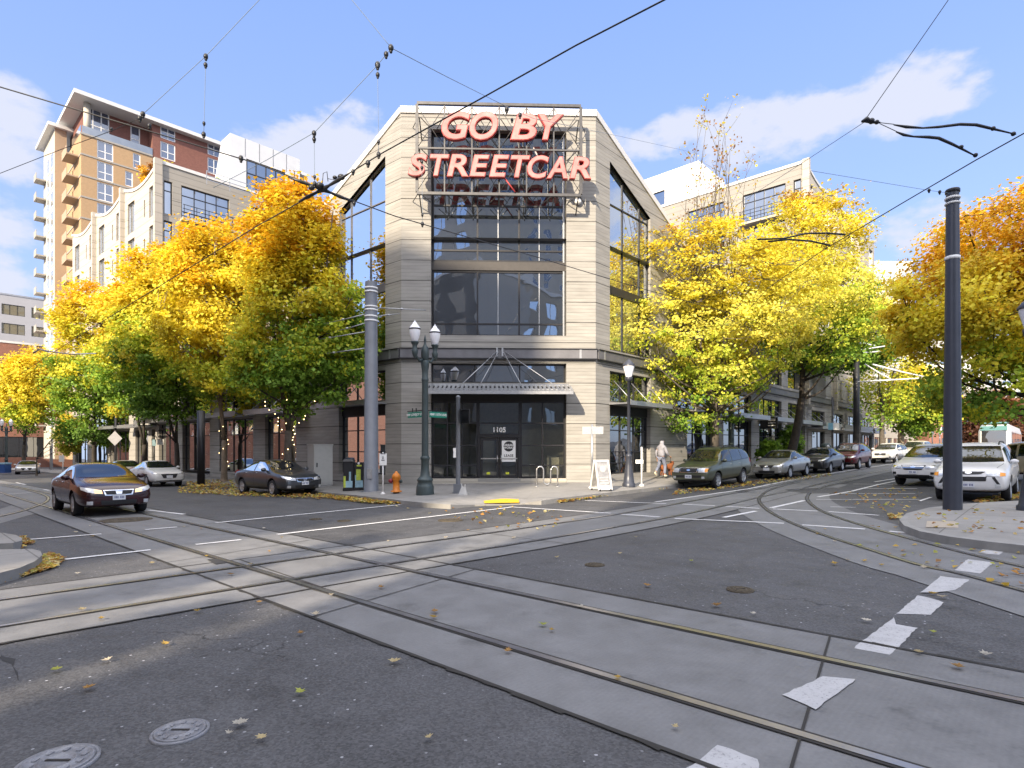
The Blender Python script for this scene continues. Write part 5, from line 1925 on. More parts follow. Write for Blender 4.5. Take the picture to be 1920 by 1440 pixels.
tree('linden_tree', on_ground(38.8, 57.7), [pblob(1660, 1775, 690, 815, 57.7, 3.4)], LINDEN,
     'bright lime linden with a pale trunk left of the thick black pole', GR, 130, 85, .27, .95, .26, 4.5, 'bark_pale', 1, -.1, .08, seed=25)
tree('maple_tree', on_ground(22.6, 23.4), [pblob(1690, 2230, 470, 700, 23.4, 4.8), pblob(1760, 2200, 365, 560, 24, 4.2), pblob(1668, 1860, 500, 640, 22.6, 2.2, .9), pblob(1760, 2100, 640, 785, 22.6, 3.6, .7), pblob(1655, 1760, 440, 600, 24, 2.2, .5)], MAPLE,
     'broad maple at the right edge, orange above and green beneath, over the white SUV', None, 460, 150, .155, .66, .24, 2.8, 'bark_dark', 3, .24, .12, seed=31)
GF = 'rust red trees behind the streetcar'
for i, (x0, x1, y0) in enumerate(((1795, 1850, 735), (1840, 1905, 728), (1888, 1960, 745))):
    Yf = 104 + i * 5
    q = P((x0 + x1) / 2, 830, Yf)
    tree('plum_tree', (q.x, q.y, gz(q.x, q.y)), [pblob(x0, x1, y0, 838, Yf, 3.0)], [(-.2, (.06, .035, .02)), (.4, (.12, .05, .03)), (.8, (.22, .09, .04)), (1, (.3, .14, .05))],
         ('dull red plum tree just right of the black pole, far off', 'dull red plum tree right behind the streetcar roof', 'dull red plum tree at the right edge beyond the streetcar')[i], GF, 90, 70, .38, 1.1, .2, 2.5, 'bark_dark', 1, 0, .2, seed=40 + i)
for k_, (x_, y_, rr_) in enumerate(((-12.6, -13.9, .2), (-13.85, -12.35, .28))):  # unseen poplars added to split the sunlight into streaks
    tree('shade_poplar', on_ground(x_, y_), [(x_, y_, 7.4, rr_, rr_, 6.6, 1)], GOLD, ('slimmest unseen columnar poplar added behind the viewpoint to streak the sunlight', 'unseen columnar poplar added behind the viewpoint to streak the sunlight, nearest the kerb')[k_], None, 90, 40, .2, .34, .08, 1, 'bark', 1, 0, .1, seed=50 + k_)
# shrubs by the shops on the right, planters on the left loft roof
for px, py, Yd, w, h, lab in ((1482, 838, 43.5, .7, 2.6, 'bushy green bamboo clump by the right shopfront'), (1440, 842, 38.5, .4, 1.6, 'low green shrub left of the leaning linden trunk')):
    q = P(px, py, Yd)
    z = gz(q.x, q.y) + .25
    tree('shrub', (q.x, q.y, z), [(q.x, q.y, z + h * .55, w, w, h * .5, 1)], [(0, DKGREEN), (.6, GREEN), (1, GREEN)], lab, None, 40, 60, .2, .35, .03, .3, 'bark_dark', 1, 0, .1, seed=int(px))
for px, py, Yd, w, h, pal, lab in ((322, 300, 48, .55, 1.1, [(0, GREEN), (1, YELLOW)], 'small yellow-green conifer on the left loft roof'), (410, 325, 50, .7, .8, [(0, GREEN), (1, LIME)], 'round green shrub in front of the metal penthouse'),
                                   (282, 305, 48.5, .7, 1.5, [(0, ORANGE), (1, RUST)], 'orange shrub on the left loft roof corner'), (342, 303, 49, .9, .6, [(0, DKGREEN), (1, GREEN)], 'dark green planting in a rooftop box on the left loft')):
    q = P(px, py, Yd)
    z = zloft - 1.0
    tree('roof_shrub', (q.x, q.y, z), [(q.x, q.y, z + .9 + h * .5, w, w, h * .6, 1)], pal, lab, None, 16, 50, .2, .3, .04, .6, 'bark', 1, 0, .1, seed=int(px))

# fairy lights wound on two trunks
M['bulb'] = mat('warm_fairy_bulb', (1, .8, .45), .4, emit=(1.0, .72, .32, 5.0))


def fairy(base, top, rad, n, label, limbs=()):
    e = empty('string_lights', base, 0, label, 'string lights', 'fairy lights on the left trees')
    b0 = Vector((0, 0, 0)); paths = [(Vector((0, 0, .9)), Vector((0, 0, top)), rad)] + list(limbs)
    sm = MB(); sm.ball((0, 0, 0), .022, 6, 4)
    proto = None; cord = MB()
    for p, q, r_ in paths:
        pts = []
        k = max(6, int(n * (q - p).length / 2.6))
        for i in range(k):
            t = i / (k - 1); a = i * 1.25
            pts.append(p.lerp(q, t) + Vector((math.cos(a) * r_, math.sin(a) * r_, 0)))
        cord.tube(pts, .006, 4)
        for c in pts:
            if proto is None:
                proto = sm.build('bulb', M['bulb'], e); o = proto
            else:
                o = proto.copy(); COL.objects.link(o); o.parent = e
            o.location = c
    cord.build('cord', M['black_metal'], e)


fairy(t1, 2.4, .26, 15, 'fairy lights wound up the forked trunk beside the utility cabinet',
      [(Vector((0, 0, 2.3)), Vector((-1.0, -.1, 3.9)), .12), (Vector((0, 0, 2.3)), Vector((.1, -.1, 4.2)), .12), (Vector((.1, 0, 2.3)), Vector((1.2, -.1, 4.1)), .12)])
fairy(on_ground(-16.8, 33.8), 3.2, .26, 12, 'fairy lights on the tan trunk left of the grey sedan', [])
# ================================================================== vehicles
M['car_glass'] = glass_mat('dark_car_glass', (.012, .014, .016), .07, .0, .5)
M['tyre'] = mat('black_tyre_rubber', (.018, .018, .02), .85, var=.1)
M['alloy'] = mat('silver_alloy_rim', (.55, .56, .58), .3, .85, var=.08)
M['chrome'] = mat('chrome_trim', (.75, .76, .78), .12, .95, var=.03)
M['black_trim'] = mat('black_plastic_trim', (.022, .022, .024), .55, var=.15)
M['lamp_clear'] = mat('clear_headlamp', (.62, .64, .66), .12, .25, var=.25, scale=14)
M['lamp_warm'] = mat('lit_amber_sidelight', (.9, .6, .3), .3, emit=(1, .62, .28, .7))
M['lamp_amber'] = mat('amber_indicator', (.75, .3, .04), .25, var=.1)
M['lamp_red'] = mat('red_tail_lamp', (.5, .02, .015), .2, var=.15)
M['plate'] = mat('licence_plate', (.66, .68, .72), .5, var=.1, scale=30)
M['plate_txt'] = mat('plate_lettering', (.12, .14, .28), .6)


def paint(name, col, metal=.0, rough=.28):
    return mat(name, col, rough, metal, var=.05, scale=2, spec=.5, coat=.5)


# stations: x (fraction of half length), width, underside, shoulder height, roof half-width, roof height
SEDAN = [(-1.0, .74, .46, .80, .66, .90), (-.975, .87, .34, .90, .77, 1.01), (-.82, .97, .27, .96, .82, 1.075), (-.62, 1.0, .24, .97, .80, 1.10), (-.33, 1.0, .22, .97, .675, 1.40),
         (-.06, 1.0, .21, .96, .70, 1.47), (.16, 1.0, .21, .955, .69, 1.44), (.47, 1.0, .21, .93, .82, 1.03), (.70, .985, .22, .87, .82, .965), (.88, .95, .23, .79, .78, .87),
         (.965, .86, .25, .69, .69, .76), (1.0, .72, .30, .58, .58, .64)]
SUV = [(-1.0, .84, .50, .98, .74, 1.06), (-.985, .93, .38, 1.08, .74, 1.45), (-.90, .99, .33, 1.10, .73, 1.70), (-.55, 1.0, .30, 1.10, .75, 1.78), (-.05, 1.0, .29, 1.09, .76, 1.80),
       (.20, 1.0, .29, 1.08, .74, 1.75), (.43, 1.0, .29, 1.05, .84, 1.18), (.70, .99, .30, 1.00, .83, 1.12), (.90, .965, .32, .93, .80, 1.05), (.97, .91, .34, .82, .74, .92), (1.0, .82, .38, .70, .66, .76)]
CROSS = [(-1.0, .80, .48, .92, .70, 1.02), (-.975, .91, .36, 1.02, .72, 1.30), (-.85, .98, .30, 1.04, .70, 1.55), (-.50, 1.0, .26, 1.04, .72, 1.66), (-.05, 1.0, .25, 1.03, .73, 1.68),
         (.16, 1.0, .25, 1.02, .71, 1.63), (.45, 1.0, .25, .99, .83, 1.13), (.70, .985, .26, .93, .82, 1.05), (.89, .95, .28, .85, .78, .95), (.965, .87, .30, .74, .70, .82), (1.0, .74, .34, .62, .60, .68)]


def car_shell(L, W, H, st, h0):
    hl, hw, sz = L / 2, W / 2, H / h0
    secs = []
    for x, w, zb, zs, wt, zt in st:
        w *= hw; wt *= hw; zb, zs, zt = zb * (.5 + .5 * sz), zs * sz, zt * sz
        zm = zb + (zs - zb) * .55
        half = [(0, zb), (.78 * w, zb), (.95 * w, zb + .06), (w, zm), (.975 * w, zs - .03), (wt, zt - .06 if zt - zs > .2 else zs + (zt - zs) * .62), (wt * .72, zt - .012), (0, zt)]
        full = [(-y, z) for y, z in half[:0:-1]] + half[:1] + half[1:]
        full = [(y, z) for y, z in half] + [(-y, z) for y, z in half[-2:0:-1]]
        secs.append([(x * hl, y, z) for y, z in full])
    mb = MB(); n = len(secs[0])
    for s in secs: mb.v += s
    for i in range(len(secs) - 1):
        for k in range(n):
            k2 = (k + 1) % n
            mb.f.append((i * n + k, i * n + k2, (i + 1) * n + k2, (i + 1) * n + k)); mb.m.append(0); mb.sm.append(True)
    mb.f.append(tuple(range(n - 1, -1, -1))); mb.m.append(0); mb.sm.append(True)
    e = (len(secs) - 1) * n
    mb.f.append(tuple(e + k for k in range(n))); mb.m.append(0); mb.sm.append(True)
    return mb


def eval_mesh(o):
    dg = bpy.context.evaluated_depsgraph_get()
    dg.update()
    return bpy.data.meshes.new_from_object(o.evaluated_get(dg))


WHEELS = {}


def wheel_parts(r, wd, spokes):
    key = (round(r, 3), spokes)
    if key in WHEELS: return WHEELS[key]
    t = MB()
    prof = [(r * .66, -wd / 2), (r * .93, -wd / 2), (r, -wd / 2 + .035), (r, wd / 2 - .035), (r * .93, wd / 2), (r * .66, wd / 2)]
    t.lathe(prof, (0, 0, 0), 26, 0, caps=False)
    t.lathe([(r * .68, -wd / 2 + .03), (.001, -wd / 2 + .03)], (0, 0, 0), 20, 0, caps=False)
    t.xf(Matrix.Rotation(R(90), 4, 'X'))
    rm = MB()
    rm.lathe([(r * .69, wd / 2 - .005), (r * .64, wd / 2 + .004), (r * .60, wd / 2 - .03), (r * .58, wd / 2 - .09)], (0, 0, 0), 26, 0, caps=False)
    rm.lathe([(r * .16, wd / 2 - .05), (r * .14, wd / 2 - .004), (.001, wd / 2)], (0, 0, 0), 14, 0, caps=False)
    for k in range(spokes):
        a = 2 * math.pi * k / spokes
        s0 = len(rm.v)
        rm.hexa([(r * .08, -.05 * r / .33, wd / 2 - .035), (r * .62, -.03 * r / .33, wd / 2 - .03), (r * .62, .03 * r / .33, wd / 2 - .03), (r * .08, .05 * r / .33, wd / 2 - .035),
                 (r * .08, -.045 * r / .33, wd / 2 - .006), (r * .62, -.025 * r / .33, wd / 2 - .004), (r * .62, .025 * r / .33, wd / 2 - .004), (r * .08, .045 * r / .33, wd / 2 - .006)])
        rm.xf(Matrix.Rotation(a, 4, 'Z'), s0)
    rm.xf(Matrix.Rotation(R(90), 4, 'X'))
    dk = MB()
    dk.lathe([(r * .64, wd / 2 - .075), (.001, wd / 2 - .075)], (0, 0, 0), 20, 0, caps=False)
    dk.xf(Matrix.Rotation(R(90), 4, 'X'))
    # after the turn +z (outer face) looks along -y
    WHEELS[key] = (t, rm, dk)
    return WHEELS[key]


def car(label, x, y, head, kind, body, L=4.8, W=1.83, H=1.47, wr=.33, group=None, spokes=8, cladding=False, grille='bar', front='sedan', rails=False, name='parked_car', cat='car',
        drl=False, plate=True, rear=False, ax=(.57, -.56), dz=0.0, txt=None):
    st, h0 = {'sedan': (SEDAN, 1.47), 'suv': (SUV, 1.80), 'cross': (CROSS, 1.68)}[kind]
    root = empty(name, (x, y, gz(x, y) + .035 + dz), math.atan2(head[1], head[0]), label, cat, group)
    hd = v2(head).normalized()
    # lie on the slope of the street
    df = Vector((hd.x * 2, hd.y * 2, gz(x + hd.x * 2, y + hd.y * 2) - gz(x - hd.x * 0, y - hd.y * 0)))
    pitch = math.atan2(gz(x + hd.x, y + hd.y) - gz(x - hd.x, y - hd.y), 2)
    roll = math.atan2(gz(x - hd.y, y + hd.x) - gz(x + hd.y, y - hd.x), 2)
    root.rotation_euler = (roll, -pitch, math.atan2(head[1], head[0]))
    hl, hw, sz = L / 2, W / 2, H / h0
    shell = car_shell(L, W, H, st, h0).build('body', body)
    sub = shell.modifiers.new('sub', 'SUBSURF'); sub.levels = 3; sub.render_levels = 3
    me = eval_mesh(shell)
    co = np.zeros(len(me.vertices) * 3); me.vertices.foreach_get('co', co); co = co.reshape(-1, 3)
    # restore the nominal size after smoothing
    sc = np.array([L / (co[:, 0].max() - co[:, 0].min()), W / (co[:, 1].max() - co[:, 1].min()), 1.0])
    co = co * sc
    co[:, 2] = .20 * (.6 + .4 * sz) + (co[:, 2] - co[:, 2].min()) * (H - .20 * (.6 + .4 * sz)) / (co[:, 2].max() - co[:, 2].min()) if kind == 'sedan' else .30 + (co[:, 2] - co[:, 2].min()) * (H - .30) / (co[:, 2].max() - co[:, 2].min())
    me.vertices.foreach_set('co', co.reshape(-1).astype(np.float32)); me.update()
    bvh = BVHTree.FromPolygons([tuple(c) for c in co], [tuple(p.vertices) for p in me.polygons])
    bpy.data.objects.remove(shell)
    # wheel arches cut out of the body
    bo = bpy.data.objects.new('body', me); COL.objects.link(bo)
    xa = (ax[0] * hl, ax[1] * hl)
    cut = MB()
    for xx in xa:
        for s in (-1, 1):
            i = len(cut.v)
            cut.lathe([(wr * 1.14, 0), (wr * 1.14, .60)], (0, 0, 0), 28)
            cut.xf(Matrix.Translation((xx, s * (hw + .3) - (0 if s > 0 else 0), wr * 1.0)) @ Matrix.Rotation(R(90) * s, 4, 'X'), i)
    cu = cut.build('cutter', M['black_trim'])
    bm_ = bo.modifiers.new('arch', 'BOOLEAN'); bm_.object = cu; bm_.operation = 'DIFFERENCE'; bm_.solver = 'EXACT'
    m2 = eval_mesh(bo)
    bpy.data.objects.remove(bo); bpy.data.objects.remove(cu)
    m2.name = 'body'
    m2.materials.clear(); m2.materials.append(body)
    for p in m2.polygons: p.use_smooth = True
    try: m2.set_sharp_from_angle(angle=R(50))
    except Exception: pass
    bo = bpy.data.objects.new('body', m2); COL.objects.link(bo); bo.parent = root

    def cast(o, d):
        h = bvh.ray_cast(Vector(o), Vector(d))
        return h[0], h[1]

    def decal(nm, bottom, top, view, m, off=.008, n=12, rows=5, parent=bo, s=1):
        """patch between two outlines, laid on the body as seen from one side"""
        def samp(pl, t):
            u = t * (len(pl) - 1); i = min(int(u), len(pl) - 2); f = u - i
            return (pl[i][0] * (1 - f) + pl[i + 1][0] * f, pl[i][1] * (1 - f) + pl[i + 1][1] * f)
        mb = MB(); idx = {}
        for i in range(n + 1):
            for j in range(rows + 1):
                a, b = samp(bottom, i / n), samp(top, i / n)
                q = (a[0] + (b[0] - a[0]) * j / rows, a[1] + (b[1] - a[1]) * j / rows)
                if view == 'side': p, nn = cast((q[0], s * 4, q[1]), (0, -s, 0))
                elif view == 'front': p, nn = cast((6, q[0], q[1]), (-1, 0, 0))
                elif view == 'rear': p, nn = cast((-6, q[0], q[1]), (1, 0, 0))
                else: p, nn = cast((q[0], q[1], 4), (0, 0, -1))
                if p is None: continue
                idx[(i, j)] = len(mb.v)
                mb.v.append(tuple(p + nn * off))
        for i in range(n):
            for j in range(rows):
                c = [(i, j), (i + 1, j), (i + 1, j + 1), (i, j + 1)]
                if all(k in idx for k in c):
                    mb.f.append(tuple(idx[k] for k in c)); mb.m.append(0); mb.sm.append(True)
        return mb.build(nm, m, parent) if mb.f else None

    X = lambda f: f * hl
    Zs = lambda z: z * sz
    up = kind != 'sedan'
    if kind == 'sedan':
        wsb, wst, rfx, rrx, belt = Zs(1.055), Zs(1.40), .15, -.36, Zs(1.0)
        side_top = [(X(.40), Zs(1.02)), (X(.27), Zs(1.19)), (X(.12), Zs(1.34)), (X(-.06), Zs(1.375)), (X(-.28), Zs(1.33)), (X(-.47), Zs(1.17)), (X(-.56), Zs(1.06))]
        side_bot = [(X(.40), Zs(1.0)), (X(.27), Zs(.99)), (X(.12), Zs(.99)), (X(-.06), Zs(.995)), (X(-.28), Zs(1.0)), (X(-.47), Zs(1.015)), (X(-.56), Zs(1.045))]
        bp = -.085
    elif kind == 'suv':
        wsb, wst = Zs(1.20), Zs(1.68)
        side_top = [(X(.37), Zs(1.19)), (X(.28), Zs(1.42)), (X(.19), Zs(1.635)), (X(-.10), Zs(1.665)), (X(-.45), Zs(1.66)), (X(-.80), Zs(1.63)), (X(-.88), Zs(1.56))]
        side_bot = [(X(.37), Zs(1.15)), (X(.28), Zs(1.14)), (X(.19), Zs(1.14)), (X(-.10), Zs(1.145)), (X(-.45), Zs(1.15)), (X(-.80), Zs(1.17)), (X(-.88), Zs(1.22))]
        bp = -.05
    else:
        wsb, wst = Zs(1.145), Zs(1.575)
        side_top = [(X(.38), Zs(1.11)), (X(.27), Zs(1.33)), (X(.14), Zs(1.53)), (X(-.08), Zs(1.565)), (X(-.42), Zs(1.54)), (X(-.70), Zs(1.43)), (X(-.82), Zs(1.28))]
        side_bot = [(X(.38), Zs(1.08)), (X(.27), Zs(1.07)), (X(.14), Zs(1.07)), (X(-.08), Zs(1.075)), (X(-.42), Zs(1.09)), (X(-.70), Zs(1.13)), (X(-.82), Zs(1.2))]
        bp = -.06
    gl_ = M['car_glass']
    w1, w2 = hw * .80, hw * .655
    decal('windshield', [(-w1, wsb), (-w1 * .5, wsb - .012), (0, wsb - .018), (w1 * .5, wsb - .012), (w1, wsb)], [(-w2, wst), (0, wst + .01), (w2, wst)], 'front', gl_, n=16, rows=8)
    rzb, rzt = (Zs(1.13), Zs(1.37)) if kind == 'sedan' else ((Zs(1.2), Zs(1.62)) if kind == 'suv' else (Zs(1.15), Zs(1.5)))
    decal('rear_window', [(-w1 * .86, rzb), (0, rzb), (w1 * .86, rzb)], [(-w2 * .95, rzt), (0, rzt), (w2 * .95, rzt)], 'rear', gl_, n=12, rows=6)

    def cutline(pl, xx):
        for a, b in zip(pl, pl[1:]):
            if b[0] <= xx <= a[0]:
                f = (a[0] - xx) / (a[0] - b[0] + 1e-9); return a[1] + (b[1] - a[1]) * f
        return pl[-1][1]
    pill = [X(bp), X(-.47 if kind != 'suv' else -.5)]
    segs = [(side_bot[0][0], pill[0] + .045), (pill[0] - .045, pill[1] + .03), (pill[1] - .04, side_bot[-1][0])]
    for s in (1, -1):
        for xa_, xb_ in segs:
            xs = [xa_ + (xb_ - xa_) * k / 5 for k in range(6)]
            decal('side_window', [(q, cutline(side_bot, q)) for q in xs], [(q, cutline(side_top, q)) for q in xs], 'side', gl_, n=10, rows=6, s=s)
        dz0, dz1 = .34 * (1 if kind == 'sedan' else 1.3), belt if kind == 'sedan' else Zs(1.12)
        for xd in (X(.40), X(bp), X(-.46)):
            if xd == X(-.46): zlo = max(dz0, wr * 2.3)
            else: zlo = dz0
            decal('door_seam', [(xd - .007, zlo), (xd + .007, zlo)], [(xd - .007, dz1), (xd + .007, dz1)], 'side', M['black_trim'], .004, 1, 8, s=s)
        decal('sill_trim', [(xa[1] + wr * 1.2, .245 if kind == 'sedan' else .36), (xa[0] - wr * 1.2, .245 if kind == 'sedan' else .36)], [(xa[1] + wr * 1.2, .32 if not cladding else .52), (xa[0] - wr * 1.2, .32 if not cladding else .52)], 'side', M['black_trim'], .006, 10, 2, s=s)
        for xd in (X(.02), X(-.37)):
            zz = Zs(.90) if kind == 'sedan' else Zs(1.0)
            p, nn = cast((xd, s * 4, zz), (0, -s, 0))
            if p is not None:
                mb = MB(); mb.ball(tuple(p + nn * .015), .085, 8, 5, 0, (1, .22, .22)); mb.build('door_handle', M['chrome'] if not cladding else body, bo)
        # mirror
        zz = (Zs(1.05) if kind == 'sedan' else Zs(1.2)); xm = X(.335)
        mb = MB(); mb.ball((xm, s * (hw * .93 + .10), zz), .125, 10, 7, 0, (.55, .95, .62))
        mb.tube([(xm, s * hw * .82, zz - .05), (xm, s * (hw * .93 + .04), zz - .03)], .03, 6)
        mr = mb.build('mirror', body, bo)
        mb = MB(); mb.ball((xm - .045, s * (hw * .93 + .10), zz), .105, 8, 5, 0, (.3, .9, .6)); mb.build('mirror_glass', M['car_glass'], mr)
    # front end
    f = front
    if f == 'sedan':
        hl_b = [(hw * .42, .60), (hw * .62, .62), (hw * .80, .665), (hw * .90, .72)]; hl_t = [(hw * .44, .70), (hw * .62, .74), (hw * .80, .775), (hw * .90, .80)]
        gr_b, gr_t, gw = .555, .70, .36
        in_b, in_t, iw = .30, .42, .45
        pz = .50
    elif f == 'wide':
        hl_b = [(hw * .52, .67), (hw * .66, .67), (hw * .80, .69), (hw * .90, .73)]; hl_t = [(hw * .52, .70), (hw * .66, .72), (hw * .80, .75), (hw * .90, .78)]
        gr_b, gr_t, gw = .46, .68, .42
        in_b, in_t, iw = .30, .335, .7
        pz = .52
    elif f == 'hatch':
        hl_b = [(hw * .45, .66), (hw * .66, .68), (hw * .84, .74), (hw * .92, .80)]; hl_t = [(hw * .47, .73), (hw * .66, .79), (hw * .84, .87), (hw * .92, .89)]
        gr_b, gr_t, gw = .62, .68, .38
        in_b, in_t, iw = .30, .50, .52
        pz = .46
    elif f == 'boxy':
        hl_b = [(hw * .50, .74), (hw * .66, .74), (hw * .80, .745), (hw * .90, .76)]; hl_t = [(hw * .50, .93), (hw * .66, .935), (hw * .80, .925), (hw * .90, .91)]
        gr_b, gr_t, gw = .74, .945, .44
        in_b, in_t, iw = .52, .62, .62
        pz = .56
    elif f == 'rugged':
        hl_b = [(hw * .46, .83), (hw * .62, .81), (hw * .78, .79), (hw * .90, .80)]; hl_t = [(hw * .44, .93), (hw * .62, .95), (hw * .78, .93), (hw * .90, .90)]
        gr_b, gr_t, gw = .87, .94, .38
        in_b, in_t, iw = .66, .79, .44
        pz = .54
    else:   # crossover
        hl_b = [(hw * .46, .72), (hw * .64, .72), (hw * .80, .75), (hw * .91, .80)]; hl_t = [(hw * .48, .80), (hw * .64, .82), (hw * .80, .85), (hw * .91, .87)]
        gr_b, gr_t, gw = .66, .84, .42
        in_b, in_t, iw = .36, .46, .6
        pz = .57
    kz = H / {'sedan': 1.47, 'wide': 1.44, 'hatch': 1.47, 'boxy': 1.8, 'rugged': 1.82, 'cross': 1.68}[f]
    Zk = lambda pl: [(a, b * kz) for a, b in pl]
    mir = lambda pl: [(-a, b) for a, b in pl][::-1]
    for b_, t_ in ((Zk(hl_b), Zk(hl_t)), (mir(Zk(hl_b)), mir(Zk(hl_t)))):
        h_ = decal('headlight', b_, t_, 'front', M['lamp_clear'], .012, 12, 5)
        b2 = b_[2:] if b_[0][0] > 0 else b_[:2]; t2_ = t_[2:] if t_[0][0] > 0 else t_[:2]
        if drl:
            b2 = b_[:2] if b_[0][0] > 0 else b_[-2:]; t2_ = t_[:2] if t_[0][0] > 0 else t_[-2:]
            decal('sidelight', [(q[0], q[1] + .01) for q in b2], [(q[0], q[1] - .012) for q in t2_], 'front', M['lamp_warm'], .018, 6, 4, h_)
        elif f in ('boxy', 'rugged'):
            decal('indicator', [(q[0], q[1] + .01) for q in b2], [(q[0], q[1] - .01) for q in t2_], 'front', M['lamp_amber'], .018, 6, 4, h_)
        else:
            bm__ = [((p[0] + q[0]) / 2, q[1]) for p, q in zip(b_[1:3], b_[1:3])]
            decal('lamp_lens', [(b_[1][0], b_[1][1] + .015), (b_[2][0], b_[2][1] + .015)], [(t_[1][0], t_[1][1] - .015), (t_[2][0], t_[2][1] - .015)], 'front', M['chrome'], .016, 5, 3, h_)
    gb, gt = gr_b * kz, gr_t * kz
    gwx = hw * gw
    ins = .022
    if grille in ('bar', 'mesh'):
        gchr = decal('grille_surround', [(-gwx, gb), (0, gb - .012), (gwx, gb)], [(-gwx * 1.12, gt), (0, gt), (gwx * 1.12, gt)], 'front', M['chrome'], .014, 14, 5)
        decal('grille', [(-gwx + ins * 1.6, gb + ins), (0, gb + ins - .012), (gwx - ins * 1.6, gb + ins)], [(-gwx * 1.12 + ins * 1.6, gt - ins), (0, gt - ins), (gwx * 1.12 - ins * 1.6, gt - ins)], 'front', M['black_trim'], .02, 14, 5, gchr)
        if grille == 'bar':
            zc_ = (gb + gt) / 2
            decal('emblem', [(-.065, zc_ - .045), (.065, zc_ - .045)], [(-.085, zc_ + .05), (.085, zc_ + .05)], 'front', M['chrome'], .028, 4, 4, gchr)
        else:
            zc_ = (gb + gt) / 2
            decal('emblem', [(-.085, zc_ - .012), (0, zc_ - .042), (.085, zc_ - .012)], [(-.085, zc_ + .012), (0, zc_ + .042), (.085, zc_ + .012)], 'front', M['chrome'], .028, 8, 4, gchr)
    else:
        gchr = decal('grille', [(-gwx * .82, gb), (0, gb - .02), (gwx * .82, gb)], [(-gwx * 1.15, gt), (0, gt), (gwx * 1.15, gt)], 'front', M['black_trim'], .014, 14, 5)
        zc_ = (gb + gt) / 2 + (.02 if f != 'rugged' else -.0)
        decal('emblem', [(-.08, zc_ - .015), (0, zc_ - .045), (.08, zc_ - .015)], [(-.08, zc_ + .015), (0, zc_ + .045), (.08, zc_ + .015)], 'front', M['chrome'], .024, 8, 4, gchr)
        if f == 'cross':
            for q in (.35, .7): decal('grille_bar', [(-gwx * 1.0, gb + (gt - gb) * q), (gwx * 1.0, gb + (gt - gb) * q)], [(-gwx * 1.0, gb + (gt - gb) * q + .022), (gwx * 1.0, gb + (gt - gb) * q + .022)], 'front', M['chrome'], .022, 12, 1, gchr)
    decal('air_intake', [(-hw * iw, in_b * kz), (0, in_b * kz - .01), (hw * iw, in_b * kz)], [(-hw * iw * 1.05, in_t * kz), (0, in_t * kz), (hw * iw * 1.05, in_t * kz)], 'front', M['black_trim'], .010, 14, 3)
    if f in ('cross', 'boxy') or cladding:
        decal('bumper_trim', [(-hw * .86, .30 * kz), (hw * .86, .30 * kz)], [(-hw * .9, .42 * kz), (hw * .9, .42 * kz)], 'front', M['black_trim'] if f != 'boxy' else M['sign_steel'], .007, 16, 3)
    if f in ('cross', 'rugged', 'boxy', 'sedan'):
        for s in (1, -1):
            zf_ = (.52 if f != 'sedan' else .36) * kz
            decal('fog_light', [(s * hw * .66, zf_ - .05), (s * hw * .80, zf_ - .04)], [(s * hw * .66, zf_ + .05), (s * hw * .80, zf_ + .05)], 'front', M['black_trim'] if f == 'cross' else M['lamp_clear'], .012, 5, 3)
            if f == 'rugged':
                decal('bumper_vent', [(s * hw * .72, zf_ + .03), (s * hw * .80, zf_ + .03)], [(s * hw * .58, zf_ + .26), (s * hw * .66, zf_ + .27)], 'front', M['black_trim'], .010, 5, 5)
    if plate:
        p, nn = cast((6, 0, pz * kz), (-1, 0, 0))
        if p is not None:
            mb = MB(); mb.box(p.x + .008, p.x + .022, -.155, .155, pz * kz - .078, pz * kz + .078)
            pl = mb.build('licence_plate', M['plate'], bo)
            if txt:
                mb = MB()
                for q in range(7):
                    if q != 3: mb.box(p.x + .0225, p.x + .0245, -.115 + q * .035, -.093 + q * .035, pz * kz - .035, pz * kz + .03)
                mb.build('plate_markings', M['plate_txt'], pl)
    zb_s = (hl_b[0][1] - .02) * kz
    for s in (1, -1):
        decal('bumper_seam', [(s * hw * .92, zb_s - .004), (s * gwx * 1.15, zb_s - .01)], [(s * hw * .92, zb_s + .005), (s * gwx * 1.15, zb_s)], 'front', M['black_trim'], .004, 8, 1)
        decal('beltline_trim', [(side_bot[0][0], side_bot[0][1] - .022), (side_bot[3][0], side_bot[3][1] - .022), (side_bot[-1][0], side_bot[-1][1] - .02)], [(side_bot[0][0], side_bot[0][1] - .004), (side_bot[3][0], side_bot[3][1] - .004), (side_bot[-1][0], side_bot[-1][1] - .002)], 'side', M['chrome'] if kind == 'sedan' else M['black_trim'], .010, 14, 1, s=s)
    # hood cut and cowl
    zc1 = X(.50)
    decal('wiper_cowl', [(X(.455), -hw * .74), (X(.455), hw * .74)], [(X(.475), -hw * .74), (X(.475), hw * .74)], 'top', M['black_trim'], .006, 12, 1)
    for s in (1, -1):
        decal('hood_seam', [(X(.52), s * hw * .80), (X(.86), s * hw * .70)], [(X(.52), s * (hw * .80 - .012)), (X(.86), s * (hw * .70 - .012))], 'top', M['black_trim'], .004, 10, 1)
    # tail lights
    tz = (.86, 1.0) if kind == 'sedan' else (Zs(.98), Zs(1.2))
    for s in (1, -1):
        decal('tail_light', [(s * hw * .62, tz[0]), (s * hw * .9, tz[0])], [(s * hw * .62, tz[1]), (s * hw * .9, tz[1])], 'rear', M['lamp_red'], .012, 6, 4)
        if kind != 'sedan':
            decal('tail_light', [(X(-.97), tz[0]), (X(-.88), tz[0] + .03)], [(X(-.965), tz[1]), (X(-.90), tz[1])], 'side', M['lamp_red'], .010, 5, 4, s=s)
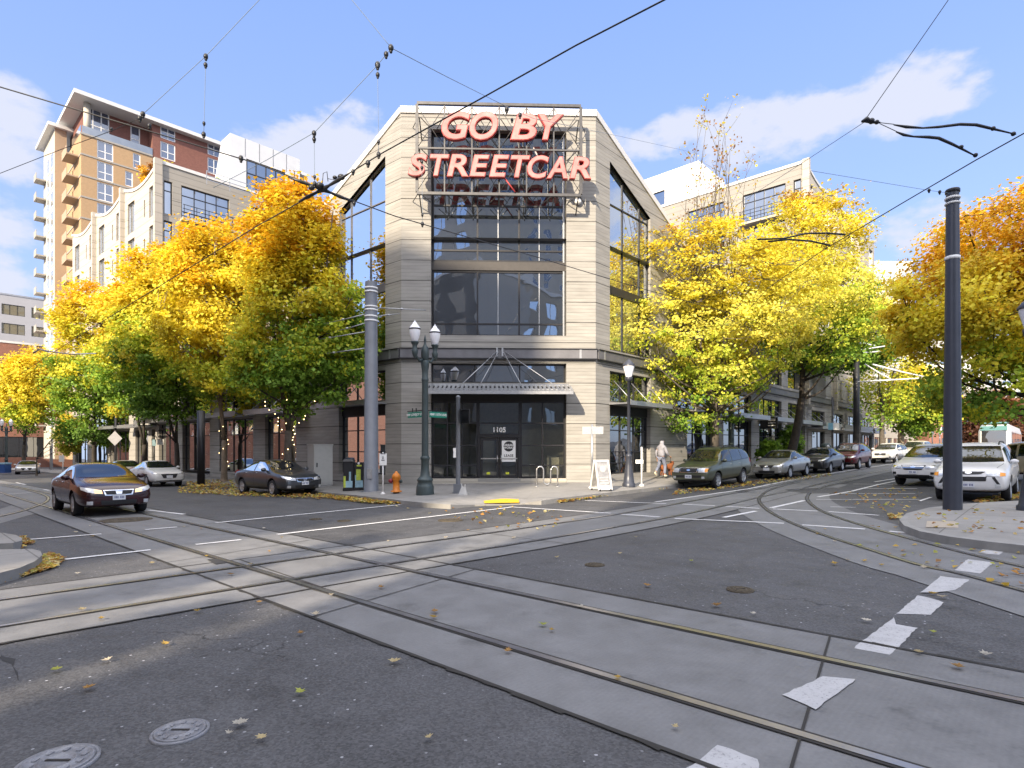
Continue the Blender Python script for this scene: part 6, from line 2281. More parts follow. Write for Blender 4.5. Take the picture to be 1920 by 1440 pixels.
    if rails:
        for s in (1, -1):
            mb = MB()
            pts = []
            for q in (.12, .02, -.15, -.35, -.55, -.7):
                p, nn = cast((X(q), s * hw * .60, 4), (0, 0, -1))
                pts.append(p + Vector((0, 0, .055 if -.7 < q < .12 else .0)))
            mb.tube(pts, .02, 6)
            mb.build('roof_rail', M['black_trim'], bo)
    # wheels
    t_, rm, dk = wheel_parts(wr, .22, spokes)
    for xx in xa:
        for s in (-1, 1):
            w = t_.build('wheel', M['tyre'], root)
            w.location = (xx, s * (hw - .135), wr - .035 - dz)
            if s > 0: w.rotation_euler = (0, 0, math.pi)
            ri = rm.build('rim', M['alloy'], w)
            dk.build('brake_disc', M['black_trim'], w)
    # dark underbody and arch liners
    mb = MB()
    mb.box(-hl * .84, hl * .84, -hw * .70, hw * .70, .22 if kind == 'sedan' else .27, .5)
    mb.build('underbody', M['black_trim'], root)
    return root


hL = (.742, -.670); hR = (-.70, -.714)
GLc = 'cars parked along the left kerb'; GRc = 'cars parked along the right street'
car('maroon sedan driving towards the viewer over the rails with its side lights on', -13.0, 18.2, (.73, -.683), 'sedan', paint('deep_maroon_paint', (.030, .004, .007), .0, .22), 4.93, 1.85, 1.48, .335,
    None, 8, drl=True, name='moving_car', txt='855 MED')
car('dark grey sedan parked at the left kerb in front of the pale utility cabinet', -10.35, 25.45, (.75, -.66), 'sedan', paint('graphite_paint', (.085, .09, .10), .6), 4.93, 1.85, 1.48, .335, GLc, 8, txt='XHR 241')
car('white sedan with a wide black grille parked behind the maroon sedan', -20.9, 34.0, hL, 'sedan', paint('white_paint_coat', (.66, .66, .65)), 4.66, 1.80, 1.44, .33, GLc, 10, front='wide', grille='black')
car('silver sedan mostly hidden behind the white parked sedan', -26.0, 38.9, hL, 'sedan', paint('silver_paint', (.42, .43, .44), .6), 4.6, 1.8, 1.45, .33, GLc, 8)
car('far silver coupe with a dark front parked by the brick building', -50.8, 60.8, (.60, -.80), 'sedan', paint('pale_silver_paint', (.5, .5, .5), .4), 4.9, 1.9, 1.42, .34, GLc, 8, front='wide', grille='black')
car('olive green boxy SUV first in the right-hand row beside the walking person', 9.55, 27.5, (-.70, -.714), 'suv', paint('olive_grey_paint', (.105, .115, .08), .45), 4.82, 1.86, 1.80, .37, GRc, 6, front='boxy', grille='mesh', rails=True, cat='SUV', txt='914 KBQ')
car('silver sedan parked right behind the olive SUV', 14.9, 31.9, hR, 'sedan', paint('light_silver_paint', (.40, .40, .385), .55), 4.57, 1.79, 1.45, .325, GRc, 10, grille='black')
car('black hatchback third in the right-hand row, behind the silver sedan', 19.1, 35.7, hR, 'sedan', paint('black_grey_paint', (.035, .036, .04), .45), 4.2, 1.75, 1.48, .31, GRc, 8, front='hatch', grille='black')
car('dark red crossover fourth in the right-hand row with a bright rear window', 22.9, 39.2, hR, 'cross', paint('dark_red_paint', (.13, .014, .018), .4), 4.5, 1.8, 1.68, .35, GRc, 8, front='cross', grille='black', rails=True)
car('white wagon with black lower bumper by the thin green linden', 31.0, 47.6, (-.74, -.67), 'cross', paint('pearl_white_paint', (.62, .62, .62)), 4.7, 1.82, 1.60, .35, GRc, 8, front='cross', grille='bar', cladding=True, cat='wagon')
car('pale SUV half hidden behind the white wagon', 36.6, 52.4, (-.72, -.69), 'suv', paint('pale_champagne_paint', (.6, .57, .5), .2), 4.8, 1.9, 1.78, .36, GRc, 8, front='cross', grille='black', cat='SUV')
car('white SUV with striped chrome grille just left of the thick black pole', 18.4, 25.3, (-.80, -.60), 'cross', paint('bright_white_paint', (.70, .70, .70)), 4.6, 1.85, 1.69, .36, None, 8, front='cross', grille='black', cladding=True, cat='SUV', name='moving_car', txt='PDX 316')
car('white rugged SUV with black roof rails parked behind the thick black pole', 15.9, 19.75, (-.70, -.714), 'suv', paint('snow_white_paint', (.68, .68, .68)), 4.82, 1.93, 1.83, .39, None, 6, front='rugged', grille='black', rails=True, cat='SUV', txt='412 EKX')
car('cream crossover with a red tail light behind the rugged white SUV', 22.6, 25.6, (-.45, .89), 'cross', paint('cream_paint', (.62, .55, .40), .1), 4.6, 1.85, 1.68, .36, None, 8, front='cross', grille='black', rear=True)
car('pale blue sedan whose roof shows above the rugged white SUV', 24.6, 30.6, (-.70, -.714), 'sedan', paint('pale_blue_paint', (.45, .5, .58), .3), 4.7, 1.82, 1.55, .33, None, 8)
car('white van at the right edge behind the cream crossover', 29.2, 31.2, (-.2, .98), 'suv', paint('van_white_paint', (.66, .67, .70)), 4.9, 1.95, 1.85, .36, None, 8, front='boxy', grille='black', cat='van')

# streetcar at the end of the right street
M['tram_teal'] = mat('teal_tram_paint', (.10, .24, .25), .35, var=.05, coat=.4)
M['tram_white'] = mat('white_tram_paint', (.66, .68, .69), .35, var=.04, coat=.4)


def streetcar(x, y, head, label):
    rt = empty('streetcar', (x, y, gz(x, y)), math.atan2(head[1], head[0]), label, 'streetcar')
    hw, H = 1.25, 3.45
    mb = MB()
    secs = []
    for xx, w, zt in ((9.0, .80, 2.75), (8.8, .92, 3.05), (8.2, 1.0, 3.3), (7.2, 1.0, H), (-9, 1.0, H)):
        secs.append([(xx, yy * w * hw, z) for yy, z in ((-1, .35), (-1.0, 1.0), (-.99, 2.6), (-.86, zt - .22), (-.5, zt), (.5, zt), (.86, zt - .22), (.99, 2.6), (1.0, 1.0), (1, .35))])
    n = 10
    for s in secs: mb.v += s
    for i in range(len(secs) - 1):
        for k in range(n):
            k2 = (k + 1) % n
            mb.f.append((i * n + k, i * n + k2, (i + 1) * n + k2, (i + 1) * n + k)); mb.m.append(0); mb.sm.append(False)
    mb.f.append(tuple(range(n))); mb.m.append(0); mb.sm.append(False)
    mb.build('body', M['tram_white'], rt)
    mb = MB(); mb.box(9.005, 9.03, -.92, .92, 1.25, 2.62); mb.build('windshield', M['glass_dim'], rt)
    mb = MB(); mb.box(8.78, 9.06, -1.0, 1.0, 2.66, 3.08); mb.prism([(6.9, -1.0), (8.6, -.9), (8.6, .9), (6.9, 1.0)], 3.34, 3.47); mb.build('roof_hood', M['tram_teal'], rt)
    mb = MB(); mb.box(9.01, 9.05, -1.0, 1.0, .4, 1.1); mb.build('nose_panel', M['tram_teal'], rt)
    for s in (-.75, .75):
        mb = MB(); mb.ball((9.06, s, .95), .12, 8, 5); mb.build('headlight', M['lamp_clear'], rt)
    for s in (-1, 1):
        for k in range(6):
            mb = MB(); mb.box(-7.8 + k * 2.6, -5.6 + k * 2.6, s * 1.255 - .02, s * 1.255 + .02, 1.2, 2.5); mb.build('side_window', M['glass_dim'], rt)
    return rt


q = P(1862, 850, 56)
streetcar(q.x + 6.3, q.y + 6.5, (-.69, -.72), 'white and teal streetcar far down the right street')
# ================================================================== street furniture
def ground_at(px, Y, h=.2):
    X = (px - CX) / FPX * Y
    return Vector((X, Y, gz(X, Y) + h))


def zpx(py, Y): return CAMZ - (py - HY) / FPX * Y


# --- big catenary poles
b = ground_at(696, 23.4, .17)
e = empty('catenary_pole', b, 0, 'thick blue-grey pole with silver bands left of the corner shop', 'pole')
zt = zpx(530, 23.4) - b.z
mb = MB(); mb.lathe([(.31, 0), (.305, .05), (.29, .06), (.24, zt), (.235, zt + .02), (.001, zt + .04)], (0, 0, 0), 28, 0, caps=False); mb.build('shaft', M['pole_grey'], e)
mb = MB(); mb.lathe([(.45, 0), (.45, .03), (.33, .035)], (0, 0, 0), 20, caps=False)
for k in range(8):
    mb.ball((.39 * math.cos(k * .785), .39 * math.sin(k * .785), .045), .03, 6, 4)
mb.build('base_plate', M['pole_grey'], e)
mb = MB(); mb.box(-.09, .09, -.312, -.292, .55, .95); mb.build('access_plate', M['galv'], e)
for py in (541, 548, 576, 582, 594, 602):
    z = zpx(py, 23.4) - b.z; mb = MB(); mb.lathe([(.25, -.035), (.268, -.03), (.268, .03), (.25, .035)], (0, 0, z), 28, caps=False); mb.build('band', M['white_paint'], e)
for py, dx, dy, dz in ((577, 1.9, .5, .02), (593, .8, .5, .22), (589, -2.2, 1.4, -.12), (606, -1.9, 1.5, -.1), (622, -3.6, 2.4, -.02), (653, -3.2, 2.2, .02)):
    z = zpx(py, 23.4) - b.z; sx = .24 if dx > 0 else -.24
    mb = MB(); mb.tube([(sx, 0, z), (sx + dx * .45, dy * .45, z + dz * .5), (sx + dx, dy, z + dz)], .022, 6)
    mb.ball((sx + dx * .5, dy * .5, z + dz * .5), .05, 6, 5, 0, (1.6, 1, 1)); mb.build('wire_stay', M['galv'], e)
b = ground_at(1786, 14.3, .16)
e = empty('catenary_pole', b, 0, 'thick black pole standing on the right corner before the white SUV', 'pole')
M['pole_dark'] = mat('dark_slate_pole_paint', (.05, .056, .075), .38, .2, var=.1, scale=3)
zt = zpx(355, 14.3) - b.z
mb = MB(); mb.lathe([(.20, 0), (.197, .8), (.135, zt - .1)], (0, 0, 0), 28, 0, caps=False)
mb.xf(Matrix.Shear('XY', 4, (.0105, 0)) if False else Matrix.Identity(4)); mb.build('shaft', M['pole_dark'], e)
mb = MB(); mb.lathe([(.135, zt - .1), (.155, zt - .09), (.155, zt - .02), (.14, zt), (.001, zt + .02)], (0, 0, 0), 28, 0, caps=False); mb.build('cap', M['black_metal'], e)
for py, hgt in ((372, .06), (382, .05), (484, .09)):
    z = zpx(py, 14.3) - b.z; mb = MB(); mb.lathe([(.145, -hgt / 2), (.165, -hgt / 2 + .01), (.165, hgt / 2 - .01), (.145, hgt / 2)], (0, 0, z), 28, caps=False); mb.build('band', M['white_paint'], e)


# --- lamps
def acorn(mb, c, s=1.0):
    mb.lathe([(.10 * s, 0), (.15 * s, .10 * s), (.205 * s, .30 * s), (.225 * s, .46 * s), (.22 * s, .50 * s)], c, 18, 0, caps=False)


def slim(mb, k):
    mb.v = [(p[0] * k, p[1] * k, p[2]) for p in mb.v]


def twin_lamp(base, label, Hh, axis, spread=.5, name='street_lamp', group=None):
    e = empty(name, base, math.atan2(axis[1], axis[0]), label, 'street lamp', group)
    h = Hh
    mb = MB()
    mb.lathe([(.47, 0), (.48, .08), (.46, .34), (.44, .38), (.42, .40), (.38, .52), (.42, .55), (.42, .60), (.36, .64), (.26, .72), (.215, .95), (.21, 1.30), (.25, 1.33), (.25, 1.40), (.205, 1.44)], (0, 0, 0), 20, 0, caps=False)
    slim(mb, .68); mb.build('base', M['lamp_green'], e)
    mb = MB()
    mb.lathe([(.185, 1.42), (.165, h * .68), (.17, h * .685), (.19, h * .69), (.19, h * .70), (.165, h * .705), (.165, h * .75), (.20, h * .77), (.23, h * .80), (.20, h * .81)], (0, 0, 0), 16, 0, caps=False)
    mb.lathe([(.12, h * .81), (.20, h * .83), (.22, h * .86), (.19, h * .885), (.10, h * .90), (.05, h * .92), (.07, h * .93), (.04, h * .95), (.01, h * .965)], (0, 0, 0), 14, 0, caps=False)
    slim(mb, .68); mb.build('shaft', M['lamp_green'], e)
    for s in (-1, 1):
        mb = MB()
        x = s * spread
        mb.tube([(s * .12, 0, h * .815), (s * .26, 0, h * .805), (s * .40, 0, h * .83), (x, 0, h * .86)], .05, 8)
        mb.lathe([(.01, -.30), (.06, -.24), (.10, -.14), (.12, -.02), (.08, .05), (.09, .18), (.14, .26), (.15, .30), (.10, .31)], (x, 0, h * .865), 12, caps=False)
        arm = mb.build('lamp_arm', M['lamp_green'], e)
        mb = MB(); acorn(mb, (x, 0, h * .865 + .30), .88); mb.build('globe', M['white_glass'], arm)
        mb = MB()
        zc = h * .865 + .30 + .44
        mb.lathe([(.205, -.02), (.215, 0), (.205, .03)], (x, 0, zc), 18, caps=False); mb.build('globe_ring', M['black_metal'], arm)
        mb = MB(); mb.lathe([(.20, .03), (.15, .12), (.10, .17), (.07, .23), (.02, .28), (.005, .34)], (x, 0, zc), 16, caps=False); mb.build('finial', M['white_glass'], arm)
    return e


b = ground_at(797, 21.0, .16)
lampT = twin_lamp(b, 'dark green twin-globe lamp post on the corner pavement', 6.05, D2, .46)
b2 = ground_at(12, 62, .2)
twin_lamp(b2, 'twin-globe lamp post with a blue bin by the brick building', 5.4, (1, .2), .42)


def single_lamp(base, label, Hh, group=None):
    e = empty('street_lamp', base, 0, label, 'street lamp', group)
    h = Hh
    mb = MB()
    mb.lathe([(.42, 0), (.42, .14), (.36, .18), (.30, .50), (.22, .90), (.18, 1.25), (.20, 1.28), (.20, 1.34), (.12, 1.40)], (0, 0, 0), 18, 0, caps=False); slim(mb, .66); mb.build('base', M['pole_dark'], e)
    mb = MB(); mb.lathe([(.078, 1.38), (.062, h - .95), (.15, h - .93), (.17, h - .78), (.13, h - .76)], (0, 0, 0), 14, caps=False); mb.build('shaft', M['pole_dark'], e)
    mb = MB(); mb.lathe([(.13, h - .76), (.17, h - .6), (.235, h - .36), (.24, h - .30)], (0, 0, 0), 18, caps=False); mb.build('globe', M['white_glass'], e)
    mb = MB(); mb.lathe([(.27, h - .30), (.27, h - .26), (.18, h - .14), (.06, h - .04), (.01, h)], (0, 0, 0), 18, caps=False); mb.build('lamp_cap', M['pole_dark'], e)
    return e


single_lamp(ground_at(1179, 24.6, .2), 'single-globe lamp post in front of the right shop window', zpx(673, 24.6) - gz(5, 24.6) - .2)
single_lamp(ground_at(1934, 13.6, .16), 'single-globe lamp post cut off by the right edge of the picture', zpx(555, 13.6) - gz(12, 13.6) - .16)

# --- signal post with a head seen from behind
b = ground_at(859, 21.4, .2)
e = empty('signal_post', b, 0, 'slim grey signal post with a black signal head in front of the shop doors', 'traffic signal')
H_ = zpx(745, 21.4) - b.z
mb = MB(); mb.box(-.19, .19, -.19, .19, 0, .06); mb.box(-.16, .16, -.16, .16, .06, .36); mb.build('base', M['pole_grey'], e)
mb = MB(); mb.lathe([(.085, .36), (.075, H_ - .02), (.09, H_), (.07, H_ + .05), (.01, H_ + .08)], (0, 0, 0), 14, caps=False); mb.build('shaft', M['pole_grey'], e)
z0 = zpx(794, 21.4) - b.z; z1 = zpx(769, 21.4) - b.z
mb = MB(); mb.box(.09, .42, .02, .22, z0, z1); sh = mb.build('signal_head', M['black_metal'], e)
mb = MB()
mb.box(.07, .44, -.28, .02, z1, z1 + .02); mb.box(.07, .09, -.28, .02, z0, z1); mb.box(.42, .44, -.28, .02, z0, z1); mb.build('visor', M['black_metal'], sh)
mb = MB(); mb.box(.09, .42, -.0, .015, z0 + .02, z1 - .02); mb.build('lens', M['car_glass'], sh)
mb = MB(); mb.box(-.17, -.07, -.11, -.07, zpx(858, 21.4) - b.z, zpx(840, 21.4) - b.z); mb.build('push_button_sign', M['white_paint'], e)

# --- street-name signs on the lamp post
M['sign_green'] = mat('green_street_sign', (.02, .22, .15), .4, var=.05)
zs0, zs1 = zpx(782, 21), zpx(771, 21)
for dirv, txt, lab, s in ((D1, 'NW LOVEJOY ST', 'green street-name sign for Lovejoy on the left of the lamp post', .6), (D2, 'NW 11TH AVE', 'green street-name sign for 11th on the right of the lamp post', .6)):
    n = Vector((-.683, -.730)) if dirv is D1 else Vector((.730, -.683))
    F = Fac((b.x * 0 + lampT.location.x, lampT.location.y), dirv, n)
    e = empty('street_sign', F.P(.62, zs0, .0), 0, lab, 'street sign')
    mb = MB(); F.box(mb, .20, 1.02, zs0, zs1, -.01, .01); mb.build('blade', M['sign_green'], e, True)
    mb = MB(); F.box(mb, .1, 1.05, zs1 + .02, zs1 + .05, -.012, .012); F.box(mb, .5, .54, zs1, zs1 + .14, -.01, .01); F.box(mb, .72, .76, zs1, zs1 + .14, -.01, .01); mb.build('bracket', M['black_metal'], e, True)
    FT = F if dirv is D2 else Fac(F.O, -dirv, F.n)
    me_ = text_mesh(txt, .125, .002, 0, .003)
    place_text('lettering', me_, M['white_paint'], e, FT, .61 if dirv is D2 else -.61, (zs0 + zs1) / 2, .013)

# --- hydrant
b = ground_at(743, 21.9, .16)
e = empty('fire_hydrant', b, 0, 'orange fire hydrant with a red side cap on the corner pavement', 'fire hydrant')
M['orange'] = mat('orange_hydrant_paint', (.62, .20, .02), .4, var=.12, scale=10)
M['capred'] = mat('dark_red_hydrant_cap', (.22, .02, .03), .4)
mb = MB(); mb.lathe([(.12, 0), (.12, .10)], (0, 0, 0), 14); mb.build('foot', M['black_metal'], e)
mb = MB(); mb.lathe([(.21, .10), (.21, .14), (.13, .16), (.125, .50), (.15, .54), (.165, .58), (.16, .62), (.17, .63), (.16, .70), (.12, .77), (.06, .82), (.04, .87), (.01, .88)], (0, 0, 0), 18, caps=False); mb.build('barrel', M['orange'], e)
mb = MB(); mb.lathe([(.085, 0), (.085, .10), (.06, .11), (.05, .15), (.01, .155)], (0, 0, 0), 12); mb.xf(Matrix.Translation((-.13, -.06, .50)) @ Matrix.Rotation(R(-78), 4, 'Y')); mb.build('hose_cap', M['capred'], e)
mb = MB(); mb.lathe([(.065, 0), (.065, .09), (.05, .10), (.01, .11)], (0, 0, 0), 12); mb.xf(Matrix.Translation((.13, -.02, .50)) @ Matrix.Rotation(R(85), 4, 'Y')); mb.build('hose_cap', M['lamp_green'], e)

# --- small signs on thin posts
def post_sign(px, Y, ztop_py, label, plates, h=.18, pm='galv', r=.03, name='sign_post', foot=True, face=None):
    b = ground_at(px, Y, h)
    face = v2(face or (-b.x, -b.y)).normalized()
    e = empty(name, b, math.atan2(face.y, face.x) + math.pi / 2, label, 'sign')
    zt = zpx(ztop_py, Y) - b.z
    mb = MB(); mb.lathe([(r, 0), (r, zt)], (0, 0, 0), 10); mb.build('post', M[pm], e)
    if foot:
        mb = MB(); mb.lathe([(r * 3.2, 0), (r * 3, .04), (r * 1.3, .10)], (0, 0, 0), 12, caps=False); mb.build('foot', M['white_paint'], e)
    for x0, x1, p0, p1, mm in plates:
        za, zb = zpx(p1, Y) - b.z, zpx(p0, Y) - b.z
        mb = MB(); mb.box((x0 - px) / FPX * Y, (x1 - px) / FPX * Y, -r - .02, -r - .005, za, zb); mb.build('plate', mm if not isinstance(mm, str) else M[mm], e)
    return e, b


e, b = post_sign(718, 21.9, 848, 'small white parking sign on a thin post beside the hydrant', [(711.5, 725, 850, 872.5, 'white_paint')], .16, 'white_paint', .028)
mb = MB()
for z, w in ((1.53, .09), (1.40, .03), (1.34, .03), (1.28, .06)): mb.box(-w, w, -.053, -.0502, z, z + .035)
mb.build('markings', M['steel_band'], e)
post_sign(1110, 23.6, 796, 'grey post with two sign blades seen from behind, by the A-board', [(1092, 1108.5, 800, 814, 'galv'), (1111, 1131, 800, 814, 'galv')], .22, 'galv', .045)
post_sign(1203, 25.0, 838, 'low white post with a small blank plate right of the single lamp', [(1192, 1206, 862, 869, 'white_paint')], .2, 'white_paint', .035)
post_sign(217, 49, 780, 'dark pole carrying a grey diamond sign seen from behind', [], .2, 'black_metal', .09, foot=False)
M['sign_grey'] = mat('bare_sign_back', (.25, .25, .26), .5, .4)
b = ground_at(217, 48.9, .2)
mb = MB()
zc = zpx(822, 48.9)
for s in (1,):
    pts = [(b.x - .62, zc), (b.x, zc - .62), (b.x + .62, zc), (b.x, zc + .62)]
    i = len(mb.v); mb.v += [(x, b.y - .11, z) for x, z in pts] + [(x, b.y - .095, z) for x, z in pts]
    mb.f += [(0, 1, 2, 3), (7, 6, 5, 4), (0, 4, 5, 1), (1, 5, 6, 2), (2, 6, 7, 3), (3, 7, 4, 0)]; mb.m += [0] * 6; mb.sm += [False] * 6
tag(mb.build('diamond_sign', M['sign_grey']), 'grey diamond sign plate seen from behind among the left trees', 'sign')
post_sign(150, 57, 795, 'plain black pole before the far left shop', [], .2, 'black_metal', .10, foot=False)
post_sign(377, 30.6, 770, 'thick black pole beside the tan tree trunk', [], .2, 'black_metal', .19, foot=False, name='utility_pole')
post_sign(96, 72, 690, 'pale concrete pole at the end of the left street', [], .2, 'white_paint', .16, foot=False, name='utility_pole')
post_sign(118, 60, 852, 'short white post with a round-topped parking plate at far left', [(112, 120, 854, 866, 'white_paint')], .2, 'white_paint', .05, foot=False)
post_sign(289, 44, 818, 'post with a pale blue plate and a no-parking plate above the white sedan', [(286, 292, 824, 836, mat('pale_blue_plate', (.3, .45, .5), .5)), (294, 304, 823, 834, 'white_paint')], .2, 'black_metal', .05, foot=False)
post_sign(1371, 33.0, 760, 'dark green pole behind the olive SUV roof', [], .2, 'lamp_green', .16, foot=False, name='utility_pole')
post_sign(1606, 46.0, 640, 'tall black pole far along the right pavement', [], .2, 'black_metal', .23, foot=False, name='catenary_pole')
post_sign(1561, 43.5, 745, 'dark lamp standard with a pale blue and white sign by the far shops', [(1554, 1562, 793, 806, mat('sky_blue_plate', (.2, .42, .55), .5)), (1562, 1572, 793, 806, 'white_paint')], .2, 'black_metal', .07, foot=False)
for px, lab in ((1748, 'first white parking sign left of the thick black pole'), (1762, 'second white parking sign, right against the thick black pole')):
    post_sign(px, 62, 800, lab, [(px - 2, px + 3, 801, 815, 'white_paint')], .2, 'galv', .05, foot=False)
post_sign(1860, 80, 772, 'distant lamp with two upswept white arms over the streetcar', [], .2, 'black_metal', .1, foot=False, name='street_lamp')
q = P(1860, 770, 80)
# hanging shop sign
F = FRt
a, z = F.px(1446, 793, .9)
e = empty('shop_sign', F.P(a, z, .5), 0, 'black projecting shop sign with pale lettering above the silver sedan', 'sign')
mb = MB(); o = F.P(a, z, 0)
mb.hexa([F.P(a - .03, z - .4, .15), F.P(a + .03, z - .4, .15), F.P(a + .03, z - .4, 1.35), F.P(a - .03, z - .4, 1.35), F.P(a - .03, z + .4, .15), F.P(a + .03, z + .4, .15), F.P(a + .03, z + .4, 1.35), F.P(a - .03, z + .4, 1.35)])
mb.build('board', M['black_metal'], e, True)
mb = MB(); mb.tube([F.P(a, z + .47, 0), F.P(a, z + .47, 1.4)], .03, 6); mb.build('bracket', M['galv'], e, True)
mb = MB()
for k, zz in enumerate((.18, 0, -.18)):
    mb.hexa([F.P(a - .034, z + zz - .03, .7), F.P(a - .031, z + zz - .03, .7), F.P(a - .031, z + zz - .03, 1.2), F.P(a - .034, z + zz - .03, 1.2), F.P(a - .034, z + zz + .03, .7), F.P(a - .031, z + zz + .03, .7), F.P(a - .031, z + zz + .03, 1.2), F.P(a - .034, z + zz + .03, 1.2)])
mb.build('markings', M['white_paint'], e, True)

# --- utility cabinet
b = ground_at(600, 27.3, .18)
e = empty('utility_cabinet', b, R(38), 'tall pale grey utility cabinet behind the dark grey sedan', 'cabinet')
M['cabinet'] = mat('pale_grey_cabinet_paint', (.42, .42, .40), .5, var=.05)
hC = zpx(833, 27.3) - b.z
mb = MB(); mb.box(-.40, .40, -.40, .40, .0, .12); mb.box(-.44, .44, -.44, .44, .12, hC - .05); mb.build('body', M['cabinet'], e)
mb = MB(); mb.box(-.47, .47, -.47, .47, hC - .05, hC); mb.build('lid', M['cabinet'], e)
mb = MB(); mb.box(-.40, .40, -.455, -.441, .2, hC - .12); d_ = mb.build('door', M['cabinet'], e)
mb = MB(); mb.box(-.33, -.28, -.475, -.456, .95, 1.15); mb.build('handle', M['black_metal'], d_)
# --- recycling station
b = ground_at(664, 24.2, .18)
e = empty('litter_bin', b, R(8), 'black litter bin with lime and blue painted panels left of the grey pole', 'litter bin')
M['lime'] = mat('lime_bin_art', (.45, .55, .08), .5, var=.3, scale=5)
M['bluebin'] = mat('pale_blue_bin_art', (.28, .45, .55), .5, var=.25, scale=5)
mb = MB(); mb.box(-.42, .42, -.3, .3, 0, .12); mb.box(-.40, -.0, -.28, .28, .12, 1.22); mb.box(.06, .40, -.28, .28, .12, 1.18); mb.hexa([(-.44, -.32, 1.22), (.02, -.32, 1.22), (.02, .32, 1.22), (-.44, .32, 1.22), (-.38, -.22, 1.32), (-.04, -.22, 1.32), (-.04, .32, 1.38), (-.38, .32, 1.38)])
mb.build('housing', M['black_metal'], e)
for bx in ((-.39, -.30, -.292, -.282, .15, .62), (.12, .30, -.292, -.282, .45, .90), (.14, .34, -.292, -.282, 1.02, 1.08)):
    mb = MB(); mb.box(*bx); mb.build('lime_panel', M['lime'], e)
for bx in ((-.30, -.03, -.292, -.282, .15, .42), (-.17, -.09, -.292, -.282, .42, .8), (.08, .39, -.2925, -.2822, .15, .44), (.07, .115, -.292, -.282, .44, .66)):
    mb = MB(); mb.box(*bx); mb.build('blue_panel', M['bluebin'], e)
mb = MB(); mb.ball((.22, -.29, 1.14), .05, 8, 5, 0, (1, .3, 1)); mb.build('lamp_dot', M['white_paint'], e)
# green bins further right
b = ground_at(1548, 40.5, .3)
e = empty('litter_bin', b, 0, 'small dark green litter bin behind the black hatchback', 'litter bin')
mb = MB(); mb.lathe([(.3, 0), (.34, .1), (.36, 1.0), (.34, 1.25), (.2, 1.42), (.02, 1.45)], (0, 0, 0), 14, caps=False); mb.build('drum', M['lamp_green'], e)
mb = MB(); mb.ball((0, -.33, 1.2), .1, 8, 5, 0, (1, .3, 1)); mb.build('flap', M['white_paint'], e)
b = ground_at(6, 60, .2)
e = empty('litter_bin', b, 0, 'blue bin at the foot of the far left twin lamp', 'litter bin')
mb = MB(); mb.box(-.5, .5, -.4, .4, 0, .9); mb.build('tub', mat('blue_bin_plastic', (.03, .08, .25), .5), e)
mb = MB(); mb.box(-.54, .54, -.44, .44, .9, 1.05); mb.build('lid', M['bluebin'], e)

# --- A-board
b = ground_at(1127, 22.6, .18)
e = empty('sandwich_board', b, R(24), 'white A-board with a grey poster leaning open by the blade post', 'A-board')
for s, nm in ((-1, 'front_panel'), (1, 'rear_panel')):
    y0, y1 = s * .30, s * .03
    Pn = lambda x, t, o=0: (x, y0 + (y1 - y0) * t + s * o, .05 + 1.15 * t)
    mb = MB()
    for x0, x1, t0, t1 in ((-.32, -.27, 0, 1), (.27, .32, 0, 1), (-.27, .27, 0, .08), (-.27, .27, .94, 1)):
        mb.hexa([Pn(x0, t0, .02), Pn(x1, t0, .02), Pn(x1, t0, -.01), Pn(x0, t0, -.01), Pn(x0, t1, .02), Pn(x1, t1, .02), Pn(x1, t1, -.01), Pn(x0, t1, -.01)])
    pn = mb.build(nm, M['white_paint'], e)
    mb = MB(); mb.quad(Pn(-.27, .08, .005), Pn(.27, .08, .005), Pn(.27, .94, .005), Pn(-.27, .94, .005)); mb.build('poster', mat('grey_poster', (.30, .30, .31), .5, var=.4, scale=6), pn)
    mb = MB()
    for t0, t1, w in ((.20, .25, .2), (.29, .34, .17), (.38, .43, .2), (.10, .16, .22)): mb.quad(Pn(-w, t0, .009), Pn(w, t0, .009), Pn(w, t1, .009), Pn(-w, t1, .009))
    i0 = [Pn(.13 * math.cos(k * math.pi / 9), .70 + .11 * math.sin(k * math.pi / 9), .009) for k in range(18)]
    mb.poly(i0); mb.build('markings', M['offwhite'], pn)
    mb = MB()
    for x in (-.24, .24): mb.ball((x, y0, .04), .05, 8, 5)
    mb.build('foot', M['black_metal'], pn)

# --- wave bike rack
Yb = 24.4
b = ground_at(1026, Yb, .27)
e = empty('bike_rack', b, R(3), 'silver wave-shaped bike rack in front of the shop window', 'bike rack')
sc_ = Yb / FPX
pts = []
hgt = .83
for xa_, xb_, upw in ((-20, -7, True), (-7, 6.5, False), (6.5, 19.5, True)):
    c = (xa_ + xb_) / 2 * sc_; r = (xb_ - xa_) / 2 * sc_
    if upw:
        pts += [(c - r, 0, .0 if xa_ < -10 else .25)] + [(c - r * math.cos(t * math.pi / 8), 0, hgt - r + r * math.sin(t * math.pi / 8)) for t in range(9)]
    else:
        pts += [(c - r * math.cos(t * math.pi / 8), 0, .07 + r - r * math.sin(t * math.pi / 8)) for t in range(9)]
pts.append((19.5 * sc_, 0, 0))
mb = MB(); mb.tube(pts, .03, 8); mb.build('wave_tube', M['steel'], e)
mb = MB()
for x in (-20, 19.5): mb.lathe([(.09, 0), (.09, .015), (.04, .02)], (x * sc_, 0, 0), 12, caps=False)
mb.build('floor_flange', M['steel'], e)

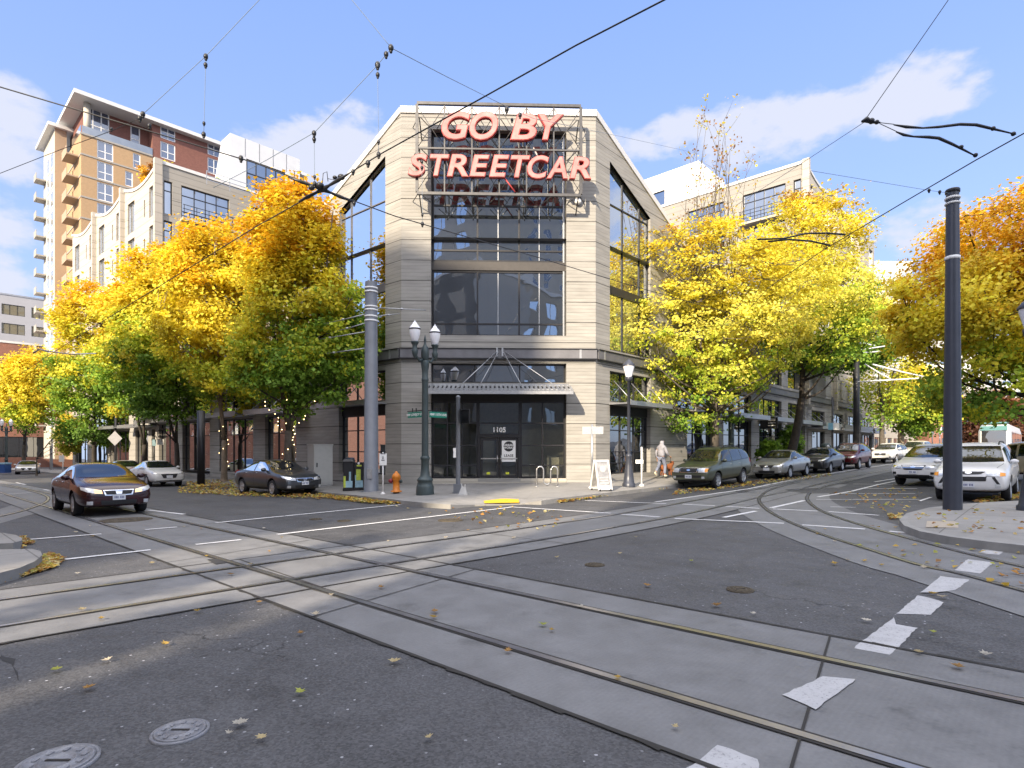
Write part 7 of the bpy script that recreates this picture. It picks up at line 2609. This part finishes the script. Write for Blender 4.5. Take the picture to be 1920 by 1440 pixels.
# --- white paper bag at the signal post
b = ground_at(868, 20.9, .18)
mb = MB()
mb.hexa([(-.17, -.1, 0), (.15, -.11, 0), (.17, .1, 0), (-.15, .11, 0), (-.05, -.05, .30), (.10, -.03, .28), (.09, .05, .29), (-.04, .05, .31)])
mb.hexa([(-.05, -.04, .28), (0, -.04, .28), (0, .03, .28), (-.05, .03, .28), (-.07, -.02, .42), (-.04, -.02, .42), (-.04, .01, .42), (-.07, .01, .42)])
mb.hexa([(.03, -.04, .26), (.08, -.04, .26), (.08, .03, .26), (.03, .03, .26), (.07, -.02, .40), (.10, -.02, .40), (.10, .01, .40), (.07, .01, .40)])
o = mb.build('paper_bag', M['offwhite']); o.location = b
tag(o, 'crumpled white bag with two upright handles at the foot of the signal post', 'bag')

# ================================================================== overhead wires
M['wire'] = mat('dark_contact_wire', (.02, .02, .022), .5)
M['wire_blue'] = mat('thin_span_wire', (.16, .21, .28), .5)


def wire(name, pts, r, label, m='wire', group='overhead tram wires', sag=0.0, clips=()):
    pts = [Vector(p) for p in pts]
    fine = []
    for i in range(len(pts) - 1):
        for k in range(6):
            t = k / 6
            q = pts[i].lerp(pts[i + 1], t); q.z -= sag * 4 * t * (1 - t)
            fine.append(q)
    fine.append(pts[-1])
    c = fine[len(fine) // 2]
    e = empty(name, c, 0, label, 'overhead wire', group)
    mb = MB(); mb.tube([q - c for q in fine], r, 6); mb.build('cable', M[m], e)
    for q, s in clips:
        q = Vector(q) - c
        mb = MB(); mb.ball(tuple(q), s, 7, 5, 0, (1.2, 1.2, 1.6)); mb.ball(tuple(q + Vector((0, 0, -s * 1.6))), s * .7, 7, 5); mb.build('clamp', M['black_metal'], e)
    return e


N0 = P(605, 355, 9.16)
d1w = Vector((-.730, .683, 0)); d2w = Vector((.683, .730, 0))
wire('contact_wire', [P(-120, 122, 8.2), P(0, 163, 8.05), P(270, 243, 8.4), P(480, 306, 8.9), N0], .009, 'contact wire from the upper left to the crossing knot', clips=((P(452, 297, 8.8), .03),))
wire('contact_wire', [N0, P(740, 405, 10.2), P(1000, 480, 13.2), P(1200, 540, 16.6), P(1420, 602, 22)], .009, 'contact wire running from the crossing knot over the shop front', clips=((P(664, 381, 9.6), .025),))
wire('contact_wire', [P(1300, -30, 5.6), P(1245, 0, 5.75), P(1080, 85, 6.35), P(905, 183, 7.1), P(720, 285, 8.2), N0], .009, 'contact wire slanting across the big lettering to the top edge', clips=((P(690, 306, 8.4), .03), (P(662, 322, 8.6), .025)))
wire('contact_wire', [N0, P(480, 425, 10.3), P(380, 487, 11.6), P(240, 573, 14.4), P(120, 648, 18.5), P(40, 700, 25)], .009, 'contact wire dropping from the knot before the left tree crowns')
# crossing knot: flared insulators and jumper loops
e = empty('wire_crossing', N0, 0, 'black crossing knot of the contact wires before the yellow tree top', 'wire crossing')
mb = MB()
for p0, p1 in ((P(540, 332, 9.0), P(660, 378, 9.4)), (P(655, 325, 8.75), P(560, 378, 9.5))):
    a_, b_ = p0 - N0, p1 - N0
    mb.tube([a_, a_ * .6, a_ * .25, Vector((0, 0, 0)), b_ * .25, b_ * .6, b_], [.01, .03, .02, .045, .02, .03, .01], 8)
mb.build('insulator', M['black_metal'], e)
mb = MB()
for c0, c1, c2, c3 in (((552, 345), (552, 322), (562, 321), (576, 352)), ((604, 350), (606, 325), (613, 322), (615, 340))):
    mb.tube([P(*c0, 9.1) - N0, P(*c1, 9.1) - N0, P(*c2, 9.1) - N0, P(*c3, 9.1) - N0], .006, 6)
mb.tube([P(615, 335, 9.1) - N0, P(625, 337, 9.1) - N0, P(634, 331, 9.1) - N0], .005, 6)
mb.build('jumper_loop', M['black_metal'], e)
for c, s in (((640, 332), .045), ((628, 333), .03), ((600, 348), .05), ((584, 352), .04)):
    mb = MB(); mb.ball(tuple(P(*c, 9.1) - N0), s, 8, 5, 0, (1.3, 1.3, 1)); mb.build('clamp', M['black_metal'], e)

wire('span_wire', [P(520, -36, 9.0), P(486, 0, 9.0), P(387, 104, 9.0), P(268, 214, 9.1)], .0045, 'thin span wire from the top edge down to the tower roof', 'wire_blue', clips=((P(386, 106, 9), .03), (P(268, 214, 9.1), .03), (P(262, 222, 9.1), .03)))
wire('span_wire', [P(262, 222, 9.1), P(210, 245, 9.3), P(115, 280, 9.9), P(0, 325, 10.5), P(-60, 345, 11)], .005, 'span wire crossing the tan tower to the left edge', 'wire', clips=((P(280, 236, 9.1), .025), (P(209, 242, 9.3), .02)))
wire('span_wire', [P(640, -30, 8.5), P(660, 0, 8.5), P(734, 90, 8.6)], .0045, 'thin span wire from the top edge to the upper junction clamp', 'wire_blue')
wire('span_wire', [P(734, 90, 8.6), P(840, 145, 10), P(960, 205, 13), P(1000, 222, 14.5), P(1160, 255, 21), P(1310, 288, 30)], .0055, 'span wire from the junction clamp past the lettering to the bare tree top', 'wire_blue', clips=((P(950, 205, 13), .045), (P(975, 216, 13.6), .04), (P(960, 225, 13.2), .03)))
wire('span_wire', [P(734, 90, 8.6), P(705, 125, 8.7), P(590, 248, 9.0), P(500, 300, 9.4), P(400, 352, 10)], .005, 'span wire from the junction clamp down to the metal penthouse', 'wire_blue', clips=((P(733, 90, 8.6), .035), (P(724, 102, 8.6), .03), (P(708, 122, 8.7), .035), (P(589, 250, 9), .03)))
for (x0, y0, x1, y1, Yd, lab) in ((386, 104, 382, 252, 9.0, 'dropper hanging before the tower roof with black turnbuckles'), (708, 120, 710, 290, 8.6, 'dropper hanging beside the corner building with black turnbuckles'), (589, 250, 590, 345, 9.1, 'short dropper above the crossing knot'), (791, 300, 792, 420, 11.0, 'dropper hanging before the left letters of the sign')):
    a_, b_ = P(x0, y0, Yd), P(x1, y1, Yd)
    wire('dropper', [a_, b_], .004, lab, 'wire_blue', 'droppers of the overhead wires', clips=((a_.lerp(b_, .03), .022), (a_.lerp(b_, .12), .026), (a_.lerp(b_, .86), .02), (b_, .028)))
# right-hand curve wires and pull-off arms
wire('contact_wire', [P(2050, 172, 6.8), P(1920, 250, 7.6), P(1830, 300, 8.2), P(1700, 376, 9.65), P(1545, 468, 12.1), P(1440, 540, 16), P(1400, 585, 22)], .0085, 'contact wire curving in from the right edge over the right trees')
wire('span_wire', [P(1800, -30, 7.4), P(1778, 0, 7.4), P(1622, 225, 7.8)], .005, 'span wire from the top edge to the right junction clamp', 'wire')
wire('span_wire', [P(1622, 228, 7.8), P(1505, 305, 9.5), P(1380, 385, 12)], .004, 'thin span wire from the right junction clamp to the tan loft corner', 'wire_blue')
wire('span_wire', [P(1796, 364, 14.3), P(1742, 357, 14.0), P(1640, 340, 13.2), P(1520, 320, 12.5)], .0045, 'thin stay wire from the top of the thick black pole', 'wire_blue', clips=((P(1742, 357, 14), .03), (P(1762, 360, 14.1), .03)))
e = empty('pull_off_arms', P(1740, 250, 7.8), 0, 'pair of bent black pull-off arms against the cloud at upper right', 'pull-off arms')
c = root_loc(e)
for nm, pl, rr in (('arm', [(1676, 234), (1700, 238), (1730, 240), (1760, 238), (1800, 233), (1830, 234), (1855, 240), (1880, 246), (1905, 252)], [.008, .02, .012, .018, .02, .02, .018, .012, .008]),
                   ('arm', [(1680, 247), (1695, 253), (1712, 256), (1740, 257), (1760, 259), (1785, 270), (1805, 280), (1830, 293)], [.008, .018, .012, .02, .02, .018, .014, .008])):
    mb = MB(); mb.tube([P(*q, 7.75) - c for q in pl], rr, 8)
    for q in ((1862, 241), (1800 + 100, 251)) if pl[0][1] == 234 else ((1802, 276), (1829, 291)): mb.ball(tuple(P(*q, 7.75) - c), .03, 7, 5)
    mb.build(nm, M['black_metal'], e)
mb = MB()
mb.tube([P(1616, 228, 7.8) - c, P(1624, 224, 7.8) - c, P(1635, 229, 7.8) - c, P(1650, 230, 7.8) - c], [.015, .04, .02, .012], 8)
mb.ball(tuple(P(1634, 227, 7.8) - c), .04, 8, 5); mb.ball(tuple(P(1644, 229, 7.8) - c), .03, 8, 5); mb.build('clamp', M['black_metal'], e)
mb = MB(); mb.tube([P(1650, 230, 7.8) - c, P(1676, 233, 7.8) - c], .005, 5); mb.tube([P(1650, 232, 7.8) - c, P(1682, 247, 7.8) - c], .005, 5); mb.build('link_wire', M['wire'], e)
e = empty('pull_off_arms', P(1500, 445, 13), 0, 'dark pull-off arms half lost in the yellow linden', 'pull-off arms')
c = root_loc(e)
mb = MB(); mb.tube([P(*q, 13) - c for q in ((1420, 449), (1470, 447), (1510, 438), (1550, 437), (1585, 440))], .02, 6); mb.build('arm', M['black_metal'], e)
mb = MB(); mb.tube([P(*q, 13) - c for q in ((1440, 453), (1480, 449), (1520, 452), (1556, 460))], .02, 6); mb.build('arm', M['black_metal'], e)
e = empty('pull_off_arms', P(1660, 705, 42), 0, 'white bracket arms on the far black pole, right pavement', 'pull-off arms')
c = root_loc(e)
for pl in (((1608, 716), (1660, 713), (1745, 708)), ((1622, 683), (1650, 700), (1672, 712)), ((1636, 683), (1690, 697), (1740, 708)), ((1560, 633), (1600, 640), (1640, 648)), ((1575, 662), (1620, 655), (1660, 649)), ((1590, 668), (1620, 661), (1650, 659))):
    mb = MB(); mb.tube([P(*q, 42) - c for q in pl], .05, 6); mb.build('arm', M['white_paint'], e)
e = empty('pull_off_arms', P(120, 660, 22), 0, 'white bracket arm reaching out of the far left trees', 'pull-off arms')
c = root_loc(e)
for pl in (((70, 655), (100, 660), (130, 664), (180, 663)), ((62, 662), (75, 655), (90, 660))):
    mb = MB(); mb.tube([P(*q, 22) - c for q in pl], .025, 6); mb.build('arm', M['galv'], e)

# ================================================================== fallen leaves
M['litter'] = M['leaf']


def scatter(regions, seed=5):
    r = np.random.default_rng(seed)
    P_, N_, S_, C_ = [], [], [], []
    pal = np.array([(.55, .36, .05), (.62, .45, .10), (.45, .22, .05), (.50, .38, .16), (.60, .52, .25), (.30, .16, .06), (.40, .40, .08)])
    for poly, n, size, h, pile in regions:
        xs = [p[0] for p in poly]; ys = [p[1] for p in poly]
        k = 0
        while k < n:
            x, y = r.uniform(min(xs), max(xs)), r.uniform(min(ys), max(ys))
            ins = False; j = len(poly) - 1
            for i in range(len(poly)):
                if (poly[i][1] > y) != (poly[j][1] > y) and x < (poly[j][0] - poly[i][0]) * (y - poly[i][1]) / (poly[j][1] - poly[i][1]) + poly[i][0]: ins = not ins
                j = i
            if not ins: continue
            k += 1
            g = G(x, y, h)
            g.z += .028 + r.random() * pile
            P_.append(tuple(g)); nn = np.array([r.normal() * .35, r.normal() * .35, 1.0]); N_.append(nn / np.linalg.norm(nn))
            S_.append(size * (.6 + .8 * r.random())); C_.append(pal[r.integers(len(pal))] * (.7 + .5 * r.random()))
    o = leaves(np.array(P_), np.array(N_), np.array(S_), np.clip(np.array(C_), 0, .9), 'fallen_leaves', None)
    o['kind'] = 'stuff'
    return o


full = [(0, 960), (560, 960), (960, 985), (1450, 990), (1920, 1100), (1920, 1440), (0, 1440)]
scatter([
    ([(0, 1084), (45, 1066), (80, 1046), (92, 1038), (122, 1050), (100, 1068), (0, 1094)], 620, .085, 0, .014),
    ([(20, 1010), (45, 1008), (64, 1020), (40, 1030), (0, 1026), (0, 1019)], 170, .085, 0, .014),
    ([(335, 915), (430, 907), (450, 921), (600, 931), (600, 937), (440, 931), (335, 925)], 900, .13, 0, .07),
    ([(350, 905), (440, 897), (440, 912), (350, 916)], 350, .13, .16, .06),
    ([(590, 925), (640, 929), (700, 936), (760, 942), (850, 948), (850, 950), (760, 947), (690, 945), (600, 934)], 1500, .12, 0, .06),
    ([(700, 945), (960, 950), (1150, 975), (1000, 995), (900, 985)], 70, .10, 0, .01),
    ([(1000, 944), (1060, 937), (1100, 931), (1180, 922), (1260, 911), (1262, 916), (1160, 928), (1060, 943)], 700, .12, 0, .05),
    ([(1260, 930), (1420, 910), (1560, 893), (1560, 888), (1420, 902), (1270, 920)], 420, .13, 0, .03),
    ([(1725, 998), (1790, 1008), (1920, 1028), (1925, 1040), (1850, 1030), (1780, 1017), (1726, 1003)], 900, .10, 0, .06),
    ([(1665, 968), (1690, 966), (1690, 976), (1668, 975)], 40, .11, 0, .04),
    ([(1820, 940), (1925, 922), (1925, 936), (1840, 945)], 260, .12, .02, .04),
    ([(1560, 925), (1700, 905), (1740, 935), (1690, 965), (1600, 950)], 90, .11, 0, .01),
    ([(1500, 985), (1700, 985), (1920, 1040), (1920, 1110), (1700, 1060)], 45, .08, 0, .01),
    ([(1700, 965), (1800, 955), (1920, 950), (1920, 1010), (1760, 995)], 60, .09, .15, .005),
])

def lobed_leaves(spots, seed=9):
    """single curled maple leaves lying on the street"""
    r = random.Random(seed)
    mb = MB(); cols = []
    prof = [(0, -.50), (.10, -.18), (.42, -.30), (.34, -.08), (.55, .10), (.30, .14), (.26, .34), (.10, .26), (0, .55), (-.10, .26), (-.26, .34), (-.30, .14), (-.55, .10), (-.34, -.08), (-.42, -.30), (-.10, -.18)]
    pal = [(.55, .45, .25), (.60, .52, .38), (.50, .33, .08), (.42, .24, .08), (.42, .45, .10), (.62, .58, .50)]
    for px, py, sz in spots:
        g = G(px, py); a = r.uniform(0, 6.28); cu = r.uniform(.15, .6); tl = r.uniform(-.35, .35)
        i0 = len(mb.v)
        mb.v.append((g.x, g.y, g.z + .022))
        for u, w in prof:
            u *= r.uniform(.85, 1.15); w *= r.uniform(.85, 1.1)
            z = .024 + sz * (cu * (u * u + .5 * w * w) + tl * u * .4 + .12)
            mb.v.append((g.x + sz * (u * math.cos(a) - w * math.sin(a)), g.y + sz * (u * math.sin(a) + w * math.cos(a)), g.z + max(.02, z)))
        c = pal[r.randrange(len(pal))]; k = r.uniform(.7, 1.1); cols += [tuple(q * k for q in c) + (1,)] * (len(prof) + 1)
        for j in range(len(prof)):
            mb.f.append((i0, i0 + 1 + j, i0 + 1 + (j + 1) % len(prof))); mb.m.append(0); mb.sm.append(False)
    o = mb.build('fallen_leaves', M['leaf'])
    at = o.data.color_attributes.new('leaf_color', 'FLOAT_COLOR', 'POINT')
    at.data.foreach_set('color', np.array(cols, np.float32).reshape(-1))
    o['kind'] = 'stuff'


rl = random.Random(4)
spots = [(740, 1246, .11), (450, 1364, .10), (490, 1391, .075), (563, 1304, .08), (167, 1295, .09), (952, 1226, .08), (1158, 1276, .06), (1796, 1256, .10), (1848, 1233, .10), (1624, 1168, .10),
         (1018, 1176, .09), (1034, 1186, .06), (310, 1213, .08), (200, 1243, .08), (106, 1261, .09), (370, 1150, .08), (190, 1164, .07), (564, 1192, .08), (1750, 1190, .07), (1565, 1060, .12), (803, 1390, .05), (430, 1382, .05), (1266, 1370, .05), (1723, 1228, .08)]
for k in range(46):
    spots.append((rl.uniform(60, 1900), 985 + 180 * rl.random() ** 1.4, .07 + .04 * rl.random()))
lobed_leaves(spots)

# ================================================================== the walking person and the dog
def skin(name, verts, edges, radii, m, parent, root_i=0, sub=2):
    bm = bmesh.new()
    lay = bm.verts.layers.skin.verify()
    vs = []
    for i, (v, r_) in enumerate(zip(verts, radii)):
        q = bm.verts.new(v); q[lay].radius = (r_, r_) if not isinstance(r_, tuple) else r_; q[lay].use_root = (i == root_i); vs.append(q)
    for a, b_ in edges: bm.edges.new((vs[a], vs[b_]))
    me = bpy.data.meshes.new(name); bm.to_mesh(me); bm.free()
    o = bpy.data.objects.new(name, me); COL.objects.link(o)
    o.modifiers.new('skin', 'SKIN'); s = o.modifiers.new('sub', 'SUBSURF'); s.levels = sub; s.render_levels = sub
    me2 = eval_mesh(o); bpy.data.objects.remove(o)
    me2.materials.clear(); me2.materials.append(m)
    for p in me2.polygons: p.use_smooth = True
    o = bpy.data.objects.new(name, me2); COL.objects.link(o); o.parent = parent
    return o


M['skin'] = mat('skin', (.42, .26, .18), .55, var=.08)
M['hoodie'] = mat('pale_grey_hoodie_cloth', (.27, .27, .31), .9, var=.25, scale=9, bump=.4, bscale=25)
M['jeans'] = mat('faded_blue_grey_trousers', (.18, .20, .27), .9, var=.15, scale=7, bump=.4, bscale=25)
M['shoe'] = mat('cream_trainer', (.62, .58, .45), .7)
b = ground_at(1240, 29.2, .38)
pe = empty('person', b, math.atan2(.62, .78), 'person in pale grey hooded top and faded trousers walking with a leash in hand', 'person')
S_ = 1.06
V = [(0, 0, .96), (.02, 0, 1.18), (.04, 0, 1.38), (.06, 0, 1.50), (.09, 0, 1.60), (.10, 0, 1.71),
     (.01, -.10, .90), (.17, -.10, .50), (.13, -.10, .09), (.27, -.11, .045),
     (-.01, .10, .90), (-.04, .10, .50), (-.32, .10, .22), (-.22, .11, .07),
     (.04, -.19, 1.40), (.07, -.26, 1.14), (.28, -.25, .98), (.34, -.25, .95),
     (.03, .19, 1.40), (-.05, .25, 1.14), (.02, .27, .90), (.04, .27, .83)]
E_ = [(0, 1), (1, 2), (2, 3), (3, 4), (4, 5), (0, 6), (6, 7), (7, 8), (8, 9), (0, 10), (10, 11), (11, 12), (12, 13), (2, 14), (14, 15), (15, 16), (16, 17), (2, 18), (18, 19), (19, 20), (20, 21)]
rad = [.13, .12, .13, .055, .075, .085, .085, .062, .042, .035, .085, .062, .042, .035, .055, .042, .032, .03, .055, .042, .032, .03]
sc3 = lambda L: [(x * S_, y * S_, z * S_) for x, y, z in L]
# fingers grow from each palm
n0 = len(V)
for hand, dirv in ((17, (.85, 0, -.5)), (21, (.15, 0, -.98))):
    for k, (dy, ln) in enumerate(((-.028, .06), (-.010, .075), (.010, .07), (.028, .055))):
        p = V[hand]; a = (p[0] + dirv[0] * .04, p[1] + dy, p[2] + dirv[2] * .04); q = (a[0] + dirv[0] * ln, a[1], a[2] + dirv[2] * ln - .015)
        V += [a, q]; E_ += [(hand, len(V) - 2), (len(V) - 2, len(V) - 1)]; rad += [.010, .008]
    p = V[hand]; V += [(p[0] + .02, p[1] - .04, p[2] + .01), (p[0] + .05, p[1] - .05, p[2] - .01)]; E_ += [(hand, len(V) - 2), (len(V) - 2, len(V) - 1)]; rad += [.011, .009]
bd = skin('body', sc3(V), E_, rad, M['skin'], pe)
nose = MB(); nose.ball((.19 * S_, 0, 1.68 * S_), .018, 6, 5, 0, (1.2, .8, 1.4)); nose.build('nose', M['skin'], pe)
Vh = [(0, 0, .93), (.0, 0, 1.10), (.03, 0, 1.28), (.03, 0, 1.42), (.03, 0, 1.52), (.055, 0, 1.63), (.06, 0, 1.72), (.035, -.18, 1.39), (.06, -.27, 1.14), (.25, -.255, .995), (.02, .18, 1.39), (-.05, .26, 1.14), (.01, .275, .93)]
Eh = [(0, 1), (1, 2), (2, 3), (3, 4), (4, 5), (5, 6), (3, 7), (7, 8), (8, 9), (3, 10), (10, 11), (11, 12)]
skin('hoodie', sc3(Vh), Eh, [(.175, .21), (.17, .20), (.165, .20), (.13, .17), (.10, .10), (.125, .12), (.10, .10), .085, .07, .052, .085, .07, .052], M['hoodie'], pe)
Vt = [(0, 0, .97), (.01, -.09, .88), (.165, -.10, .52), (.125, -.10, .13), (-.01, .09, .88), (-.04, .10, .52), (-.29, .10, .25)]
skin('trousers', sc3(Vt), [(0, 1), (1, 2), (2, 3), (0, 4), (4, 5), (5, 6)], [.15, .11, .085, .068, .11, .085, .068], M['jeans'], pe)
for nm, vv in (('shoe', [(.09, -.10, .06), (.17, -.105, .045), (.29, -.11, .04)]), ('shoe', [(-.36, .10, .22), (-.30, .105, .13), (-.20, .11, .05)])):
    skin(nm, sc3(vv), [(0, 1), (1, 2)], [.055, .052, .042], M['shoe'], pe)
M['dog'] = mat('reddish_brown_fur', (.25, .085, .03), .9, var=.3, scale=12, bump=.6, bscale=30)
db = ground_at(1250.5, 29.6, .38)
de = empty('dog', db, math.atan2(.55, .83), 'reddish brown dog on a leash half hidden by the olive SUV', 'dog')
Vd = [(0, 0, .48), (-.25, 0, .49), (-.38, 0, .47), (.20, 0, .47), (.32, 0, .56), (.40, 0, .66), (.52, 0, .63),
      (-.34, -.09, .36), (-.30, -.09, .26), (-.40, -.09, .15), (-.38, -.09, .03), (-.34, .09, .36), (-.26, .09, .26), (-.36, .09, .15), (-.33, .09, .03),
      (.22, -.08, .34), (.22, -.08, .18), (.24, -.08, .03), (.22, .08, .34), (.26, .08, .18), (.26, .08, .03), (-.50, 0, .56), (-.58, 0, .68), (.39, -.07, .74), (.39, .07, .74)]
Ed = [(0, 1), (1, 2), (0, 3), (3, 4), (4, 5), (5, 6), (2, 7), (7, 8), (8, 9), (9, 10), (2, 11), (11, 12), (12, 13), (13, 14), (3, 15), (15, 16), (16, 17), (3, 18), (18, 19), (19, 20), (2, 21), (21, 22), (5, 23), (5, 24)]
skin('body', Vd, Ed, [.12, .11, .10, .14, .09, .085, .045, .075, .05, .03, .03, .075, .05, .03, .03, .055, .035, .03, .055, .035, .03, .03, .015, .03, .03], M['dog'], de)
hand = pe.matrix_basis @ Vector(sc3([V[17]])[0])
neck = de.matrix_basis @ Vector((.30, 0, .66))
o = wire('dog_leash', [hand, hand.lerp(neck, .5) + Vector((0, 0, -.08)), neck], .012, 'dark leash from the walking person to the brown dog', 'wire', None)
o['category'] = 'leash'
